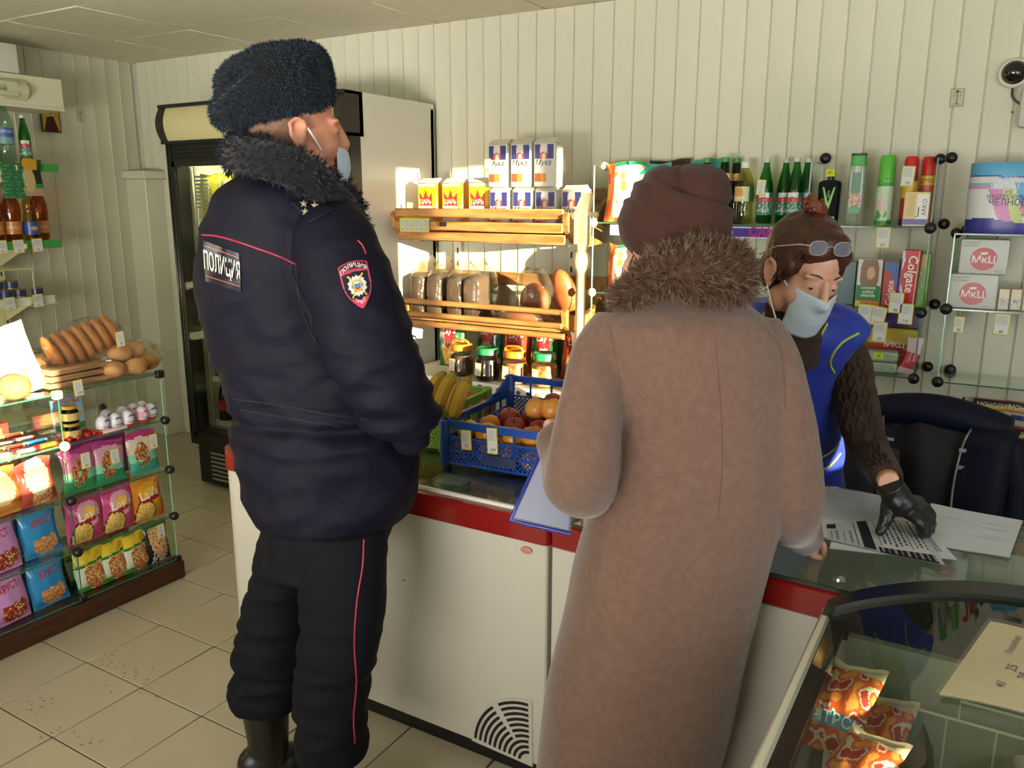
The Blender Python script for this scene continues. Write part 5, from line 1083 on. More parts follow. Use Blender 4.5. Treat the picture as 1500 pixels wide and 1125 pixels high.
# lowest shelf
QZ = .947
o = put('purple_carton', box_mesh('purple_carton', .22, .06, .07, '#4a1f6a', lambda u, v: '#5a2a80' if v > .3 else '#3f1a5c')); place(o, (-.35, 3.585, QZ+.165)); o2_ = o; tag(o, 'purple carton lying on the yellow napkin pack', 'carton')
def p_mkc(u, v):
    if v > .62 or u > .93: return '#c4a92c'
    if v > .35: return '#a83024'
    return '#b8432c'
o = put('napkin_pack', box_mesh('napkin_pack', .19, .07, .163, '#c4a92c', p_mkc, [('МКЦ', .01, .098, .034, '#e0d6cc', dict(bold=.035)), ('Салфетки', .01, .06, .016, '#d8a83a', {}), ('бытовые', .005, .042, .014, '#d8a83a', {})], nx=26, ny=24, ch=.006)); place(o, (-.335, 3.575, QZ)); tag(o, 'yellow and red lettered napkin pack on the lowest glass shelf', 'napkin pack')
o = put('white_carton', box_mesh('white_carton', .05, .05, .17, '#c9c9c4')); place(o, (-.462, 3.50, QZ)); tag(o, 'white carton beside the seller\'s shoulder on the lowest glass shelf', 'carton')
for k in range(2):
    o = put('soap_pack', box_mesh('soap_pack', .135, .06, .042, '#8a9a86', lambda u, v: '#7f917c' if blob(u, v, k) < .1 else '#9fb09a', ch=.010)); place(o, (-.365, 3.46, QZ+.043*k), .04*k); tag(o, 'grey green soap pack on the lowest glass shelf, %s one' % ('lower', 'upper')[k], 'soap', 'stacked soap packs')
mb = MB(); mb.box(-.018, .018, -.0005, .0005, 0, .022, '#b8d02c'); mb.text('25', .014, lambda x, z: (x, -.0008, .011+z), '#1f2418', bold=.02); o = put('price_sticker', mb.mesh('price_sticker', PAPER, 0), None, (-.365, 3.4285, QZ+.056)); tag(o, 'bright yellow price sticker on the upper soap pack', 'price sticker')
o = put('razor_packet', bag_mesh('razor_packet', .055, .145, .015, lambda u, v: '#b83a4a' if .15 < v < .6 else '#c9b0b4', seed=130)); place(o, (-.268, 3.455, QZ), .1, ry=.22, rx=-.1); tag(o, 'pink packet leaning at the right end of the lowest glass shelf', 'packet')
for num, px, py, lb in (('67', 1292, 363, 'price tag below the air freshener can'), ('86', 1311, 458, 'price tag below the tall toothpaste carton'), ('145', 1265, 474, 'price tag right of the seller\'s shoulder, left of a tilted one'), ('61', 1281, 476, 'tilted price tag beside the one reading 145'), ('110', 1325, 474, 'price tag under the yellow and green packet'), ('50', 1287, 500, 'yellow price tag above the soap packs'), ('20', 1403, 487, 'price tag below the stacked napkin packs'), ('40', 1465, 490, 'price tag below the row of small cartons')):
    c = at_y(px, py, 3.392); price_tag(num, (c[0], 3.390+(.004 if num == '61' else 0), c[2]-.002), 0, lb, w=.05 if num != '20' else .045, h=.078, tilt=.16 if num == '61' else .02, yellow='#c9bd3c')
# --- second unit: toilet paper, napkins
t = thing('toilet_paper_pack', 'blue and white lettered toilet paper pack on the right glass shelf', 'toilet paper', (.0, 3.49, 1.491))
W_, H_ = .255, .245
def tp(u, v, e=0.0):
    a = (u-.5)*2; d = .075*(1-abs(a)**3.2)**.6*(1-.06*abs(2*v-1)**6); return ((W_/2)*a*(1-.015*math.cos(2*PI*v)), -d-e, v*H_)
def p_tp(u, v):
    if v < .19+.03*math.sin(7*u): return '#2f2f8a'
    if v > .82+.015*math.sin(9*u): return '#4f9fc8'
    if v > .795+.015*math.sin(9*u): return '#2c4a94'
    if disc(u, v, .42, .84, .08, .9): return '#7fb8d4'
    s = u+.35*(v-.5)
    if .30 < s < .47 and v < .62: return '#c974ac'
    if .47 < s < .60 and v < .66: return '#bcc878'
    if disc(u, v, .73, .33, .10, 1.0): return '#c9699c'
    if .62 < s < .80 and .35 < v < .72: return '#5fa8cf'
    if v > .62 and u < .30 and v < .72: return '#c88aa8' if v < .67 else '#7ab0cc'
    return '#cfd2d4'
mb = MB(); mb.grid(46, 46, tp, p_tp); mb.grid(12, 12, lambda u, v: (W_/2*(1-2*u), .075*(1-abs(1-2*u)**3.2)**.6, v*H_), None, '#c4c8cc')
mb.grid(20, 2, lambda u, v: (W_/2*(2*u-1)*.985, .075*(1-abs(2*u-1)**3.2)**.6*(2*v-1), H_), None, '#4f9fc8'); mb.build('wrapping', PRINT, t, 50)
mb = MB(); fn = lambda cz: (lambda x, z: (lambda p: (p[0], p[1]-.0015, p[2]))(tp(.5+(x)/W_, (cz+z)/H_)))
for s, z, size, c in (('ТУАЛЕТНАЯ', .185, .024, '#dfe2ee'), ('БУМАГА', .163, .032, '#dfe2ee'), ('ИЗ', .143, .016, '#262a5c'), ('НАБЕРЕЖНЫХ', .127, .020, '#262a5c'), ('ЧЕЛНОВ', .107, .031, '#262a5c')):
    if c == '#dfe2ee': mb.text(s, size, (lambda f: lambda x, z_: (lambda p: (p[0], p[1]+.0005, p[2]))(f(x, z_)))(fn(z)), '#2f3a80', bold=.035, sx=.9)
    mb.text(s, size, fn(z), c, bold=-.005 if c == '#dfe2ee' else .02, sx=.9)
mb.text('200', .022, (lambda f: lambda x, z: f(x+.058, z))(fn(.078)), '#d9b8cc', bold=.02); mb.build('lettering', PRINT, t, 0); 
o = put('dark_packet', bag_mesh('dark_packet', .14, .17, .07, lambda u, v: '#2c4a40' if blob(u*2, v*2, 3) < .25 else '#8fa8a0', seed=140, back='#2c4a40')); place(o, (.185, 3.50, 1.491), 0); tag(o, 'dark green foil packet right of the toilet paper', 'packet')
def napkins(label, loc, rz):
    t = thing('napkin_pack', label, 'napkins', loc, rz, 'white napkin packs'); w2, h2, d2 = .155, .125, .10
    mb = MB(); mb.box(-w2/2, w2/2, -d2/2, d2/2, 0, h2, '#c4c6c2', ch=.008); mb.build('wrapping', mat('napkin_white', '#c9cbc6', rough=.4, bump=(30, .3, .003)), t)
    mb = MB(); mb.poly([(.043*math.cos(a), -d2/2-.0008, .055+.041*math.sin(a)) for a in np.linspace(0, 2*PI, 41)[:-1]], '#b03034'); mb.poly([(.040*math.cos(a), -d2/2-.0011, .055+.038*math.sin(a)) for a in np.linspace(0, 2*PI, 41)[:-1]], '#ad2429')
    mb.text('МкЦ', .036, lambda x, z: (x, -d2/2-.0015, .052+z), '#d9d3d0', bold=.03); mb.poly([(-.012, -d2/2-.0015, .078), (.012, -d2/2-.0015, .080), (.010, -d2/2-.0015, .072), (-.009, -d2/2-.0015, .070)], '#d9d3d0')
    mb.text('Салфетки', .012, lambda x, z: (x-.045, -d2/2-.0012, .113+z), '#6a6c6e', shear=.3); mb.text('бумажные', .010, lambda x, z: (x-.045, -d2/2-.0012, .102+z), '#6a6c6e', shear=.3); mb.text('100 шт.', .009, lambda x, z: (x+.05, -d2/2-.0012, .012+z), '#6a6c6e'); mb.build('print', PRINT, t, 0); return t
napkins('white napkin pack with a red round sign, lower of two', (-.072, 3.47, 1.219), .0); napkins('white napkin pack with a red round sign, stacked on top', (-.052, 3.475, 1.3445), .02)
for k, x in enumerate((.028, .066, .104, .142)):
    o = put('medicine_carton', box_mesh('medicine_carton', .034, .03, .075, '#c2b29c', lambda u, v: '#a8aeb0' if v < .6 and blob(u, v, k) < .1 else '#cfc0a4', [('ВС', .0, .03, .012, '#3a4a5a', dict(bold=.02))])); place(o, (x, 3.46+.01*(k % 2), 1.219)); tag(o, 'small beige carton right of the napkins, %s' % ('first', 'second', 'third', 'fourth')[k], 'carton', 'small beige cartons')
# ================================================================ goods on and in the counters
# --- plastic crates
def crate(name, label, cat, loc, rz, w, d, h, hs, m, mesh_d=.016):
    """w along x, d along y; end walls (at x=0 and x=w ... corner posts) rise to hs at the back"""
    t = thing(name, label, cat, loc, rz)
    def wall(p0, p1, z0, z1, nm='side_panel'):
        mb = MB(); p0 = np.array(p0); p1 = np.array(p1); L = np.linalg.norm(p1-p0); e = (p1-p0)/L; n = np.array([-e[1], e[0], 0])*.003
        def bar(s0, za, s1, zb, r=.0022): 
            a = p0+e*s0+np.array([0, 0, za]); b = p0+e*s1+np.array([0, 0, zb]); mb.tube([a, b], r, 4)
        zg = z0+(z1-z0)*.62
        k = -int((zg-z0)/mesh_d)-1
        while k*mesh_d < L:      # crossing ribs, clipped to the panel
            for sg in (1, -1):
                s0 = k*mesh_d; pts = [(s0, z0), (s0+(zg-z0), zg)] if sg > 0 else [(s0, zg), (s0+(zg-z0), z0)]
                (a, za), (b, zb) = pts
                if b <= 0 or a >= L: continue
                sl = (zb-za)/(b-a); a2, b2 = max(a, 0), min(b, L); bar(a2, za+sl*(a2-a), b2, za+sl*(b2-a))
            k += 1
        for z in (z0+.004, (z0+zg)/2, zg): bar(0, z, L, z, .004)
        for q in np.linspace(0, L, max(3, int(L/.075)+1)): bar(q, z0, q, z1, .0045)
        o = mb.build(nm, m, t, 0)
        mb = MB(); mb.rings([[tuple(q+n*sx*1.6+np.array([0, 0, zz])) for sx, zz in ((-1, z1-.024), (-1, z1), (1.8, z1), (1.8, z1-.006), (.0, z1-.006), (.0, z1-.024), (-1, z1-.024))] for q in (p0, p1)], caps=False, closed=False); mb.build('top_rail', m, o, 20)
    wall((0, 0, 0), (w, 0, 0), .004, h); wall((w, d, 0), (0, d, 0), .004, hs)
    for x, sgn in ((0, -1), (w, 1)):
        wall(*(((0, d, 0), (0, 0, 0)) if x == 0 else ((w, 0, 0), (w, d, 0))), .004, h)
        if hs > h+.02:   # sloping raised cheek with a window
            mb = MB(); a, b = d*.42, d; 
            out = [(a, h), (b, hs), (b, h-.01)]; 
            mb.prism([(x-.003, y, z) for y, z in ((d*.40, h-.012), (d*.74, hs-.045), (d-.02, hs), (d, hs), (d, hs-.03), (d*.82, hs-.06), (d*.66, h-.0), (d*.62, h-.012))], (.006, 0, 0)); mb.prism([(x-.003, y, z) for y, z in ((d*.62, h-.015), (d*.7, h+.012), (d, h+.012), (d, h-.015))], (.006, 0, 0)); mb.build('raised_cheek', m, t, 20)
    for x in (0, w):
        for y, z in ((0, h), (d, hs)):
            mb = MB(); mb.lathe([(.013, 0), (.016, z*.5), (.019, z-.004), (.015, z)], 8, (x, y, 0)); mb.build('corner_post', m, t, 50)
    mb = MB(); mb.box(0, w, 0, d, .004, .008); mb.build('crate_floor', m, t, 0); return t
blue_pl = mat('blue_crate_plastic', '#15479c', rough=.35); green_pl = mat('green_crate_plastic', '#6fa32c', rough=.4); orange_pl = mat('orange_plastic', '#b8602a', rough=.5)
A1 = math.radians(4); BL = Vector((-1.415, 1.985, .8005))
blue = crate('fruit_crate', 'blue plastic crate of apples and lemons with two price tags, on the freezer', 'crate', BL, A1, .40, .45, .145, .20, blue_pl)
def BW(x, y, z): return BL+Matrix.Rotation(A1, 3, 'Z')@Vector((x, y, z))
mb = MB(); mb.box(.15, .25, -.008, -.004, .02, .055); mb.build('name_plate', mat('plate_dark', '#1a2a55', rough=.5), blue, 0)
APP = mat('apple_skin', '#7d1a1f', rough=.35, vary=(9, '#a8483a', (1, 1, .5))); PEACH = mat('apple_yellow_red', '#b8662c', rough=.4, vary=(8, '#c99a3c')); LEMON = mat('persimmon_orange', '#d0821c', rough=.38, vary=(6, '#d9a52c')); PURP = mat('plum_pink', '#8a4a78', rough=.45, vary=(8, '#a8707f'))
def fruit_mesh(name, r, m, squash=.9):
    mb = MB(); mb.lathe([(.0015, r*squash*2-r*.22), (r*.22, r*squash*2-r*.08), (r*.5, r*squash*2), (r*.86, r*squash*1.62), (r, r*squash*1.05), (r*.9, r*squash*.5), (r*.55, .004), (r*.25, 0), (.001, r*.06)][::-1], 18); return mb.mesh(name, m, 80)
stem_m = MB(); stem_m.tube([(0, 0, 0), (.001, .001, .008), (.004, .002, .016)], .0014, 5); stem_me = stem_m.mesh('stem', mat('stem_brown', '#3a2614', rough=.8), 40)
am, pm_, lm_, qm = fruit_mesh('apple', .037, APP), fruit_mesh('apple', .037, PEACH), fruit_mesh('persimmon', .036, LEMON, .85), fruit_mesh('plum', .033, PURP)
rf = random.Random(11)
WH = ['first', 'second', 'third', 'fourth', 'fifth', 'sixth', 'seventh', 'eighth', 'ninth', 'tenth', 'eleventh', 'twelfth']
def fr(me, nm, x, y, z, lb, grp):
    o = put(nm, me, None, tuple(BW(x, y, z)), rf.uniform(0, 6)); o.rotation_euler = (rf.uniform(-.5, .5), rf.uniform(-.5, .5), rf.uniform(0, 6)); tag(o, lb, nm, grp); put('stem', stem_me, o, (0, 0, o.data.vertices[0].co.z*0+.055))
n = 0
for j in range(4):
    for i in range(5):
        x, y = .045+.076*i, .045+.078*j; red_ = (i+j) % 3 != 0 and x > .12
        fr(pm_ if red_ else (qm if i < 2 else lm_), 'apple' if red_ else ('plum' if i < 2 else 'persimmon'), x, y, .010, 'fruit in the bottom layer of the blue crate, row %s, %s' % (('front', 'second', 'third', 'back')[j], ('leftmost', 'second', 'middle', 'fourth', 'rightmost')[i]), 'fruit in the blue crate')
FRU = ((.06, .06, .072, 2), (.13, .055, .074, 2), (.20, .06, .072, 2), (.28, .06, .074, 1), (.35, .06, .074, 1), (.10, .13, .076, 2), (.18, .135, .078, 0), (.26, .135, .078, 0), (.335, .135, .078, 0), (.12, .21, .078, 0), (.20, .21, .082, 0), (.28, .215, .082, 0), (.355, .21, .08, 0), (.16, .275, .078, 0), (.24, .28, .08, 0), (.32, .28, .08, 0), (.22, .17, .132, 1), (.29, .175, .135, 3), (.355, .175, .13, 0), (.245, .245, .135, 0), (.32, .25, .135, 0))
for k, (x, y, z, t_) in enumerate(FRU):
    me = (am, pm_, lm_, pm_)[t_]; nm = ('apple', 'apple', 'persimmon', 'apple')[t_]
    lay = 'upper' if z > .1 else 'middle'
    row_ = ('front', 'second', 'third', 'back')[min(3, int(y/.08))]
    nb_ = sorted(q[0] for q in FRU if (q[2] > .1) == (z > .1) and int(q[1]/.08) == int(y/.08)).index(x)
    fr(me, nm, x, y, z, '%s in the %s layer of the blue crate, %s row, %s from the left' % (('red apple', 'golden apple', 'orange persimmon', 'golden apple')[t_], lay, row_, WH[nb_]), 'fruit in the blue crate')
for num, x, lb in (('75', .085, 'left price tag hanging on the front of the blue crate'), ('109', .175, 'right price tag hanging on the front of the blue crate')):
    c = BW(x, -.013, .062); price_tag(num, c, A1, lb, w=.036, h=.080, tilt=-.06, lean=-.03)
# green crate with bananas, orange basket behind
GL = Vector((-1.838, 2.06, .8005)); A2 = math.radians(5)
green = crate('fruit_crate', 'lime green plastic crate of bananas on the freezer, left of the blue crate', 'crate', GL, A2, .34, .32, .14, .15, green_pl)
bskin = mat('banana_skin', rough=.45, attr=True)
for k, (pts, lb) in enumerate(((((628, 600, 2.58), (630, 580, 2.58), (638, 560, 2.60), (653, 546, 2.63)), 'leftmost banana, standing in the green crate'), (((642, 604, 2.50), (646, 585, 2.50), (655, 563, 2.52), (668, 546, 2.55)), 'second banana from the left in the green crate'), (((656, 602, 2.58), (662, 585, 2.59), (668, 570, 2.60), (675, 556, 2.62)), 'third banana, half behind the second'), (((668, 600, 2.47), (673, 585, 2.47), (680, 568, 2.49), (688, 552, 2.52)), 'rightmost banana in the green crate'))):
    P = [at_d(*p) for p in pts]; P = [2*P[0]-P[1]]+P; c = P[0]; Q = cat(np.array(P)-c, 4); n_ = len(Q); q = np.linspace(0, 1, n_)
    rad = .0205*np.minimum(1, np.minimum((q+.12)/.3, (1.06-q)/.20))**.6; rad[-1] = .006; rad[0] = .006
    mb = MB(); mb.tube(Q, rad, 7, '#cda633')
    for i in range(len(mb.c)):
        if i >= 7*(n_-2) or i < 7: mb.c[i] = '#57451c'
        elif i > 7*(n_-4): mb.c[i] = '#a89c34'
        elif RNG.random() < .04: mb.c[i] = '#a8842a'
    o = mb.build('banana', bskin, None, 32, tuple(c)); tag(o, lb, 'banana', 'bananas in the green crate')
t = crate('plastic_basket', 'low orange plastic basket behind the blue and green crates', 'basket', Vector((-1.72, 2.39, .8005)), .05, .20, .03, .12, .12, orange_pl, .012)
# --- packs inside the chest freezer, seen through its glass
rk = random.Random(4); PKC = ['#a85a40', '#c9a080', '#c98a68', '#7a5c4a', '#b85a48', '#d9cdb4', '#a8b888', '#c9a880']
k = 0
for i in range(6):
    for j in range(3):
        x, y = -2.03+.19*i, 1.93+.17*j; z = .245
        c = PKC[(i*3+j*5) % 8]
        t = thing('frozen_pack', 'frozen tray under the freezer glass, %s column from the left, %s row' % (WH[i], ('front', 'middle', 'back')[j]), 'frozen food', (x, y, z), rk.uniform(-.1, .1), 'frozen trays in the chest freezer')
        MB().box(-.085, .085, -.07, .07, 0, .42+.04*((i+j) % 3), ch=.012).build('tray', mat('frozen_%d' % ((i*3+j*5) % 8), c, rough=.35, vary=(18, '#b0a48a' if (i+j) % 2 else '#3a241c')), t)
        mb = MB(); mb.box(-.05, .05, -.04, .04, .42+.04*((i+j) % 3)+.0005, .422+.04*((i+j) % 3), '#d4d0c2'); mb.build('label', PAPER, t, 0)
# --- goods inside the display counter (seen through the glass top)
def CI(x, y, z): return CW(x, y, z)
o = put('napkin_pack', box_mesh('napkin_pack', .16, .14, .125, '#bdbfb8', m=PRINT, ch=.008)); place(o, CI(.86, .24, .507), CANG); tag(o, 'white napkin pack under the counter glass below the flyers', 'napkins')
mb = MB(); mb.poly([(.05*math.cos(a), .05*math.sin(a), .1258) for a in np.linspace(0, 2*PI, 31)[:-1]], '#b03034'); mb.text('МкЦ', .04, lambda x, z: (x, z, .1262), '#d9d3d0', bold=.03); mb.build('print', PRINT, o, 0)
for k, (x, y, w_, d_, h_, c, lb) in enumerate(((.66, .15, .12, .10, .10, '#b5b6a8', 'pale carton under the counter glass left of the napkins'), (1.08, .30, .16, .05, .16, '#b0a53c', 'yellow carton under the counter glass right of the napkins'), (1.26, .30, .05, .05, .17, '#3f6f9a', 'blue bottle shaped carton under the counter glass'), (1.36, .2, .14, .1, .08, '#b9bab2', 'white carton under the counter glass at the right'), (.60, .06, .05, .05, .12, '#b0a53c', 'small yellow carton under the counter glass by the lock'))):
    o = put('carton', box_mesh('carton', w_, d_, h_, c, lambda u, v: c)); place(o, CI(x, y, .507), CANG); tag(o, lb, 'carton')
    mb = MB(); mb.lathe([(.022, 0), (.022, .003)], 16, (0, 0, h_)); mb.build('round_print', mat('print_dark', '#3c4044', rough=.5), o)
for k in range(3):
    mb = MB(); mb.lathe([(.035, 0), (.04, .03), (.03, .06), (.028, .062)], 18); o = mb.build('cup', clear('cup_clear', '#dfe4da', haze=.35), None, 50, tuple(CI(1.42+.09*k, .10, .507))); tag(o, 'clear plastic cup under the counter glass, %s' % WH[k], 'cup', 'cups in the counter')
# --- papers on the glass
def sheet(name, label, cat, quad, paint=None, texts=(), z=.8012, th=.0012, m=PAPER, lines=0, seed=0, curl=0.0, col='#c9ced6', draw=None, grp=None):
    """paper laid on the glass; quad = 4 picture corners (near left, near right, far right, far left) on the counter plane"""
    P = [at_z(px, py, z)[:2] for px, py in quad]; mb = MB()
    def f(u, v, e=0.0):
        p = (1-u)*(1-v)*P[0]+u*(1-v)*P[1]+u*v*P[2]+(1-u)*v*P[3]
        q = curl*(max(0, u-.6)**2*2+max(0, .3-v)**2*3)+.0012*math.sin(7*u+seed)*math.sin(5*v+seed)+.0012
        return (p[0], p[1], z+q+e)
    mb.grid(*((90, 60) if paint else (18, 14)), f, paint, col); mb.grid(18, 14, lambda u, v: f(1-u, v, -th), None, col)
    rr = random.Random(seed)
    for k in range(lines):
        v = .9-.8*k/lines; a = .06+rr.uniform(0, .04); b = .94-rr.uniform(0, .35) if k % 4 == 3 else .94-rr.uniform(0, .05)
        mb.add([f(a, v, .0006), f(b, v, .0006), f(b, v+.3/lines*.5, .0006), f(a, v+.3/lines*.5, .0006)], [(0, 1, 2, 3)], '#9aa0ac')
    if draw: draw(mb, f)
    o = mb.build(name, m, None, 50); tag(o, label, cat, grp); return o
sheet('paper_sheet', 'white printed sheet on the counter glass left of the gloved hand', 'paper', ((1190, 765), (1295, 783), (1300, 728), (1205, 712)), lines=16, seed=1)
sheet('paper_sheet', 'blank looking white sheet lying at the right of the counter glass', 'paper', ((1350, 796), (1478, 819), (1498, 764), (1364, 738)), lines=0, seed=2, curl=.004, draw=lambda mb, f: [mb.add([f(a, v, .0006), f(b, v, .0006), f(b, v+.008, .0006), f(a, v+.008, .0006)], [(0, 1, 2, 3)], '#a9afbd') for a, b, v in ((.08, .4, .7), (.5, .9, .62), (.1, .85, .45), (.55, .9, .38), (.1, .3, .25), (.6, .92, .75))])
def p_flyer(u, v):
    if .40 < u < .50 and .04 < v < .97: return '#25272d'
    if u < .10: return '#c9cbce' if v > .1 else '#9a9da2'
    if .10 < u < .19 and .70 < v < .93: return '#2a2c33'
    if .35 < u < .37 and .06 < v < .9: return '#4c4f55'
    if .52 < u < .97 and v < .17: return '#1d1f24' if int(u*60) % 3 or v < .04 else '#8f9196'
    if .55 < u < .95:
        k = int((u-.55)/.043); q = ((u-.55)/.043) % 1
        if q < .45 and .24+.02*(k % 3) < v < .93-.03*((k*7) % 5) and int(v*70+k) % 5: return '#54575d'
        return '#c6c8ca'
    if .13 < u < .34 and .12 < v < .62 and int(u*100) % 6 < 2 and int(v*60) % 6: return '#6f7278'
    return '#b4b8bd'
sheet('flyer', 'second black and white flyer under the printed one, its right edge showing', 'flyer', ((1215, 805), (1402, 822), (1345, 757), (1225, 762)), z=.802, seed=5, curl=.003, draw=lambda mb, f: [mb.add([f(.8+.03*k, .15, .0006), f(.815+.03*k, .15, .0006), f(.8+.03*k+.01, .8, .0006), f(.8+.03*k, .8, .0006)], [(0, 1, 2, 3)], '#8c9096') for k in range(5)])
sheet('flyer', 'black and white printed flyer held down by the gloved hand', 'flyer', ((1195, 788), (1384, 830), (1338, 757), (1196, 768)), paint=p_flyer, z=.8045, seed=4, curl=.004)
# --- price list in a clear sleeve lying on the ice cream freezer
def arch_z(x): u = (x-IX0)/(IX1-IX0); return .79+.115*math.sin(PI*min(max(u, 0), 1))**.8
mb = MB(); PQ = [(-.005, 1.235), (.235, 1.20), (.265, 1.44), (.055, 1.495)]
def pl(u, v, e=0.0):
    x = (1-u)*(1-v)*PQ[0][0]+u*(1-v)*PQ[1][0]+u*v*PQ[2][0]+(1-u)*v*PQ[3][0]; y = (1-u)*(1-v)*PQ[0][1]+u*(1-v)*PQ[1][1]+u*v*PQ[2][1]+(1-u)*v*PQ[3][1]
    return (x, y, arch_z(x)+.010+e+.002*math.sin(9*u)*math.sin(7*v))
mb.grid(14, 14, pl, None, '#c9c6ae'); mb.grid(14, 14, lambda u, v: pl(1-u, v, -.002), None, '#b9b69e')
for k, (s, u, v, sz) in enumerate((('Пломбир', .22, .75, .015), ('Эскимо', .40, .78, .015), ('Рожок', .58, .76, .015), ('Лёд', .74, .74, .015), ('25', .28, .45, .022), ('28', .36, .38, .022), ('22', .56, .46, .022), ('32', .47, .28, .022), ('15', .72, .42, .022), ('41', .27, .22, .020))):
    mb.text(s, sz, (lambda u, v: lambda x, z: pl(u+(z*-1)/.24*-1*0+(-z)/.24*-1*.0+x*0/.24+(-z)/.24, v+x/.26, .0015))(u, v), '#4a5066', shear=.2)
o = mb.build('price_list', PAPER, None, 40); tag(o, 'handwritten price list in a clear sleeve on the curved freezer glass', 'paper')
mb = MB(); mb.grid(10, 10, lambda u, v: pl(-.02+1.04*u, -.02+1.04*v, .004)); mb.build('clear_sleeve', FILM, o, 60)
# --- ice cream in the freezer
def p_cone(u, v):
    if v > .88: return '#c9b8a0'
    if .20 < v < .34 and .12 < u < .88: return '#5f8fb8'
    q = blob(u*.8, v*1.2, 3)
    return '#d98a45' if q > .22 else ('#c4552a' if q > -.1 else ('#cfc0b4' if q > -.3 else '#a83a34'))
icm = bag_mesh('ice_cream_pack', .11, .20, .05, p_cone, [('НТРСК', .5, .27, .03, '#c9dbe8', dict(bold=.03))], seed=150, back='#c4552a', nx=44, ny=64)
for k, (x, y, z, r, rx_) in enumerate(((-.155, 1.31, .695, -.10, -1.15), (-.125, 1.135, .690, -.25, -1.2), (-.10, 1.40, .58, -.1, -1.0), (.03, 1.0, .58, .2, -1.2))):
    o = put('ice_cream_pack', icm); place(o, (x, y, z), r, rx=rx_); o.scale = (.85, .9, .95); tag(o, 'orange and blue ice cream wrapper in the wire basket, %s' % ('sunlit and nearest the counter', 'sunlit and nearer the camera', 'at the left basket wall', 'half cut by the picture edge')[k], 'ice cream', 'ice cream wrappers in the basket')
for k, (x, y, w_, d_, h_, c) in enumerate(((.10, 1.36, .24, .30, .33, '#8a8a3c'), (.10, .90, .26, .26, .30, '#94903f'), (.33, 1.34, .14, .30, .28, '#8f8f74'), (.32, .9, .13, .3, .32, '#7a7f70'))):
    t = thing('ice_cream_carton', 'yellow green ice cream carton in the freezer, %s' % ('far left', 'near left', 'far right', 'near right')[k], 'carton', (x, y, .225), .05*k, 'big cartons in the ice cream freezer'); MB().box(-w_/2, w_/2, -d_/2, d_/2, 0, h_, ch=.01).build('box', mat('carton_%d' % k, c, rough=.6), t); MB().box(-w_/2-.004, w_/2+.004, -d_/2-.004, d_/2+.004, h_-.03, h_+.004, ch=.004).build('lid', MATS['carton_%d' % k], t)
t = thing('ice_lolly_tube', 'white tube with a green end in the ice cream freezer', 'ice cream', (.135, 1.52, .62), 0); mb = MB(); mb.cyl((0, .05, 0), (.04, -.16, 0), .014, 12, '#c9c2c6'); mb.build('tube', PRINT, t, 50); mb = MB(); mb.cyl((.04, -.16, 0), (.046, -.19, 0), .0145, 12, '#4f9a3c'); mb.build('end_cap', PRINT, t, 50)
o = put('ice_cream_pack', bag_mesh('ice_cream_pack', .09, .16, .05, lambda u, v: '#7a4a9a' if v > .3 else '#c9b8cf', seed=160, back='#6a3a8a')); place(o, (.25, 1.55, .60), .2, rx=-.9); tag(o, 'purple ice cream wrapper beside the white tube', 'ice cream')
# ================================================================ desk with stationery at the right, chair with jackets
t = thing('glass_desk', 'low glass shelf with stationery on the back wall at the right', 'shelf', (.3, 3.5, .65))
MB().box(-.42, .4, -.20, .132, -.006, 0).build('glass_plate', glass, t, 0); MB().box(-.42, .4, -.204, -.2, -.007, .0005).build('plate_edge', mat('edge_dark2', '#1c2a24', rough=.2), t, 0)
for x in (-.4, .38): MB().box(x-.01, x+.01, -.18, .13, -.65, -.006).build('leg_panel', glass, t, 0)
DZ = .651
def p_mono(u, v):
    q = (v*2) % 1
    if q > .80: return '#2c1814'
    if q > .66: return '#c9a83a'
    if q > .58: return '#a83a34'
    if u < .16: return '#c9a494'
    if .28 < q < .50 and .2 < u < .9: return '#24306f' if u < .55 else '#5a5a30'
    if q < .12: return '#b3242a'
    return '#b0a494'
for k, (px, py, lb, x) in enumerate(((1448, 625, 'left', 0), (1490, 632, 'right', 0))):
    c = at_y(px, py, 3.60); o = put('stationery_carton', box_mesh('stationery_carton', .125, .02, .20, '#a83a2c', p_mono, [('МОНОЛИТ', .008, .178, .022, '#d8cfc4', dict(bold=.03)), ('МОНОЛИТ', .008, .078, .022, '#d8cfc4', dict(bold=.03))], nx=30, ny=40)); place(o, (c[0], 3.595-.0*k, DZ), 0, rx=-.10, ry=.06*k); tag(o, 'red and yellow pen display card on the glass desk, %s one' % lb, 'display card', 'pen display cards')
def p_pens(u, v):
    if v > .88: return '#24242a' if int(u*14) % 2 else '#8a8c90'
    if u < .30 and v > .42: return '#b02428'
    return '#b4b8bc'
c = at_y(1415, 600, 3.58); o = put('pen_box', box_mesh('pen_box', .095, .02, .145, '#b4b8bc', p_pens, [('Berlingo', -.034, .10, .017, '#e0c8c8', dict(rot=PI/2, bold=.02))], nx=20, ny=30)); place(o, (c[0], 3.57, DZ+.035), 0, rx=-.1); tag(o, 'silver pen card with a red flag behind the jacket', 'display card'); mb = MB(); mb.box(-.004, .004, -.016, -.012, .01, .125, '#22262c', ch=.001); mb.box(-.03+.012, -.018+.01, -.018, -.012, .11, .17, '#1c1e22', ch=.001); mb.build('pen', PRINT, o, 0)
o = put('white_box', box_mesh('white_box', .11, .12, .034, '#3a4448')); place(o, (c[0], 3.565, DZ), 0); tag(o, 'grey box under the silver pen card', 'box')
def p_blk(u, v): return '#1c1a18' if v > .15 else '#8f8a44'
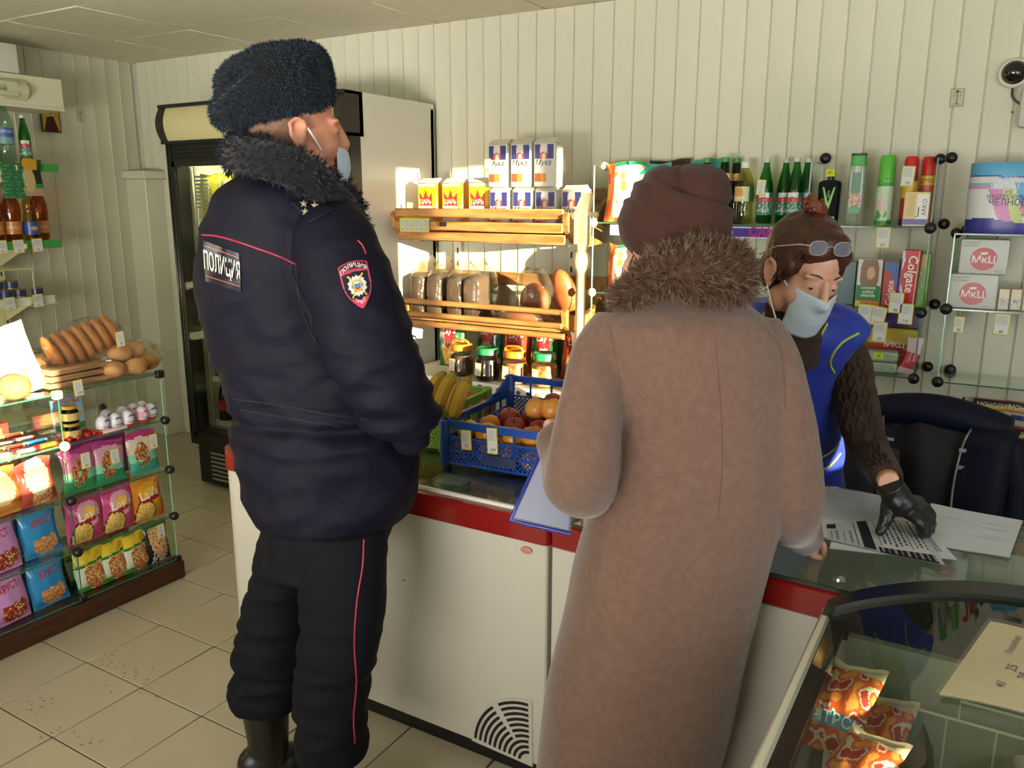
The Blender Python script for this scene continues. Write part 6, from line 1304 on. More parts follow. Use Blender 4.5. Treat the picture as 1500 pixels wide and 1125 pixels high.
c = at_y(1392, 600, 3.58); o = put('black_carton', box_mesh('black_carton', .06, .04, .15, '#1a1816', p_blk, [('VIP', 0, .07, .02, '#b8843a', dict(bold=.02))])); place(o, (c[0]-.02, 3.55, DZ), .1); tag(o, 'black carton with golden print behind the jacket collar', 'carton')
c = at_z(1425, 668, DZ); 
for k in range(2): o = put('pink_pack', box_mesh('pink_pack', .12, .09, .022, ('#b3382c', '#c49a9c')[k], ch=.004)); place(o, (c[0], c[1]+.03, DZ+.0225*k), .1+.08*k); tag(o, ('red flat pack under the pink one on the glass desk', 'pink flat pack on the glass desk by the black tape')[k], 'pack')
c = at_z(1447, 665, DZ)
mb = MB()
for k in range(4): mb.lathe([(.036, .0165*k), (.040, .0165*k+.001), (.040, .0165*k+.015), (.036, .0165*k+.016)], 26)
t = thing('tape_roll_stack', 'stack of black electrical tape rolls on the glass desk', 'tape', (c[0], c[1]+.01, DZ)); mb.build('tape', mat('tape_black', '#0e0e10', rough=.35), t); MB().lathe([(.024, .064), (.034, .066), (.034, .067), (.024, .067)], 24).build('core', mat('tape_core', '#a8a9ae', rough=.5), t)
c = at_z(1415, 655, DZ); mb = MB(); mb.cyl((-.03, 0, .024), (.03, -.02, .024), .022, 18); o = mb.build('tape_roll', clear('tape_clear', '#d9cfb8', haze=.4), None, 40, (c[0]-.01, c[1]+.10, DZ)); tag(o, 'clear tape roll lying behind the pink pack', 'tape')
for k in range(9):
    c = at_z(1462+6*k, 660+1.2*k, DZ); t = thing('blue_pen', 'dark blue pen in the pile on the glass desk, %s from the left' % WH[k], 'pen', (c[0], c[1]+.02+.012*(k % 3), DZ+.012+.010*(k % 3)), .4+.5*k, 'pile of blue pens'); mb = MB(); mb.cyl((-.07, 0, 0), (.045, 0, .0), .0055, 8); mb.build('barrel', mat('pen_blue', '#141c5a', rough=.3), t); mb = MB(); mb.cyl((.045, 0, 0), (.075, 0, 0), .0065, 8); mb.build('cap', mat('pen_cap_blue', '#0f1a78', rough=.3), t)
for k, (px, ry) in enumerate(((1452, -.55), (1468, -.5), (1478, .2))):
    c = at_z(px, 640, DZ); t = thing('marker_pen', 'dark pen leaning on the pen display cards, %s' % ('left', 'middle', 'right')[k], 'pen', (c[0], 3.53, DZ+.002), 0, 'leaning pens'); mb = MB(); mb.cyl((.05, -.02, .006), (-.02, .04, .13), .006, 8); mb.build('barrel', mat('pen_dark', '#181a30', rough=.3), t)
for k, (px, py, c_) in enumerate(((1400, 652, '#c9b0b4'), (1408, 645, '#b9bdc4'), (1430, 648, '#aab4c4'))):
    c = at_z(px, py, DZ); o = put('small_packet', bag_mesh('small_packet', .08, .06, .03, lambda u, v, q=c_: q, seed=170+k, back=c_)); place(o, (c[0], min(c[1]+.08, 3.55), DZ), .3*k, rx=-.9); tag(o, 'small pale packet on the glass desk, %s' % ('behind the jacket', 'beside the clear tape', 'below the pen card')[k], 'packet')
c = at_z(1460, 715, .36)
t = thing('storage_box', 'white rag on a dark box under the glass desk at the right', 'box', (.12, 3.42, 0)); MB().box(-.1, .2, -.12, .12, 0, .40, ch=.01).build('box', mat('box_dark', '#1c1c1a', rough=.6), t); mb = MB(); mb.grid(14, 10, lambda u, v: (-.09+.26*u, -.13+.2*v, .405+.02*noise.noise((u*4, v*4, 1))+.012), None); mb.build('rag', mat('rag_white', '#a9aaa4', rough=.9), t, 60)
# chair behind the counter with two jackets over its back
def chair_with():
    c0 = Vector((-.16, 2.86, 0)); rz = math.radians(-8)
    t = thing('chair', 'black chair behind the counter with jackets over its back', 'chair', c0, rz); m = mat('chair_black', '#121212', rough=.5)
    MB().box(-.21, .21, -.2, .2, .42, .47, ch=.02).build('seat', m, t)
    mb = MB(); mb.box(-.20, .20, .18, .215, .55, .86, ch=.015); mb.build('backrest', m, t)
    for x in (-.18, .18):
        for y, h in ((-.17, .42), (.19, .70)): mb = MB(); mb.cyl((x, y, 0), (x, y, h), .014, 10); mb.build('leg', m, t)
    nav = mat('jacket_navy', '#0b1020', rough=.65, spec=.2, bump=(35, .35, .004)); blk = mat('jacket_lining', '#0b0b0d', rough=.8); brn_ = mat('jacket_charcoal', '#2a282d', rough=.8)
    # navy jacket: hangs over the backrest, open front towards the room with its lining showing
    t2 = thing('jacket', 'navy quilted jacket with a grey chest stripe hung over the chair', 'jacket', c0, rz)
    def sh(u, v):   # u across, v from hem to top and over
        x = (-.235+.47*u)*(1-.18*max(0, v-.72)/.28); z = .30+.60*math.sin(min(v, 1)*PI/2)**.9; y = .02+.20*v+.02*math.sin(9*u)+.012*math.sin(17*u+5*v)
        return (x, y, z)
    mb = MB(); mb.grid(30, 24, sh); mb.grid(30, 6, lambda u, v: (sh(u, 1)[0], .22+.10*v, .90-.06*v*v*4+.02*math.sin(PI*v))); o = mb.build('lining', blk, t2, 60)
    for s in (-1, 1):
        def fr_(u, v): 
            x0 = s*(.235-.012*math.sin(3*v)); w_ = (.10+.05*v+.03*math.sin(4*v))*(1 if s > 0 else .8)
            x = x0-s*w_*(1-u)+s*.03*math.sin(PI*u); return (x+s*.03, -.005+.19*v-.035*math.sin(PI*u)+.012*math.sin(14*v), .29+.60*math.sin(v*PI/2)**.9)
        mb = MB(); mb.grid(10, 24, fr_); mb.build('front_panel', nav, t2, 70); mb = MB(); mb.tube([fr_(0, v) for v in np.linspace(0, .92, 20)], .004, 6); mb.build('zip', mat('zip_grey', '#6f6a60', rough=.4, metal=.4), t2)
        mb = MB(); mb.tube(cat([(s*.225, .19, .84), (s*.27, .15, .72), (s*.275, .10, .55), (s*.265, .07, .36)], 5), [.05+.008*math.sin(k*1.7) for k in range(16)], 12); mb.build('sleeve', nav, t2, 70)
    mb = MB(); rs = []
    for k in range(15):
        s = k/14; x = -.23+.46*s; r = .045+.012*math.sin(PI*s); a = np.arange(14)*2*PI/14; rs.append(np.stack([np.full(14, x)+0*a, .20+1.15*r*np.cos(a), .875+.03*math.sin(PI*s)+r*np.sin(a)], 1))
    mb.rings(rs); mb.build('collar', nav, t2, 70)
    for dz in (.80, .745): mb = MB(); mb.box(.10, .235, .100 if dz < .78 else .115, .106 if dz < .78 else .121, dz, dz+.012); mb.build('stripe', mat('stripe_grey', '#8a8d92', rough=.5), t2, 0)
    for dz in (.80, .735): mb = MB(); mb.box(-.17, -.10, .108, .112, dz, dz+.01); mb.build('stripe', MATS['stripe_grey'], t2, 0)
    t3 = thing('jacket', 'charcoal coat with a zip and a round button hanging left of the navy jacket', 'jacket', (-.315, 2.93, 0), rz+.1)
    mb = MB(); mb.rings([[( .13*math.cos(a)*(1-.25*z), .07*math.sin(a)+.008*math.sin(5*a+z*7), .30+.48*z) for a in np.arange(22)*2*PI/22] for z in np.linspace(0, 1, 14)]); mb.build('body', brn_, t3, 70)
    mb = MB(); mb.tube([(.02, -.078, .76), (.06, -.07, .62), (.09, -.055, .45), (.10, -.05, .32)], .004, 6); mb.build('zip', mat('zip_brass', '#8a7a58', rough=.35, metal=.8), t3); mb = MB(); mb.lathe([(.009, 0), (.009, .004), (.005, .005)], 14); o = mb.build('button', MATS['zip_brass'], t3); o.location = (.035, -.076, .60); o.rotation_euler = (PI/2, 0, 0)
chair_with()
# ================================================================ small things on the walls
c = at_y(1486, 106, 3.60)
t = thing('dome_camera', 'small white and black dome camera on the wall, top right corner', 'camera', (c[0]-.0, 3.635, c[2]))
mb = MB(); mb.M = T(rx=PI/2); mb.lathe([(.052, 0), (.052, .02), (.046, .032), (.042, .034)], 26); mb.build('base', white_pl, t); mb = MB(); mb.M = T(rx=PI/2); mb.lathe([(.042, .032), (.039, .046), (.030, .06), (.015, .069), (.002, .071)], 24); mb.build('dome', mat('dome_black', '#15120f', rough=.08, spec=.8), t, 70); mb = MB(); mb.tube(cat([(0, -.01, -.05), (.005, -.012, -.085), (.04, -.008, -.115), (.10, -.006, -.15)], 5), .004, 6); mb.build('cable', black_pl, t)
c = at_y(1500, 160, 3.60); t = thing('junction_box', 'white plastic box on the wall cut by the right picture edge', 'box', (c[0]+.04, 3.638, c[2])); MB().box(-.055, .075, -.06, 0, -.065, .075, ch=.014).build('body', mat('box_greywhite', '#b9bcae', rough=.45), t); mb = MB(); mb.cyl((-.075, -.004, -.005), (-.075, 0, -.005), .004, 10); mb.build('screw', black_pl, t)
def cross_sticker(label, loc, rz):
    mb = MB(); mb.box(-.023, .023, -.0008, 0, -.032, .032, '#55523f'); mb.box(-.0215, .0215, -.0014, -.0008, -.0305, .0305, '#b9b79e')
    for a in ((-.0012, .0012, -.022, .024), (-.013, .013, .0185, .0205)): mb.box(a[0], a[1], -.0018, -.0014, a[2], a[3], '#45432f')
    mb.box(-.004, .004, -.0018, -.0014, .020, .026, '#45432f'); mb.add([(x, -.0017, z) for x, z in ((-.015, -.026), (0, -.019), (.015, -.026), (0, -.022))], [(0, 1, 3), (1, 2, 3)], '#45432f'); mb.text('v', .012, lambda x, z: (x, -.0017, -.025+z), '#45432f')
    for s in (-1, 1): mb.box(s*.011-.001, s*.011+.001, -.0018, -.0014, .002, .012, '#6a6750')
    o = mb.build('sticker', PAPER, None, 0, tuple(loc), rz); tag(o, label, 'sticker')
c = at_y(1402, 143, 3.634); cross_sticker('framed cross sticker on the back wall near the dome camera', c, 0)
c = at_x(118, 170, WX0+.004); cross_sticker('framed cross sticker on the left wall right of the icon', c, PI/2)
c = at_x(73, 175, WX0+.014); mb = MB(); mb.box(-.06, .06, -.010, 0, -.075, .075, '#4a3018', ch=.002)
mb.grid(24, 30, lambda u, v: (-.053+.106*u, -.0105, -.068+.136*v), lambda u, v: '#5a3420' if disc(u, v, .5, .80, .12, 1.2) and not disc(u, v, .5, .78, .075, 1.2) else ('#a8794a' if disc(u, v, .5, .77, .085, 1.2) else ('#4a1f1a' if (v < .62 and abs(u-.5) < .16+.42*(.62-v)) and u > .42 else ('#3a2a20' if (v < .6 and abs(u-.48) < .2+.35*(.6-v)) else ('#8a7a6a' if disc(u, v, .35, .25, .1) else ('#b08a3c' if not disc(u, v, .5, .79, .22, 1.2) else '#c49c44'))))))
o = mb.build('icon_picture', PAPER, None, 30, tuple(c), PI/2); tag(o, 'small painted icon of a robed figure on the left wall', 'picture')
# ================================================================ people
def rows_rings(rows, k=4, n=36, p=2.3, turn=0.0):
    """rows (picture y, left x, right x, distance, half depth) -> level elliptical sections in the room"""
    R = cat(np.array(rows, float), k); a = np.arange(n)*2*PI/n; f = lambda c: np.sign(c)*np.abs(c)**(2/p); out = []
    for y, xl, xr, D, hd in R:
        l, r = at_d(xl, y, D), at_d(xr, y, D); c = (l+r)/2; ax = (r-l)/2; ay = HF*hd
        out.append(c+np.outer(f(np.cos(a)), ax)+np.outer(f(np.sin(a)), ay))
    return out
def rows_part(mb, rows, k=4, n=36, p=2.3): mb.rings(rows_rings(rows, k, n, p)); return mb
def limb(mb, pts, rad, k=5, n=16): P = cat(np.c_[np.array(pts, float), np.array(rad, float)], k); mb.tube(P[:, :3], P[:, 3], n); return mb
def D3(px, py, D): return at_d(px, py, D)
def fuse(name, mb, m, voxel=.008, smooth=6, disp=None, parent=None, org=(0, 0, 0), fac=.5):
    """closed shapes -> one continuous skin"""
    me = mb.mesh('fuse', m, 0); o = bpy.data.objects.new('fuse', me); COL.objects.link(o)
    r = o.modifiers.new('r', 'REMESH'); r.mode = 'VOXEL'; r.voxel_size = voxel; r.use_smooth_shade = True
    s = o.modifiers.new('s', 'SMOOTH'); s.factor = fac; s.iterations = smooth
    dg = bpy.context.evaluated_depsgraph_get(); me2 = bpy.data.meshes.new_from_object(o.evaluated_get(dg)); bpy.data.objects.remove(o); bpy.data.meshes.remove(me)
    me2.name = name
    if disp:
        nv = len(me2.vertices); V = np.zeros(nv*3); N = np.zeros(nv*3); me2.vertices.foreach_get('co', V); me2.vertices.foreach_get('normal', N); V = V.reshape(-1, 3); N = N.reshape(-1, 3)
        d = disp(V, N); V += N*d[:, None]; me2.vertices.foreach_set('co', V.ravel())
    me2.materials.clear(); me2.materials.append(m); me2.polygons.foreach_set('use_smooth', [True]*len(me2.polygons)); me2.update()
    bv = BVHTree.FromPolygons([v.co[:] for v in me2.vertices], [tuple(p.vertices) for p in me2.polygons])
    me2.transform(Matrix.Translation(-Vector(org))); ob = put(name, me2, parent); return ob, bv
def nz(V, s, seed, stretch=(1, 1, 1)):
    q = np.array(stretch)*s; return np.array([noise.noise(((v*q)+seed).tolist()) for v in V])
def ridge(V, s, seed, stretch): return 1-2*np.abs(nz(V, s, seed, stretch))
def hit(bv, px, py, off=.002):
    d = Vector(ray(px, py)).normalized(); h = bv.ray_cast(Vector(CAM), d)
    return None if h[0] is None else h[0]-d*off
def surf_strip(name, bv, pts, r, m, parent, org, off=.0, k=6):
    P = cat(np.array(pts, float), k); Q = [hit(bv, x, y, off) for x, y in P]; Q = [q-Vector(org) for q in Q if q is not None]
    mb = MB(); mb.tube([q[:] for q in Q], r, 6); return mb.build(name, m, parent, 60)
def quad_map(bv, quad, org, off):
    """(u, v) -> point on a garment inside a picture quadrilateral (bl, br, tr, tl)"""
    q = np.array(quad, float)
    def f(u, v, e=0.0):
        p = (1-u)*(1-v)*q[0]+u*(1-v)*q[1]+u*v*q[2]+(1-u)*v*q[3]; h = hit(bv, p[0], p[1], off+e); 
        return tuple(h-Vector(org)) if h is not None else (0, 0, -5)
    return f
def fur(bv_pts, bv_nrm, n, length, width, col, col2, lay=(0, 0, -.5), seed=1, curl=.3):
    """tapered hair blades rooted on given points"""
    rr = np.random.default_rng(seed); P = np.asarray(bv_pts); N = np.asarray(bv_nrm); i = rr.integers(0, len(P), n); p = P[i]; nn = N[i]
    d = nn+np.array(lay)+rr.normal(0, curl, (n, 3)); d /= np.linalg.norm(d, axis=1)[:, None]; L = length*rr.uniform(.55, 1.25, n)[:, None]
    t = np.cross(d, rr.normal(0, 1, (n, 3))); t /= np.linalg.norm(t, axis=1)[:, None]+1e-9
    a, b = p-t*width/2-nn*.003, p+t*width/2-nn*.003; m1 = p+d*L*.55; bend = d+np.array(lay)*.8+rr.normal(0, curl*.6, (n, 3)); bend /= np.linalg.norm(bend, axis=1)[:, None]; tip = m1+bend*L*.5
    V = np.stack([a, b, m1+t*width*.35, m1-t*width*.35, tip], 1).reshape(-1, 3); fs = []; cs = []
    for k in range(n): o = 5*k; fs += [(o, o+1, o+2, o+3), (o+3, o+2, o+4)]; c = col if k % 3 else col2; cs += [c, c]
    return V, fs, cs
def ring_pts(rs):
    P = []; N = []
    for r in np.asarray(rs)[:-1]:
        c = r.mean(0)
        for i in range(len(r)):
            for t in (0, .5): p = r[i]*(1-t)+r[(i+1) % len(r)]*t; q = p-c; P.append(p); N.append(q/np.linalg.norm(q))
    return np.array(P), np.array(N)
def sample(ob_mesh, org, cond=None):
    P = np.array([v.co[:] for v in ob_mesh.vertices])+np.array(org); N = np.array([v.normal[:] for v in ob_mesh.vertices])
    if cond is not None: k = cond(P, N); P, N = P[k], N[k]
    return P, N
def frame(origin, fwd, up_hint=(0, 0, 1)):
    f = Vector(fwd).normalized(); x = f.cross(Vector(up_hint)).normalized(); z = x.cross(f); M = Matrix((x, f, z)).transposed().to_4x4(); M.translation = Vector(origin); return M   # x = person's right, y = forward, z = up
def head_shapes(mb, M, neck=True, jaw=1.0, fem=False):
    mb.M = M; B = mb.ball
    B((0, -.014, .048), (.075, .097, .086), 24, 16); B((0, .030, -.018), (.062, .066, .088), 24, 16); B((0, .050, -.072), (.046*jaw, .048, .040), 18, 12); B((0, .080, -.100), (.022*jaw, .018, .018), 12, 8)
    for s in (-1, 1):
        B((s*.040, .052, -.030), (.030, .034, .036), 14, 10); B((s*.030, .075 if fem else .080, .030), (.028, .012, .008) if fem else (.028, .011, .008), 14, 8); B((s*.010, .099, -.030), (.009, .011, .007), 10, 6)
        B((s*.052, .01, -.062), (.020, .04, .034), 12, 8); B((s*.032, .072, .006), (.016, .016, .013), 12, 8)
        B((s*.080, -.012, -.004), (.009, .020, .032), 12, 10); mb.tube([(s*.085, .006, .004), (s*.090, .0, .024), (s*.094, -.018, .030), (s*.094, -.032, .018), (s*.091, -.030, -.008), (s*.084, -.014, -.034), (s*.081, .0, -.036)], .0055, 8)
    mb.tube(cat([(0, .090, .030), (0, .100, .008), (0, .108, -.012), (0, .113, -.023)], 3), [.008+.0005*k for k in range(10)], 10); B((0, .110, -.026), (.0115, .010, .009), 12, 8)
    for z in (-.058, -.068): B((0, .094, z), (.022, .012, .0065), 12, 6)
    if neck: mb.tube([(0, -.012, -.05), (0, -.022, -.11), (0, -.035, -.19)], [.056 if not fem else .05, .055 if not fem else .047, .064], 18)
    mb.M = None
def eyes(M, parent, org, iris='#3a2c20', lidm=None, shut=.4):
    for s in (-1, 1):
        mb = MB(); mb.M = Matrix.Translation(-Vector(org)) @ M; mb.ball((s*.031, .0765, .008), .0118, 14, 10, '#cfc8c2'); mb.lathe([(.0005, 0), (.0052, 0), (.0056, .0006)], 12, (0, 0, 0), iris); 
        n = len(mb.v[-1]); P = mb.v[-1]; base = Matrix.Translation(-Vector(org)) @ M; L = MB(); L.M = base @ Matrix.Translation((s*.031, .0883, .006)) @ Matrix.Rotation(-PI/2, 4, 'X'); L.lathe([(.0005, 0), (.0052, 0), (.0056, -.0006)], 12, col=iris); mb.v[-1] = L.v[-1]; mb.build('eye', PRINT, parent, 60)
        lid = MB(); lid.M = base; a0 = PI*(.5-shut); lid.grid(14, 8, lambda u, v: (s*.031+.0134*math.cos(PI*u)*math.cos(.02), .0765+.0134*math.sin(PI*u)*math.cos(PI/2-(PI/2+shut)*v), .008+.0134*math.sin(PI*u)*math.sin(PI/2-(PI/2+shut)*v))); lid.build('eyelid', lidm, parent, 70)
        e = base; mb = MB(); mb.M = e; mb.tube([(s*.016, .0955, .034), (s*.029, .0925, .0395), (s*.042, .080, .036)], [.0018, .0022, .0011], 6); mb.build('eyebrow', mat('brow_brown', '#3a261a', rough=.9), parent, 60)
def finger(mb, pts, r0, r1, k=4): P = cat(np.array(pts, float), k); mb.tube(P, np.linspace(r0, r1, len(P)), 10); mb.ball(tuple(P[-1]), r1*1.02, 10, 6)
skin_m = mat('skin_light', '#c08468', rough=.5, sss=.08, vary=(18, '#b5755c'), bump=(140, .12, .001)); skin_f = mat('skin_fair', '#c99a84', rough=.5, sss=.08, vary=(16, '#c08c76'), bump=(140, .1, .001))
mask_m = mat('mask_blue_white', '#b4bfcb', rough=.8, bump=(70, .12, .001)); strap_m = mat('mask_strap', '#d5d6d8', rough=.8)
# ---------------------------------------------------------------- police officer
def officer():
    org = at_z(440, 1150, 0); org[2] = 0
    t = thing('person', 'police officer in navy winter jacket, fur hat and lowered mask, standing before the chest freezer', 'person', tuple(org))
    nylon = mat('navy_nylon', '#0b0a19', rough=.68, spec=.16, sheen=.0, bump=(26, .35, .006)); trou = mat('navy_trousers', '#090a11', rough=.8, spec=.15, bump=(120, .2, .001)); leather = mat('boot_leather', '#070707', rough=.35)
    furm = mat('navy_fur', rough=.85, attr=True, sheen=.15, spec=.2)
    hf = HR*math.cos(.40)+HF*math.sin(.40); HM = frame(D3(437, 197, 2.0), hf)
    # body: one continuous figure under the clothes
    mb = MB(); head_shapes(mb, HM)
    rows_part(mb, [(270, 375, 470, 2.0, .10), (330, 330, 505, 2.0, .12), (450, 325, 535, 2.0, .13), (600, 375, 570, 2.0, .13), (740, 405, 555, 2.0, .11), (780, 420, 540, 1.97, .10)], 3)
    limb(mb, [D3(485, 345, 1.88), D3(525, 460, 1.80), D3(562, 560, 1.80), D3(598, 615, 1.86), D3(604, 620, 1.90)], [.06, .055, .05, .035, .028]); limb(mb, [D3(420, 345, 2.12), D3(470, 470, 2.2), D3(530, 560, 2.2), D3(585, 600, 2.1)], [.06, .055, .045, .032])
    for cx, D in ((490, 1.86), (405, 2.03)): limb(mb, [D3(cx+5 if D < 2 else cx+40, 780, D), D3(cx+5 if D < 2 else cx, 900, D), D3(cx-5, 1020, D), D3(cx-8, 1090, D)], [.058, .05, .042, .04])
    for dx in range(4): finger(mb, [D3(606, 622+3*dx, 1.93+.02*dx), D3(614, 626+3*dx, 1.98+.02*dx), D3(612, 632+2*dx, 2.01+.02*dx)], .009, .007)
    finger(mb, [D3(604, 618, 1.93), D3(610, 616, 1.97), D3(612, 620, 2.0)], .010, .008)
    fuse('body', mb, skin_m, .0055, 3, None, t, org); eyes(HM, t, org, lidm=skin_m)
    # short cropped hair at temple and nape
    mb = MB(); mb.M = Matrix.Translation(-Vector(org)) @ HM; mb.grid(30, 8, lambda u, v: (.0775*math.cos(PI*(1.15+.70*u) if False else PI*(1.0+u)), -.014+.0995*math.sin(PI*(1+u)), -.045+.075*v-.03*math.sin(PI*u)*(1-v))); mb.build('cropped_hair', mat('hair_shaved', '#5e4334', rough=.85, vary=(60, '#7d5a46')), t, 60)
    # jacket
    def wr(V, N):
        z = V[:, 2]; w_ = np.exp(-((z-1.10)/.10)**2); low = np.clip((1.1-z)/.25, 0, 1)
        sl = (V-D3(560, 560, 1.8)); el = np.exp(-(np.linalg.norm(sl, axis=1)/.16)**2)
        return .014*w_*ridge(V, 8, 3.1, (.7, .7, 2.4))+.010*el*ridge(V, 10, 6.6, (.8, .8, 2.2))+.011*ridge(V, 4.2, 8.2, (1, 1, 1.6))*(.5+.5*low)+.006*ridge(V, 9, 2.2, (1, 1, 1.5))+.003*nz(V, 18, 1.3)-.016*np.exp(-((z-1.075)/.014)**2)
    mb = MB()
    rows_part(mb, [(258, 365, 480, 2.0, .10), (282, 330, 505, 2.0, .175), (315, 312, 522, 2.0, .185), (350, 301, 536, 2.0, .185), (395, 296, 548, 2.0, .18), (440, 299, 560, 2.0, .18), (500, 316, 575, 2.0, .175), (550, 334, 586, 2.0, .17), (585, 349, 592, 2.0, .168), (620, 350, 600, 2.0, .18), (665, 355, 606, 2.0, .185), (705, 365, 606, 2.0, .185), (745, 378, 596, 2.0, .18), (752, 385, 590, 2.0, .165)], 3, 44, 2.2)
    limb(mb, [D3(470, 318, 1.93), D3(487, 352, 1.86), D3(505, 405, 1.82), D3(525, 465, 1.80), D3(547, 525, 1.79), D3(574, 578, 1.80), D3(603, 618, 1.84), D3(612, 628, 1.86)], [.055, .085, .098, .096, .092, .082, .060, .050], 6, 22)
    limb(mb, [D3(410, 320, 2.10), D3(440, 400, 2.17), D3(500, 500, 2.2), D3(560, 580, 2.15), D3(596, 610, 2.05)], [.06, .09, .088, .07, .055], 6, 20)
    jk, bv = fuse('jacket', mb, nylon, .0085, 5, wr, t, org)
    # trousers, boots
    def wt(V, N): z = V[:, 2]; b = np.clip((.75-z)/.4, 0, 1); return (.004+.010*b)*ridge(V, 8, 5.5, (.5, .5, 2.2))+.003*nz(V, 16, 2)
    mb = MB()
    rows_part(mb, [(735, 385, 590, 1.98, .15), (790, 388, 566, 1.97, .15), (825, 392, 562, 1.95, .14)], 3)
    rows_part(mb, [(770, 425, 566, 1.90, .10), (850, 440, 564, 1.88, .095), (900, 442, 560, 1.87, .09), (955, 440, 548, 1.86, .085), (1005, 437, 540, 1.86, .085), (1050, 436, 533, 1.86, .085), (1100, 437, 532, 1.86, .08)], 4)
    rows_part(mb, [(770, 385, 480, 2.05, .095), (850, 370, 455, 2.04, .09), (900, 356, 448, 2.04, .085), (950, 348, 446, 2.03, .08), (1000, 342, 440, 2.03, .08), (1030, 343, 428, 2.03, .078)], 4)
    tr, bt = fuse('trousers', mb, trou, .009, 4, wt, t, org)
    surf_strip('trouser_piping', bt, [(533, 790), (531, 830), (523, 880), (519, 940), (522, 1000), (518, 1050), (520, 1090)], .0022, mat('red_piping', '#8f1836', rough=.5), t, org, .0005)
    for cx, D, y0, y1 in ((482, 1.86, 1075, None), (388, 2.03, 1015, None)):
        top = D3(cx, y0, D); base = np.array([top[0], top[1], 0.0]); 
        fd = Vector(hf); fd.z = 0; M = frame(base, fd); mb = MB(); mb.M = M
        mb.tube([(0, 0, .06), (0, 0, .16), (0, -.005, top[2]+.03)], [.052, .060, .070], 18); mb.ball((0, -.03, .055), (.047, .06, .055), 16, 10); mb.ball((0, .06, .042), (.048, .085, .042), 18, 12); mb.ball((0, .13, .036), (.046, .06, .034), 16, 10); mb.M = None
        b, _ = fuse('boot', mb, leather, .007, 4, None, t, org); 
        s = MB(); s.M = Matrix.Translation(-Vector(org)) @ M; pr = [(.05*math.cos(a)*(1.05 if math.sin(a) > 0 else .95), .05+.135*math.sin(a)) for a in np.arange(28)*2*PI/28]; s.prism([(x, y, .0) for x, y in pr], (0, 0, .022)); s.build('boot_sole', rubber, t, 30)
        s = MB(); s.M = Matrix.Translation(-Vector(org)) @ M; s.tube([(.064*math.cos(a), -.003+.066*math.sin(a), top[2]-.03) for a in np.arange(24)*2*PI/24], .007, 6, closed=True); s.box(-.076, -.062, -.01, .01, top[2]-.045, top[2]-.015, ch=.002); s.build('boot_strap', leather, t, 40)
    # fur collar and fur hat
    ring = cat([D3(520, 322, 2.03), D3(478, 278, 1.87), D3(425, 246, 1.84), D3(372, 232, 1.90), D3(350, 226, 2.02), D3(374, 218, 2.12), D3(425, 222, 2.17), D3(485, 268, 2.15), D3(520, 322, 2.03)], 6)[:-1]
    mb = MB(); n = 16; rs = []
    for i, p in enumerate(ring):
        tg = ring[(i+1) % len(ring)]-ring[i-1]; tg /= np.linalg.norm(tg); upv = np.array([0, 0, 1.0])-tg*tg[2]; upv /= np.linalg.norm(upv); o_ = np.cross(tg, upv); a = np.arange(n)*2*PI/n; k = .85+.2*math.sin(PI*i/len(ring))
        rs.append(p+np.outer(np.cos(a)*.036*k, o_)+np.outer(np.sin(a)*.044*k, upv))
    rs.append(rs[0]); P, N = ring_pts(rs); P = P+RNG.normal(0, .004, P.shape)
    m2 = MB(); m2.M = Matrix.Translation(-Vector(org)); m2.rings(rs, '#0a0b12', caps=False); V, fs, cs = fur(P, N, 15000, .016, .0018, '#0e1119', '#1a2230', (0, 0, -.3), 2, .35); m2.add(V, fs, cs); m2.build('fur_collar', furm, t, 60)
    hat_rows = [(180, 360, 446, 1.99, .08), (174, 332, 476, 1.99, .118), (158, 318, 486, 1.99, .135), (138, 316, 487, 1.99, .142), (115, 322, 482, 1.99, .14), (96, 328, 477, 1.99, .13), (84, 343, 464, 1.99, .11), (77, 362, 446, 1.99, .07)]
    mb = MB(); rows_part(mb, hat_rows, 5, 40, 2.4); hc = D3(405, 130, 1.99)
    mb.v[-1] = mb.v[-1]+np.outer(.21*((mb.v[-1]-hc)@HR), (0, 0, 1))
    def hatd(V, N):
        # groove between the turned-up band and the crown at the back, upper left
        c = D3(352, 118, 1.93); d = np.linalg.norm((V-c)*np.array([1, 1, 1.6]), axis=1); c2 = D3(362, 95, 1.92); e = np.linalg.norm((V-c2), axis=1)
        c3 = D3(470, 110, 1.9); f3 = np.linalg.norm(V-c3, axis=1)
        s_ = (V-c)@HR; g_ = V[:, 2]-c[2]-.55*(s_)  
        return -.034*np.exp(-(g_/.016)**2)*np.exp(-((s_+.01)/.05)**2)-.014*np.exp(-(f3/.03)**2)+.004*nz(V, 22, 3)+.006*nz(V, 9, 7)
    ht, bh = fuse('fur_hat_base', mb, furm, .008, 3, hatd, t, org); P, N = sample(ht.data, (0, 0, 0)); V, fs, cs = fur(P, N, 26000, .011, .0017, '#0b141f', '#1d3448', (0, 0, -.15), 5, .4)
    m2 = MB(); m2.add([v.co[:] for v in ht.data.vertices], [tuple(p.vertices) for p in ht.data.polygons], '#080c14'); m2.add(V, fs, cs); bpy.data.objects.remove(ht); m2.build('fur_hat', furm, t, 60)
    # mask pulled under the nose, straps to the ear
    mb = MB(); mb.M = Matrix.Translation(-Vector(org)) @ HM
    def mk(u, v):
        a = (u-.5)*2.3; z = -.038-.082*v; r = .052+.012*math.sin(PI*v); rx = .058; 
        return (rx*math.sin(a), .050+(r+.010-.012*v)*math.cos(a)*1.02, z+.004*math.sin(12*v)*(1-abs(a)/2)+.018*abs(a)*(.5-v))
    mb.grid(20, 14, mk); mk_o = mb.build('face_mask', mask_m, t, 60); md = mk_o.modifiers.new('thick', 'SOLIDIFY'); md.thickness = .002
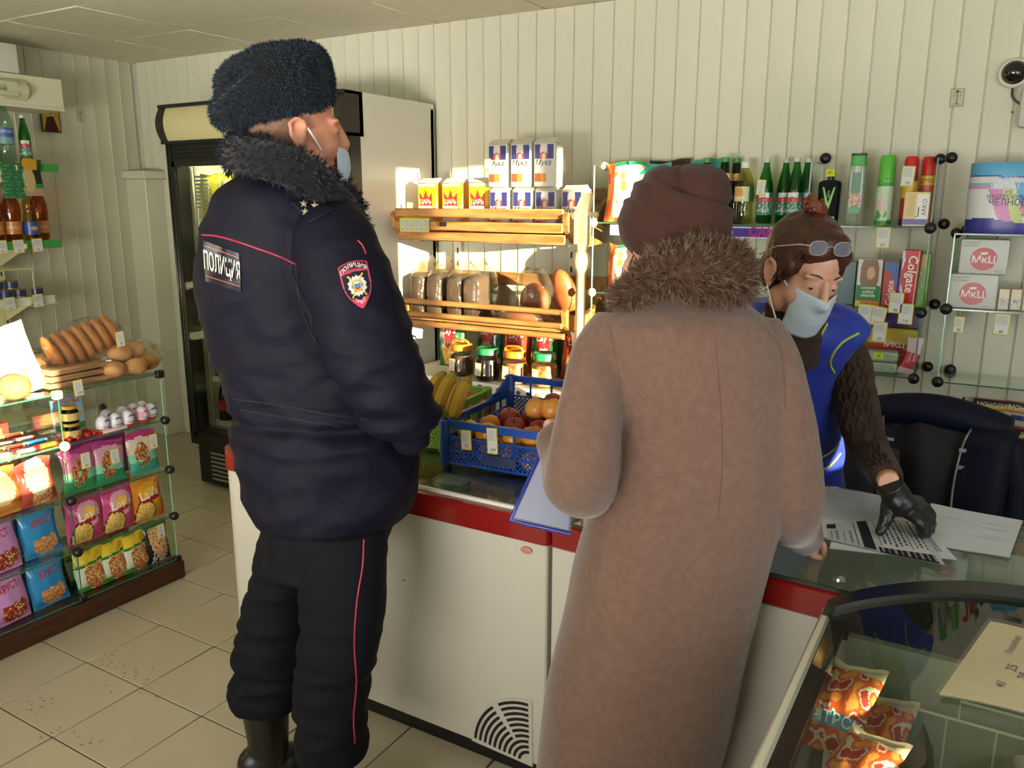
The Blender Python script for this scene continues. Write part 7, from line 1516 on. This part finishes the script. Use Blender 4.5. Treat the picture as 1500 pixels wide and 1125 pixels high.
    for a, b in (((.060, .045, -.045), (.086, -.004, .026)), ((.058, .042, -.112), (.083, -.012, -.036))):
        mb = MB(); mb.M = Matrix.Translation(-Vector(org)) @ HM; mid = tuple((np.array(a)+np.array(b))/2+np.array([.010, 0, 0])); mb.tube(cat([a, mid, b], 5), .0021, 6); mb.build('mask_strap', strap_m, t, 60)
    # red piping across the back yoke
    rp = MATS['red_piping']; surf_strip('red_piping', bv, [(296, 344), (318, 346), (345, 353), (380, 365), (410, 376), (433, 387)], .0022, rp, t, org); surf_strip('red_piping', bv, [(524, 352), (530, 358), (534, 366), (536, 372)], .002, rp, t, org)
    # back patch, reflective lettering
    q = quad_map(bv, [(301, 412), (353, 428), (350, 371), (297, 352)], org, .004); mb = MB(); mb.grid(22, 10, q, lambda u, v: '#11111c')
    edge = lambda v: [(u, v) for u in np.linspace(.02, .98, 22)]
    for v in (.14, .88):
        L = [q(u, v-.012, .0014) for u in np.linspace(.02, .98, 22)]+[q(u, v+.012, .0014) for u in np.linspace(.02, .98, 22)]; mb.add(L, [(i, i+1, 23+i, 22+i) for i in range(21)], '#8f4a48')
    back_p = mb.build('back_patch', mat('patch_gloss', rough=.25, attr=True), t, 60); mb = MB(); mb.text('ПОЛИЦИЯ', 1.0, lambda x, z: q(.50+x*.205, .50+z*.62, .002), '#b9bab4', bold=.02); mb.build('back_lettering', PRINT, t, 0)
    # sleeve emblem
    q2 = quad_map(bv, [(507, 458), (556, 444), (541, 375), (488, 388)], org, .0035)
    def em(u, v):
        s = abs(u-.5); 
        if v > .80: lim = .40-.0*v
        else: lim = .40*math.sin(min(1, (v+.02)/.52)*PI/2)**.85 if v < .52 else .40
        top = .985-.25*s*s*1.6
        if s > lim or v > top: return None
        b = lim-s; 
        if v > .80-.25*s*s: return '#8f2f48' if (v > top-.03 or v < .83-.25*s*s or b < .035) else '#3a1622'
        if v > .76-.25*s*s: return '#a03a52'
        if b < .035: return '#a03a52'
        if v < .22 and v < .10+.16*s/.3+.05: return '#b03a50'
        r2 = (u-.5)**2*1.05+((v-.47)*1.25)**2; r = math.sqrt(r2)
        if r < .105: return '#c9c9cc' if v > .51 else ('#3f78b8' if v > .435 else '#b03040')
        if r < .15: return '#b59a38'
        if r < .155: return '#2a2a30'
        for sg in (-1, 1):
            du, dv = (u-.5)*sg, (v-.47); 
            if abs(du-dv*.9) < .028 and r < .36: return '#b0a23a'
            if abs(du+dv*.9) < .10 and .27 < r < .30 and abs(du-dv*.9) < .09: return '#b0a23a'
        if r < .255+.018*math.sin(14*math.atan2(v-.47, u-.5)): return '#b9b9bf'
        return '#14141f'
    mb = MB(); nu, nv = 44, 64; U = [[q2(i/nu, j/nv) for i in range(nu+1)] for j in range(nv+1)]
    for j in range(nv):
        for i in range(nu):
            c = em((i+.5)/nu, (j+.5)/nv)
            if c: mb.add([U[j][i], U[j][i+1], U[j+1][i+1], U[j+1][i]], [(0, 1, 2, 3)], c)
    mb.build('sleeve_emblem', PAPER, t, 60); mb = MB(); mb.text('ПОЛИЦИЯ', 1.0, lambda x, z: q2(.5+x*.150, .90-.9*(x*.15)**2+z*.115, .0015), '#c9c9cc', bold=.02); mb.text('МВД', 1.0, lambda x, z: q2(.5+x*.11, .115+z*.10+.5*abs(x*.11), .0015), '#d4b9c0', bold=.02); mb.build('emblem_lettering', PRINT, t, 0)
    # shoulder strap with three stars, flap seam
    q3 = quad_map(bv, [(452, 326), (492, 306), (455, 285), (425, 295)], org, .005); mb = MB(); mb.grid(10, 12, q3); so_ = mb.build('shoulder_strap', nylon, t, 60); md = so_.modifiers.new('thick', 'SOLIDIFY'); md.thickness = .005
    mb = MB()
    for px, py in ((445, 298), (461, 301), (447, 310)):
        h = hit(bv, px, py, .009); h = Vector(h)-Vector(org); pts = []
        for k in range(10): r = .0095 if k % 2 == 0 else .004; a = PI/2+k*PI/5; pts.append(h+Vector(HR)*r*math.cos(a)*1.0+Vector(UPV)*r*math.sin(a)-Vector(FWD)*0)
        mb.add([tuple(h-Vector(FWD)*.003)]+[tuple(p) for p in pts], [(0, 1+k, 1+(k+1) % 10) for k in range(10)], '#c9bf9a')
    mb.build('rank_star', mat('star_gold', '#cfc49a', rough=.3, metal=.6), t, 0)
    for pts in ([(433, 387), (436, 420), (444, 460), (462, 500)], [(340, 585), (400, 592), (470, 605), (540, 615)], [(352, 600), (420, 612), (500, 625)]): surf_strip('seam', bv, pts, .0016, mat('seam_dark', '#05050a', rough=.7), t, org)
officer()
# ---------------------------------------------------------------- customer in a brown coat, seen from behind
def customer():
    org = at_d(940, 1200, 1.6); org[2] = 0
    t = thing('person', 'woman in a long brown coat with a fur collar and knotted hat, seen from behind', 'person', tuple(org))
    wool = mat('coat_wool', '#5e473d', rough=.9, sheen=.3, spec=.15, vary=(60, '#685045'), bump=(220, .35, .002)); hatm = mat('hat_fleece', '#3a231e', rough=.9, sheen=.08, spec=.15, bump=(150, .2, .001)); furm = mat('brown_fur', rough=.9, attr=True, spec=.15)
    hf = HF*math.cos(.55)-HR*math.sin(.55); hf = np.array([hf[0], hf[1], -.08]); HM = frame(D3(982, 372, 1.62), hf)
    mb = MB(); head_shapes(mb, HM, fem=True)
    rows_part(mb, [(440, 940, 1050, 1.61, .07), (500, 900, 1110, 1.6, .10), (620, 925, 1125, 1.6, .10), (760, 900, 1110, 1.6, .11), (860, 870, 1085, 1.6, .12), (1000, 850, 1050, 1.6, .12)], 3)
    limb(mb, [D3(890, 520, 1.58), D3(865, 620, 1.53), D3(855, 695, 1.53), D3(828, 660, 1.68), D3(812, 632, 1.76)], [.045, .045, .042, .034, .026]); limb(mb, [D3(1125, 530, 1.58), D3(1150, 640, 1.55), D3(1160, 735, 1.56), D3(1176, 780, 1.68), D3(1186, 797, 1.74)], [.045, .045, .04, .03, .024])
    for cx in (885, 985): limb(mb, [D3(cx, 1000, 1.6), D3(cx-12, 1180, 1.6), D3(cx-18, 1260, 1.6)], [.07, .05, .042])
    # right hand on the counter edge, left hand gripping the folder
    for k in range(4): finger(mb, [D3(1184+2*k, 792+2.5*k, 1.74+.012*k), D3(1197+2.5*k, 789+4*k, 1.77+.012*k), D3(1206+1.5*k, 797+4.5*k, 1.785+.01*k), D3(1207-1*k, 806+2.5*k, 1.785)], .0085, .0068)
    finger(mb, [D3(1182, 802, 1.73), D3(1192, 814, 1.735), D3(1202, 817, 1.745)], .0095, .0075); mb.ball(tuple(D3(1187, 798, 1.745)), (.024, .024, .02), 12, 8)
    for k in range(4): finger(mb, [D3(812, 622+5*k, 1.765), D3(803, 618+6*k, 1.775), D3(800, 624+6*k, 1.80), D3(806, 630+6*k, 1.82)], .0085, .0068)
    finger(mb, [D3(815, 640, 1.75), D3(808, 655, 1.745), D3(804, 668, 1.755)], .009, .007); mb.ball(tuple(D3(812, 633, 1.775)), (.024, .03, .032), 12, 8)
    fuse('body', mb, skin_f, .0055, 3, None, t, org); eyes(HM, t, org, lidm=skin_f)
    # coat
    def wc(V, N):
        z = V[:, 2]; return .011*ridge(V, 3.6, 2.4, (1.7, 1.7, .35))*np.clip((1.3-z)/.3, .12, 1)+.006*nz(V, 6, 4.4, (1.4, 1.4, .5))
    mb = MB()
    rows_part(mb, [(428, 948, 1055, 1.61, .075), (445, 915, 1092, 1.61, .11), (470, 884, 1122, 1.60, .135), (505, 872, 1140, 1.60, .145), (560, 885, 1147, 1.60, .145), (620, 898, 1149, 1.60, .145), (690, 895, 1142, 1.60, .145), (760, 868, 1131, 1.60, .15), (830, 843, 1113, 1.60, .155), (900, 829, 1098, 1.60, .16), (1000, 808, 1072, 1.60, .165), (1125, 790, 1040, 1.60, .17), (1230, 780, 1020, 1.60, .17)], 4, 48, 2.25)
    limb(mb, [D3(905, 478, 1.60), D3(878, 520, 1.57), D3(868, 575, 1.53), D3(860, 635, 1.51), D3(853, 690, 1.515), D3(846, 706, 1.56), D3(832, 680, 1.66), D3(818, 650, 1.73), D3(814, 640, 1.755)], [.05, .056, .059, .064, .068, .064, .054, .046, .042], 5, 20)
    limb(mb, [D3(1108, 480, 1.60), D3(1130, 525, 1.57), D3(1143, 590, 1.55), D3(1152, 660, 1.545), D3(1158, 725, 1.55), D3(1160, 755, 1.60), D3(1168, 775, 1.67), D3(1176, 790, 1.72)], [.05, .056, .058, .058, .056, .052, .044, .036], 5, 20)
    ct, bc = fuse('coat', mb, wool, .0085, 5, wc, t, org)
    surf_strip('back_seam', bc, [(1044, 470), (1050, 520), (1056, 600), (1058, 680), (1052, 760)], .0007, mat('seam_brown', '#553a30', rough=.9), t, org); surf_strip('sleeve_seam', bc, [(1117, 478), (1140, 505), (1148, 545), (1150, 600)], .0008, MATS['seam_brown'], t, org); surf_strip('sleeve_seam', bc, [(893, 478), (900, 510), (908, 560), (913, 600)], .0008, MATS['seam_brown'], t, org)
    # fur collar
    ring = cat([D3(908, 440, 1.66), D3(920, 432, 1.55), D3(965, 402, 1.49), D3(1015, 393, 1.48), D3(1058, 402, 1.52), D3(1066, 410, 1.60), D3(1045, 400, 1.71), D3(985, 398, 1.75), D3(928, 430, 1.74), D3(908, 440, 1.66)], 6)[:-1]
    rad = cat([[.016], [.020], [.036], [.050], [.056], [.056], [.043], [.032], [.020], [.016]], 6)[:-1, 0]
    rs = []; n = 18
    for i, p in enumerate(ring):
        tg = ring[(i+1) % len(ring)]-ring[i-1]; tg /= np.linalg.norm(tg); upv = np.array([0, 0, 1.0])-tg*tg[2]; upv /= np.linalg.norm(upv); o_ = np.cross(tg, upv); a = np.arange(n)*2*PI/n; rs.append(p+np.outer(np.cos(a)*.8*rad[i], o_)+np.outer(np.sin(a)*1.0*rad[i], upv))
    rs.append(rs[0]); P, N = ring_pts(rs); P = P+RNG.normal(0, .004, P.shape)
    m2 = MB(); m2.M = Matrix.Translation(-Vector(org)); m2.rings(rs, '#4a3429', caps=False); V, fs, cs = fur(P, N, 30000, .021, .0013, '#594437', '#776152', (0, 0, .05), 3, .45); m2.add(V, fs, cs); m2.build('fur_collar', furm, t, 60)
    # knotted fleece hat
    def hd(V, N):
        z = V[:, 2]; a = D3(1000, 285, 1.48); sl = (V-a)@np.array(HR); zz = (V[:, 2]-a[2])+.25*sl
        zz = zz+.006*np.sin(sl*22); fold = .006*np.exp(-((zz-.0)/.008)**2)-.009*np.exp(-((zz-.014)/.008)**2)*(.5+.5*np.tanh((sl+.05)*30)*-1*-1)+.004*np.exp(-((zz+.060+.3*sl)/.006)**2)-.004*np.exp(-((zz+.048+.3*sl)/.007)**2)+.003*np.exp(-((zz+.03-.5*sl)/.006)**2)
        b = D3(1005, 262, 1.5); d = np.linalg.norm((V-b), axis=1); e = (V-b)@HR; kn_ = np.exp(-((e+.004)/.012)**2)*np.clip((V[:, 2]-b[2]+.02)/.03, 0, 1)
        return fold-.018*np.exp(-(d/.026)**2)-.012*kn_+.004*nz(V, 12, 6)
    mb = MB(); rows_part(mb, [(398, 960, 1030, 1.60, .07), (372, 925, 1058, 1.61, .10), (345, 907, 1066, 1.61, .112), (315, 908, 1069, 1.61, .115), (290, 920, 1067, 1.61, .11), (268, 934, 1064, 1.61, .10), (252, 946, 1056, 1.61, .085), (242, 962, 1040, 1.61, .05)], 5, 44, 2.5)
    fuse('knotted_hat', mb, hatm, .006, 3, hd, t, org)
    surf = None
    # black mask, seen at the left of the cheek
    mb = MB(); mb.M = Matrix.Translation(-Vector(org)) @ HM; mb.grid(18, 10, lambda u, v: (.064*math.sin((u-.5)*2.4), .046+.070*math.cos((u-.5)*2.4), -.022-.085*v)); o = mb.build('face_mask', mat('mask_black', '#0c0c0e', rough=.8), t, 60); md = o.modifiers.new('thick', 'SOLIDIFY'); md.thickness = .002
    for s in (-1, 1): mb = MB(); mb.M = Matrix.Translation(-Vector(org)) @ HM; mb.tube([(s*.062, .06, -.04), (s*.075, .03, -.012), (s*.084, -.004, .02)], .0018, 6); mb.build('mask_strap', MATS['mask_black'], t, 60)
    for cx in (880, 975):
        top = D3(cx, 1200, 1.6); M = frame((top[0], top[1], 0), Vector(HF)); mb = MB(); mb.M = M; mb.tube([(0, 0, .05), (0, 0, .30)], [.045, .055], 14); mb.ball((0, .07, .04), (.045, .11, .04), 16, 10); mb.ball((0, -.01, .04), (.042, .05, .04), 14, 8); mb.M = None; fuse('boot', mb, mat('boot_brown', '#1c120e', rough=.5), .008, 4, None, t, org)
    # clear folder with blue edges in the left hand (a thing of its own)
    P = [D3(748, 762, 1.74), D3(836, 782, 1.70), D3(842, 668, 1.80), D3(800, 646, 1.82)]; P = [np.array(p) for p in P]
    f = thing('folder', 'clear plastic folder with blue edges held in the customer\'s left hand', 'folder', tuple(P[0]))
    bl = lambda u, v, e=0.0: tuple((1-u)*(1-v)*P[0]+u*(1-v)*P[1]+u*v*P[2]+(1-u)*v*P[3]-P[0]+np.array(HF)*e*-1)
    mb = MB(); mb.grid(6, 6, lambda u, v: bl(u, v, .004)); mb.build('front_cover', clear('folder_film', '#cfd4e4', rough=.15, haze=.25, haze_col='#b9bccb'), f, 0)
    mb = MB(); mb.grid(6, 6, lambda u, v: bl(.04+.92*u, .04+.92*v, .0)); mb.build('paper', mat('paper_grey', '#c9c8cc', rough=.7), f, 0)
    mb = MB(); mb.grid(6, 6, lambda u, v: bl(u, v, -.004)); mb.build('back_cover', mat('folder_blue', '#1b2a86', rough=.35), f, 0)
    mb = MB(); mb.tube([bl(u, v) for u, v in ((0, 1), (0, .75), (0, .5), (0, .25), (0, 0), (.25, 0), (.5, 0), (.75, 0), (1, 0))], .0055, 8); mb.build('spine', mat('folder_blue', '#1b2a86'), f, 50)
customer()
# ---------------------------------------------------------------- shop assistant behind the counter
def clerk():
    org = at_d(1160, 600, 2.62); org = np.array([org[0], org[1], 0.0])
    t = thing('person', 'shop assistant in a blue apron, mask and black glove leaning over the counter', 'person', tuple(org))
    fdir = (-HF*math.cos(.22)+HR*math.sin(.22)); f3 = np.array([fdir[0]*math.cos(.36), fdir[1]*math.cos(.36), -math.sin(.36)])
    HM = frame(D3(1177, 403, 2.04), f3, Vector((0, 0, 1))+Vector(HR)*.10); MO = Matrix.Translation(-Vector(org)) @ HM
    knit = mat('brown_knit', '#33261f', rough=.9, sheen=.05, spec=.15, vary=(30, '#41322a'), bump=(170, .7, .003)); apr = mat('apron_blue', '#0d2a96', rough=.55, sheen=.15, bump=(90, .15, .001)); pip = mat('yellow_piping', '#a9b52e', rough=.5)
    mb = MB(); head_shapes(mb, HM, neck=False, jaw=.95, fem=True)
    mb.tube([tuple(HM @ Vector((0, -.01, -.05))), tuple(D3(1165, 470, 2.10)), tuple(D3(1160, 510, 2.16))], [.05, .05, .06], 16)
    rows_part(mb, [(470, 1130, 1210, 2.16, .06), (520, 1130, 1215, 2.24, .06), (600, 1120, 1205, 2.41, .07), (720, 1110, 1205, 2.58, .08), (800, 1110, 1205, 2.62, .09), (1000, 1110, 1190, 2.62, .10)], 3)
    W = at_z(1303, 708, .935); limb(mb, [D3(1235, 515, 2.22), D3(1258, 600, 2.25), D3(1282, 665, 2.20), W], [.045, .042, .034, .027])
    limb(mb, [D3(1115, 500, 2.22), D3(1095, 600, 2.35), D3(1110, 680, 2.30)], [.045, .04, .035])
    for cx in (1125, 1175): limb(mb, [D3(cx, 900, 2.62), (D3(cx, 900, 2.62)[0], D3(cx, 900, 2.62)[1], .45), (D3(cx, 900, 2.62)[0], D3(cx, 900, 2.62)[1], .06)], [.075, .055, .045])
    fuse('body', mb, skin_f, .0055, 3, None, t, org); eyes(HM, t, org, lidm=skin_f, shut=.05)
    # black glove: palm, four bent fingers, thumb set off from the side of the palm
    glove = mat('glove_black', '#0b0d0f', rough=.42, spec=.5, bump=(60, .35, .002))
    W2 = at_z(1308, 718, .915); mb = MB(); H = at_z
    kn = [H(1331, 752, .868), H(1338, 747, .872), H(1343, 741, .872), H(1345, 736, .868)]
    P = [np.array(W), np.array(W2), np.array(H(1319, 735, .893)), np.array(H(1333, 746, .872))]
    mb.tube(cat(P, 4), [.029, .0295, .030, .031, .032, .033, .033, .033, .032, .031, .030, .028, .025], 16)
    for a, b in zip(kn[:-1], kn[1:]): mb.tube([a, b], [.019, .019], 10)
    for k, q in enumerate(kn):
        tp = H((1351, 1358, 1363, 1366)[k], (783, 781, 776, 769)[k], .815); mid = H((1346, 1353, 1359, 1362)[k], (764, 760, 755, 750)[k], .858); low = H((1350, 1357, 1362, 1365)[k], (775, 772, 767, 761)[k], .838)
        mb.tube([np.array(P[2])*.6+np.array(q)*.4, q], [.019, .018], 10); finger(mb, [q, mid, low, tp], (.0145, .0148, .014, .0125)[k], (.0105, .011, .0105, .0095)[k], 5)
    tb = [np.array(H(1309, 727, .895)), np.array(H(1301, 742, .875)), np.array(H(1299, 757, .855)), np.array(H(1294, 769, .835)), H(1289, 778, .822)]; finger(mb, tb, .021, .0115, 5); mb.tube([tb[1], H(1320, 748, .873)], [.018, .018], 10)
    fuse('glove', mb, glove, .004, 3, lambda V, N: .0012*ridge(V, 45, 3, (1, 1, 1)), t, org)
    d_ = W-np.array(W2); d_ /= np.linalg.norm(d_); e1 = np.cross(d_, (0, 0, 1)); e1 /= np.linalg.norm(e1); e2 = np.cross(e1, d_)
    mb = MB(); mb.M = Matrix.Translation(-Vector(org)); mb.tube([W-d_*.001+.0295*(math.cos(a)*e1+math.sin(a)*e2) for a in np.arange(24)*2*PI/24], .0032, 6, closed=True); mb.build('glove_cuff', glove, t, 50)
    # sweater: roll neck, body, sleeves with cables
    mb = MB(); nk = [tuple(HM @ Vector((0, -.012, -.085))), tuple(D3(1163, 478, 2.11)), tuple(D3(1160, 520, 2.17))]; mb.tube(cat(nk, 4), np.linspace(.060, .075, 9), 20)
    rows_part(mb, [(455, 1120, 1205, 2.17, .06), (480, 1112, 1230, 2.21, .08), (520, 1112, 1225, 2.25, .085), (600, 1105, 1212, 2.41, .09), (700, 1100, 1212, 2.57, .10)], 3)
    arm = [D3(1228, 497, 2.20), D3(1244, 535, 2.225), D3(1252, 580, 2.235), D3(1262, 625, 2.23), D3(1277, 665, 2.205), np.array(W)*.72+np.array(D3(1277, 660, 2.20))*.28, np.array(W)*.88+np.array(D3(1277, 660, 2.20))*.12]; ar = [.050, .058, .058, .056, .050, .040, .036]
    limb(mb, arm, ar, 6, 20); limb(mb, [D3(1118, 490, 2.22), D3(1096, 570, 2.33), D3(1105, 660, 2.30)], [.055, .055, .045])
    fuse('sweater', mb, knit, .007, 3, lambda V, N: .0035*ridge(V, 16, 2, (.7, .7, 1.6))+.0012*nz(V, 60, 3), t, org)
    A = cat(np.c_[np.array(arm), np.array(ar)], 14)
    for off in (-.55, .0, .55):
        for ph in (0, PI):
            pts = []
            for i, (x, y, z, r) in enumerate(A[6:-4]):
                i0 = min(i+6, len(A)-2); tg = A[i0+1, :3]-A[i0, :3]; tg /= np.linalg.norm(tg); vv = CAM-np.array([x, y, z]); vv -= tg*(vv@tg); vv /= np.linalg.norm(vv); ss = np.cross(tg, vv)
                th = off+.16*math.sin(i*.42+ph); pts.append(np.array([x, y, z])+(vv*math.cos(th)+ss*math.sin(th))*(r+.0015+.002*math.cos(i*.42+ph))-org)
            mb = MB(); mb.tube(pts, .0048 if off == 0 else .0036, 6); mb.build('knit_cable', knit, t, 60)
    # apron tunic, yellow piping
    mb = MB(); rows_part(mb, [(440, 1092, 1150, 2.24, .06), (458, 1090, 1238, 2.22, .105), (480, 1092, 1252, 2.22, .125), (505, 1098, 1248, 2.24, .13), (540, 1100, 1228, 2.30, .13), (585, 1098, 1222, 2.38, .125), (640, 1090, 1230, 2.47, .13), (700, 1085, 1232, 2.56, .135), (760, 1080, 1235, 2.60, .14), (840, 1080, 1235, 2.62, .14)], 4, 40, 2.2)
    limb(mb, [D3(1200, 470, 2.20), D3(1228, 480, 2.19), D3(1246, 498, 2.195)], [.055, .062, .064], 5, 20)
    ap, ba = fuse('apron', mb, apr, .0075, 4, lambda V, N: .005*ridge(V, 7, 4, (1.2, 1.2, .7))+.002*nz(V, 16, 3), t, org)
    for pts in ([(1212, 474), (1203, 490), (1190, 510), (1176, 530), (1163, 548), (1150, 570)], [(1138, 432), (1126, 448), (1118, 462), (1112, 476)], [(1258, 488), (1236, 500), (1222, 516), (1216, 532), (1222, 546)], [(1196, 690), (1210, 686), (1222, 676), (1231, 664)], [(1192, 674), (1208, 668), (1222, 658), (1230, 648)]):
        surf_strip('piping', ba, pts, .0034, pip, t, org, .001)
    q = quad_map(ba, [(1148, 562), (1166, 548), (1210, 474), (1135, 440)], org, .003); mb = MB(); mb.grid(10, 14, q); mb.build('sweater_front', knit, t, 60)
    # hair: swept back with a knot, loose strands, reddish
    hair = mat('hair_auburn', '#2a120b', rough=.38, spec=.5, vary=(40, '#4a2114', (1, .3, 1)), bump=(90, .5, .003, (3, .4, 3)))
    mb = MB(); mb.M = HM; mb.ball((0, -.030, .056), (.090, .104, .094), 28, 18); mb.ball((0, .045, .100), (.060, .035, .035), 18, 10); mb.ball((.03, .06, .082), (.045, .022, .022), 14, 8); mb.ball((-.04, .045, .075), (.035, .03, .03), 14, 8)
    mb.ball((0, -.052, -.005), (.088, .066, .080), 18, 12)
    for s in (-1, 1): mb.ball((s*.070, .012, .030), (.016, .032, .045), 12, 8)
    mb.M = None
    fuse('hair', mb, hair, .006, 3, lambda V, N: .003*ridge(V, 24, 3, (1.3, 1.3, .5)), t, org)
    mb = MB(); mb.M = MO; 
    for k in range(16):
        a = k*.9; mb.tube([(.028*math.cos(a+s*1.3)*(1-.02*k), -.055+.022*math.sin(a+s*1.3), .150+.016*math.sin(s*2+k)+.001*k) for s in np.linspace(0, 2.2, 8)], .0065, 6)
    mb.ball((0, -.055, .150), (.028, .022, .018), 14, 8); mb.build('hair_knot', mat('hair_red', '#5a2412', rough=.45, vary=(50, '#7a3a1c')), t, 60)
    mb = MB(); mb.M = MO
    for k in range(14): s = -1 if k % 2 else 1; x0 = s*(.05+.003*k); mb.tube(cat([(x0*.4, .06-.004*k, .125), (s*(.058+.001*k), .060-.004*k, .085), (s*(.078+.0006*k), .030-.004*k, .035), (s*(.083+.0005*k), .002-.004*k, -.02-.003*(k % 5))], 4), .0022, 5)
    mb.build('hair_strand', MATS['hair_red'], t, 60)
    # spectacles pushed up into the hair
    def lens(s): return [(s*.036+.025*math.copysign(abs(math.cos(a))**.7, math.cos(a)), .098+.006*math.cos(a)*0, .098+.016*math.copysign(abs(math.sin(a))**.8, math.sin(a))) for a in np.arange(28)*2*PI/28]
    MS = MO @ Matrix.Translation((.034, .0, .006)) @ Matrix.Rotation(.12, 4, 'Z') @ Matrix.Rotation(.22, 4, 'X') @ Matrix.Translation((0, .012, -.018)); g = mat('spectacle_rim', '#c9b9b4', rough=.25, metal=.7); tpl = None
    first = None
    for s in (-1, 1):
        mb = MB(); mb.M = MS; mb.tube(lens(s), .0016, 6, closed=True)
        if s < 0: mb.tube([(-.011, .098, .10), (0, .101, .104), (.011, .098, .10)], .0014, 6)
        mb.tube([(s*.061, .098, .103), (s*.075, .08, .102), (s*.090, .02, .085), (s*.094, -.03, .055)], .0018, 6); r_ = mb.build('spectacle_frame', g, t, 60)
        mb = MB(); mb.M = MS; mb.poly(lens(s)); mb.build('lens', clear('lens_blueish', '#d9dde6', haze=.25, haze_col='#aab4c9'), r_, 0)
    # mask, straps, earring
    mb = MB(); mb.M = MO
    def mk(u, v):
        a = (u-.5)*2.35; z = -.012-.114*v; bulge = .010*math.sin(PI*v)+.012*math.exp(-((v-.12)/.16)**2)*math.exp(-(a/.35)**2)*2
        return (.066*math.sin(a)*(1-.10*v*v), .042+(.062+bulge-.010*v*v)*math.cos(a), z+.006*abs(a)-.0025*math.sin(14*v)*math.cos(a)*.6)
    mb.grid(26, 20, mk); o = mb.build('face_mask', mask_m, t, 60); md = o.modifiers.new('thick', 'SOLIDIFY'); md.thickness = .0018
    for s in (-1, 1):
        for z0, z1 in ((-.016, .022), (-.104, -.036)): mb = MB(); mb.M = MO; mb.tube(cat([(s*.062, .047, z0), (s*.076, .022, (z0+z1)/2), (s*.086, -.006, z1)], 4), .0018, 6); mb.build('mask_strap', strap_m, t, 60)
    mb = MB(); mb.M = MO; mb.ball((.086, -.004, -.044), .005, 10, 6); mb.ball((.086, -.004, -.053), .004, 8, 6); mb.build('earring', mat('earring_silver', '#b9b9bd', rough=.2, metal=.9), t, 60)
clerk()
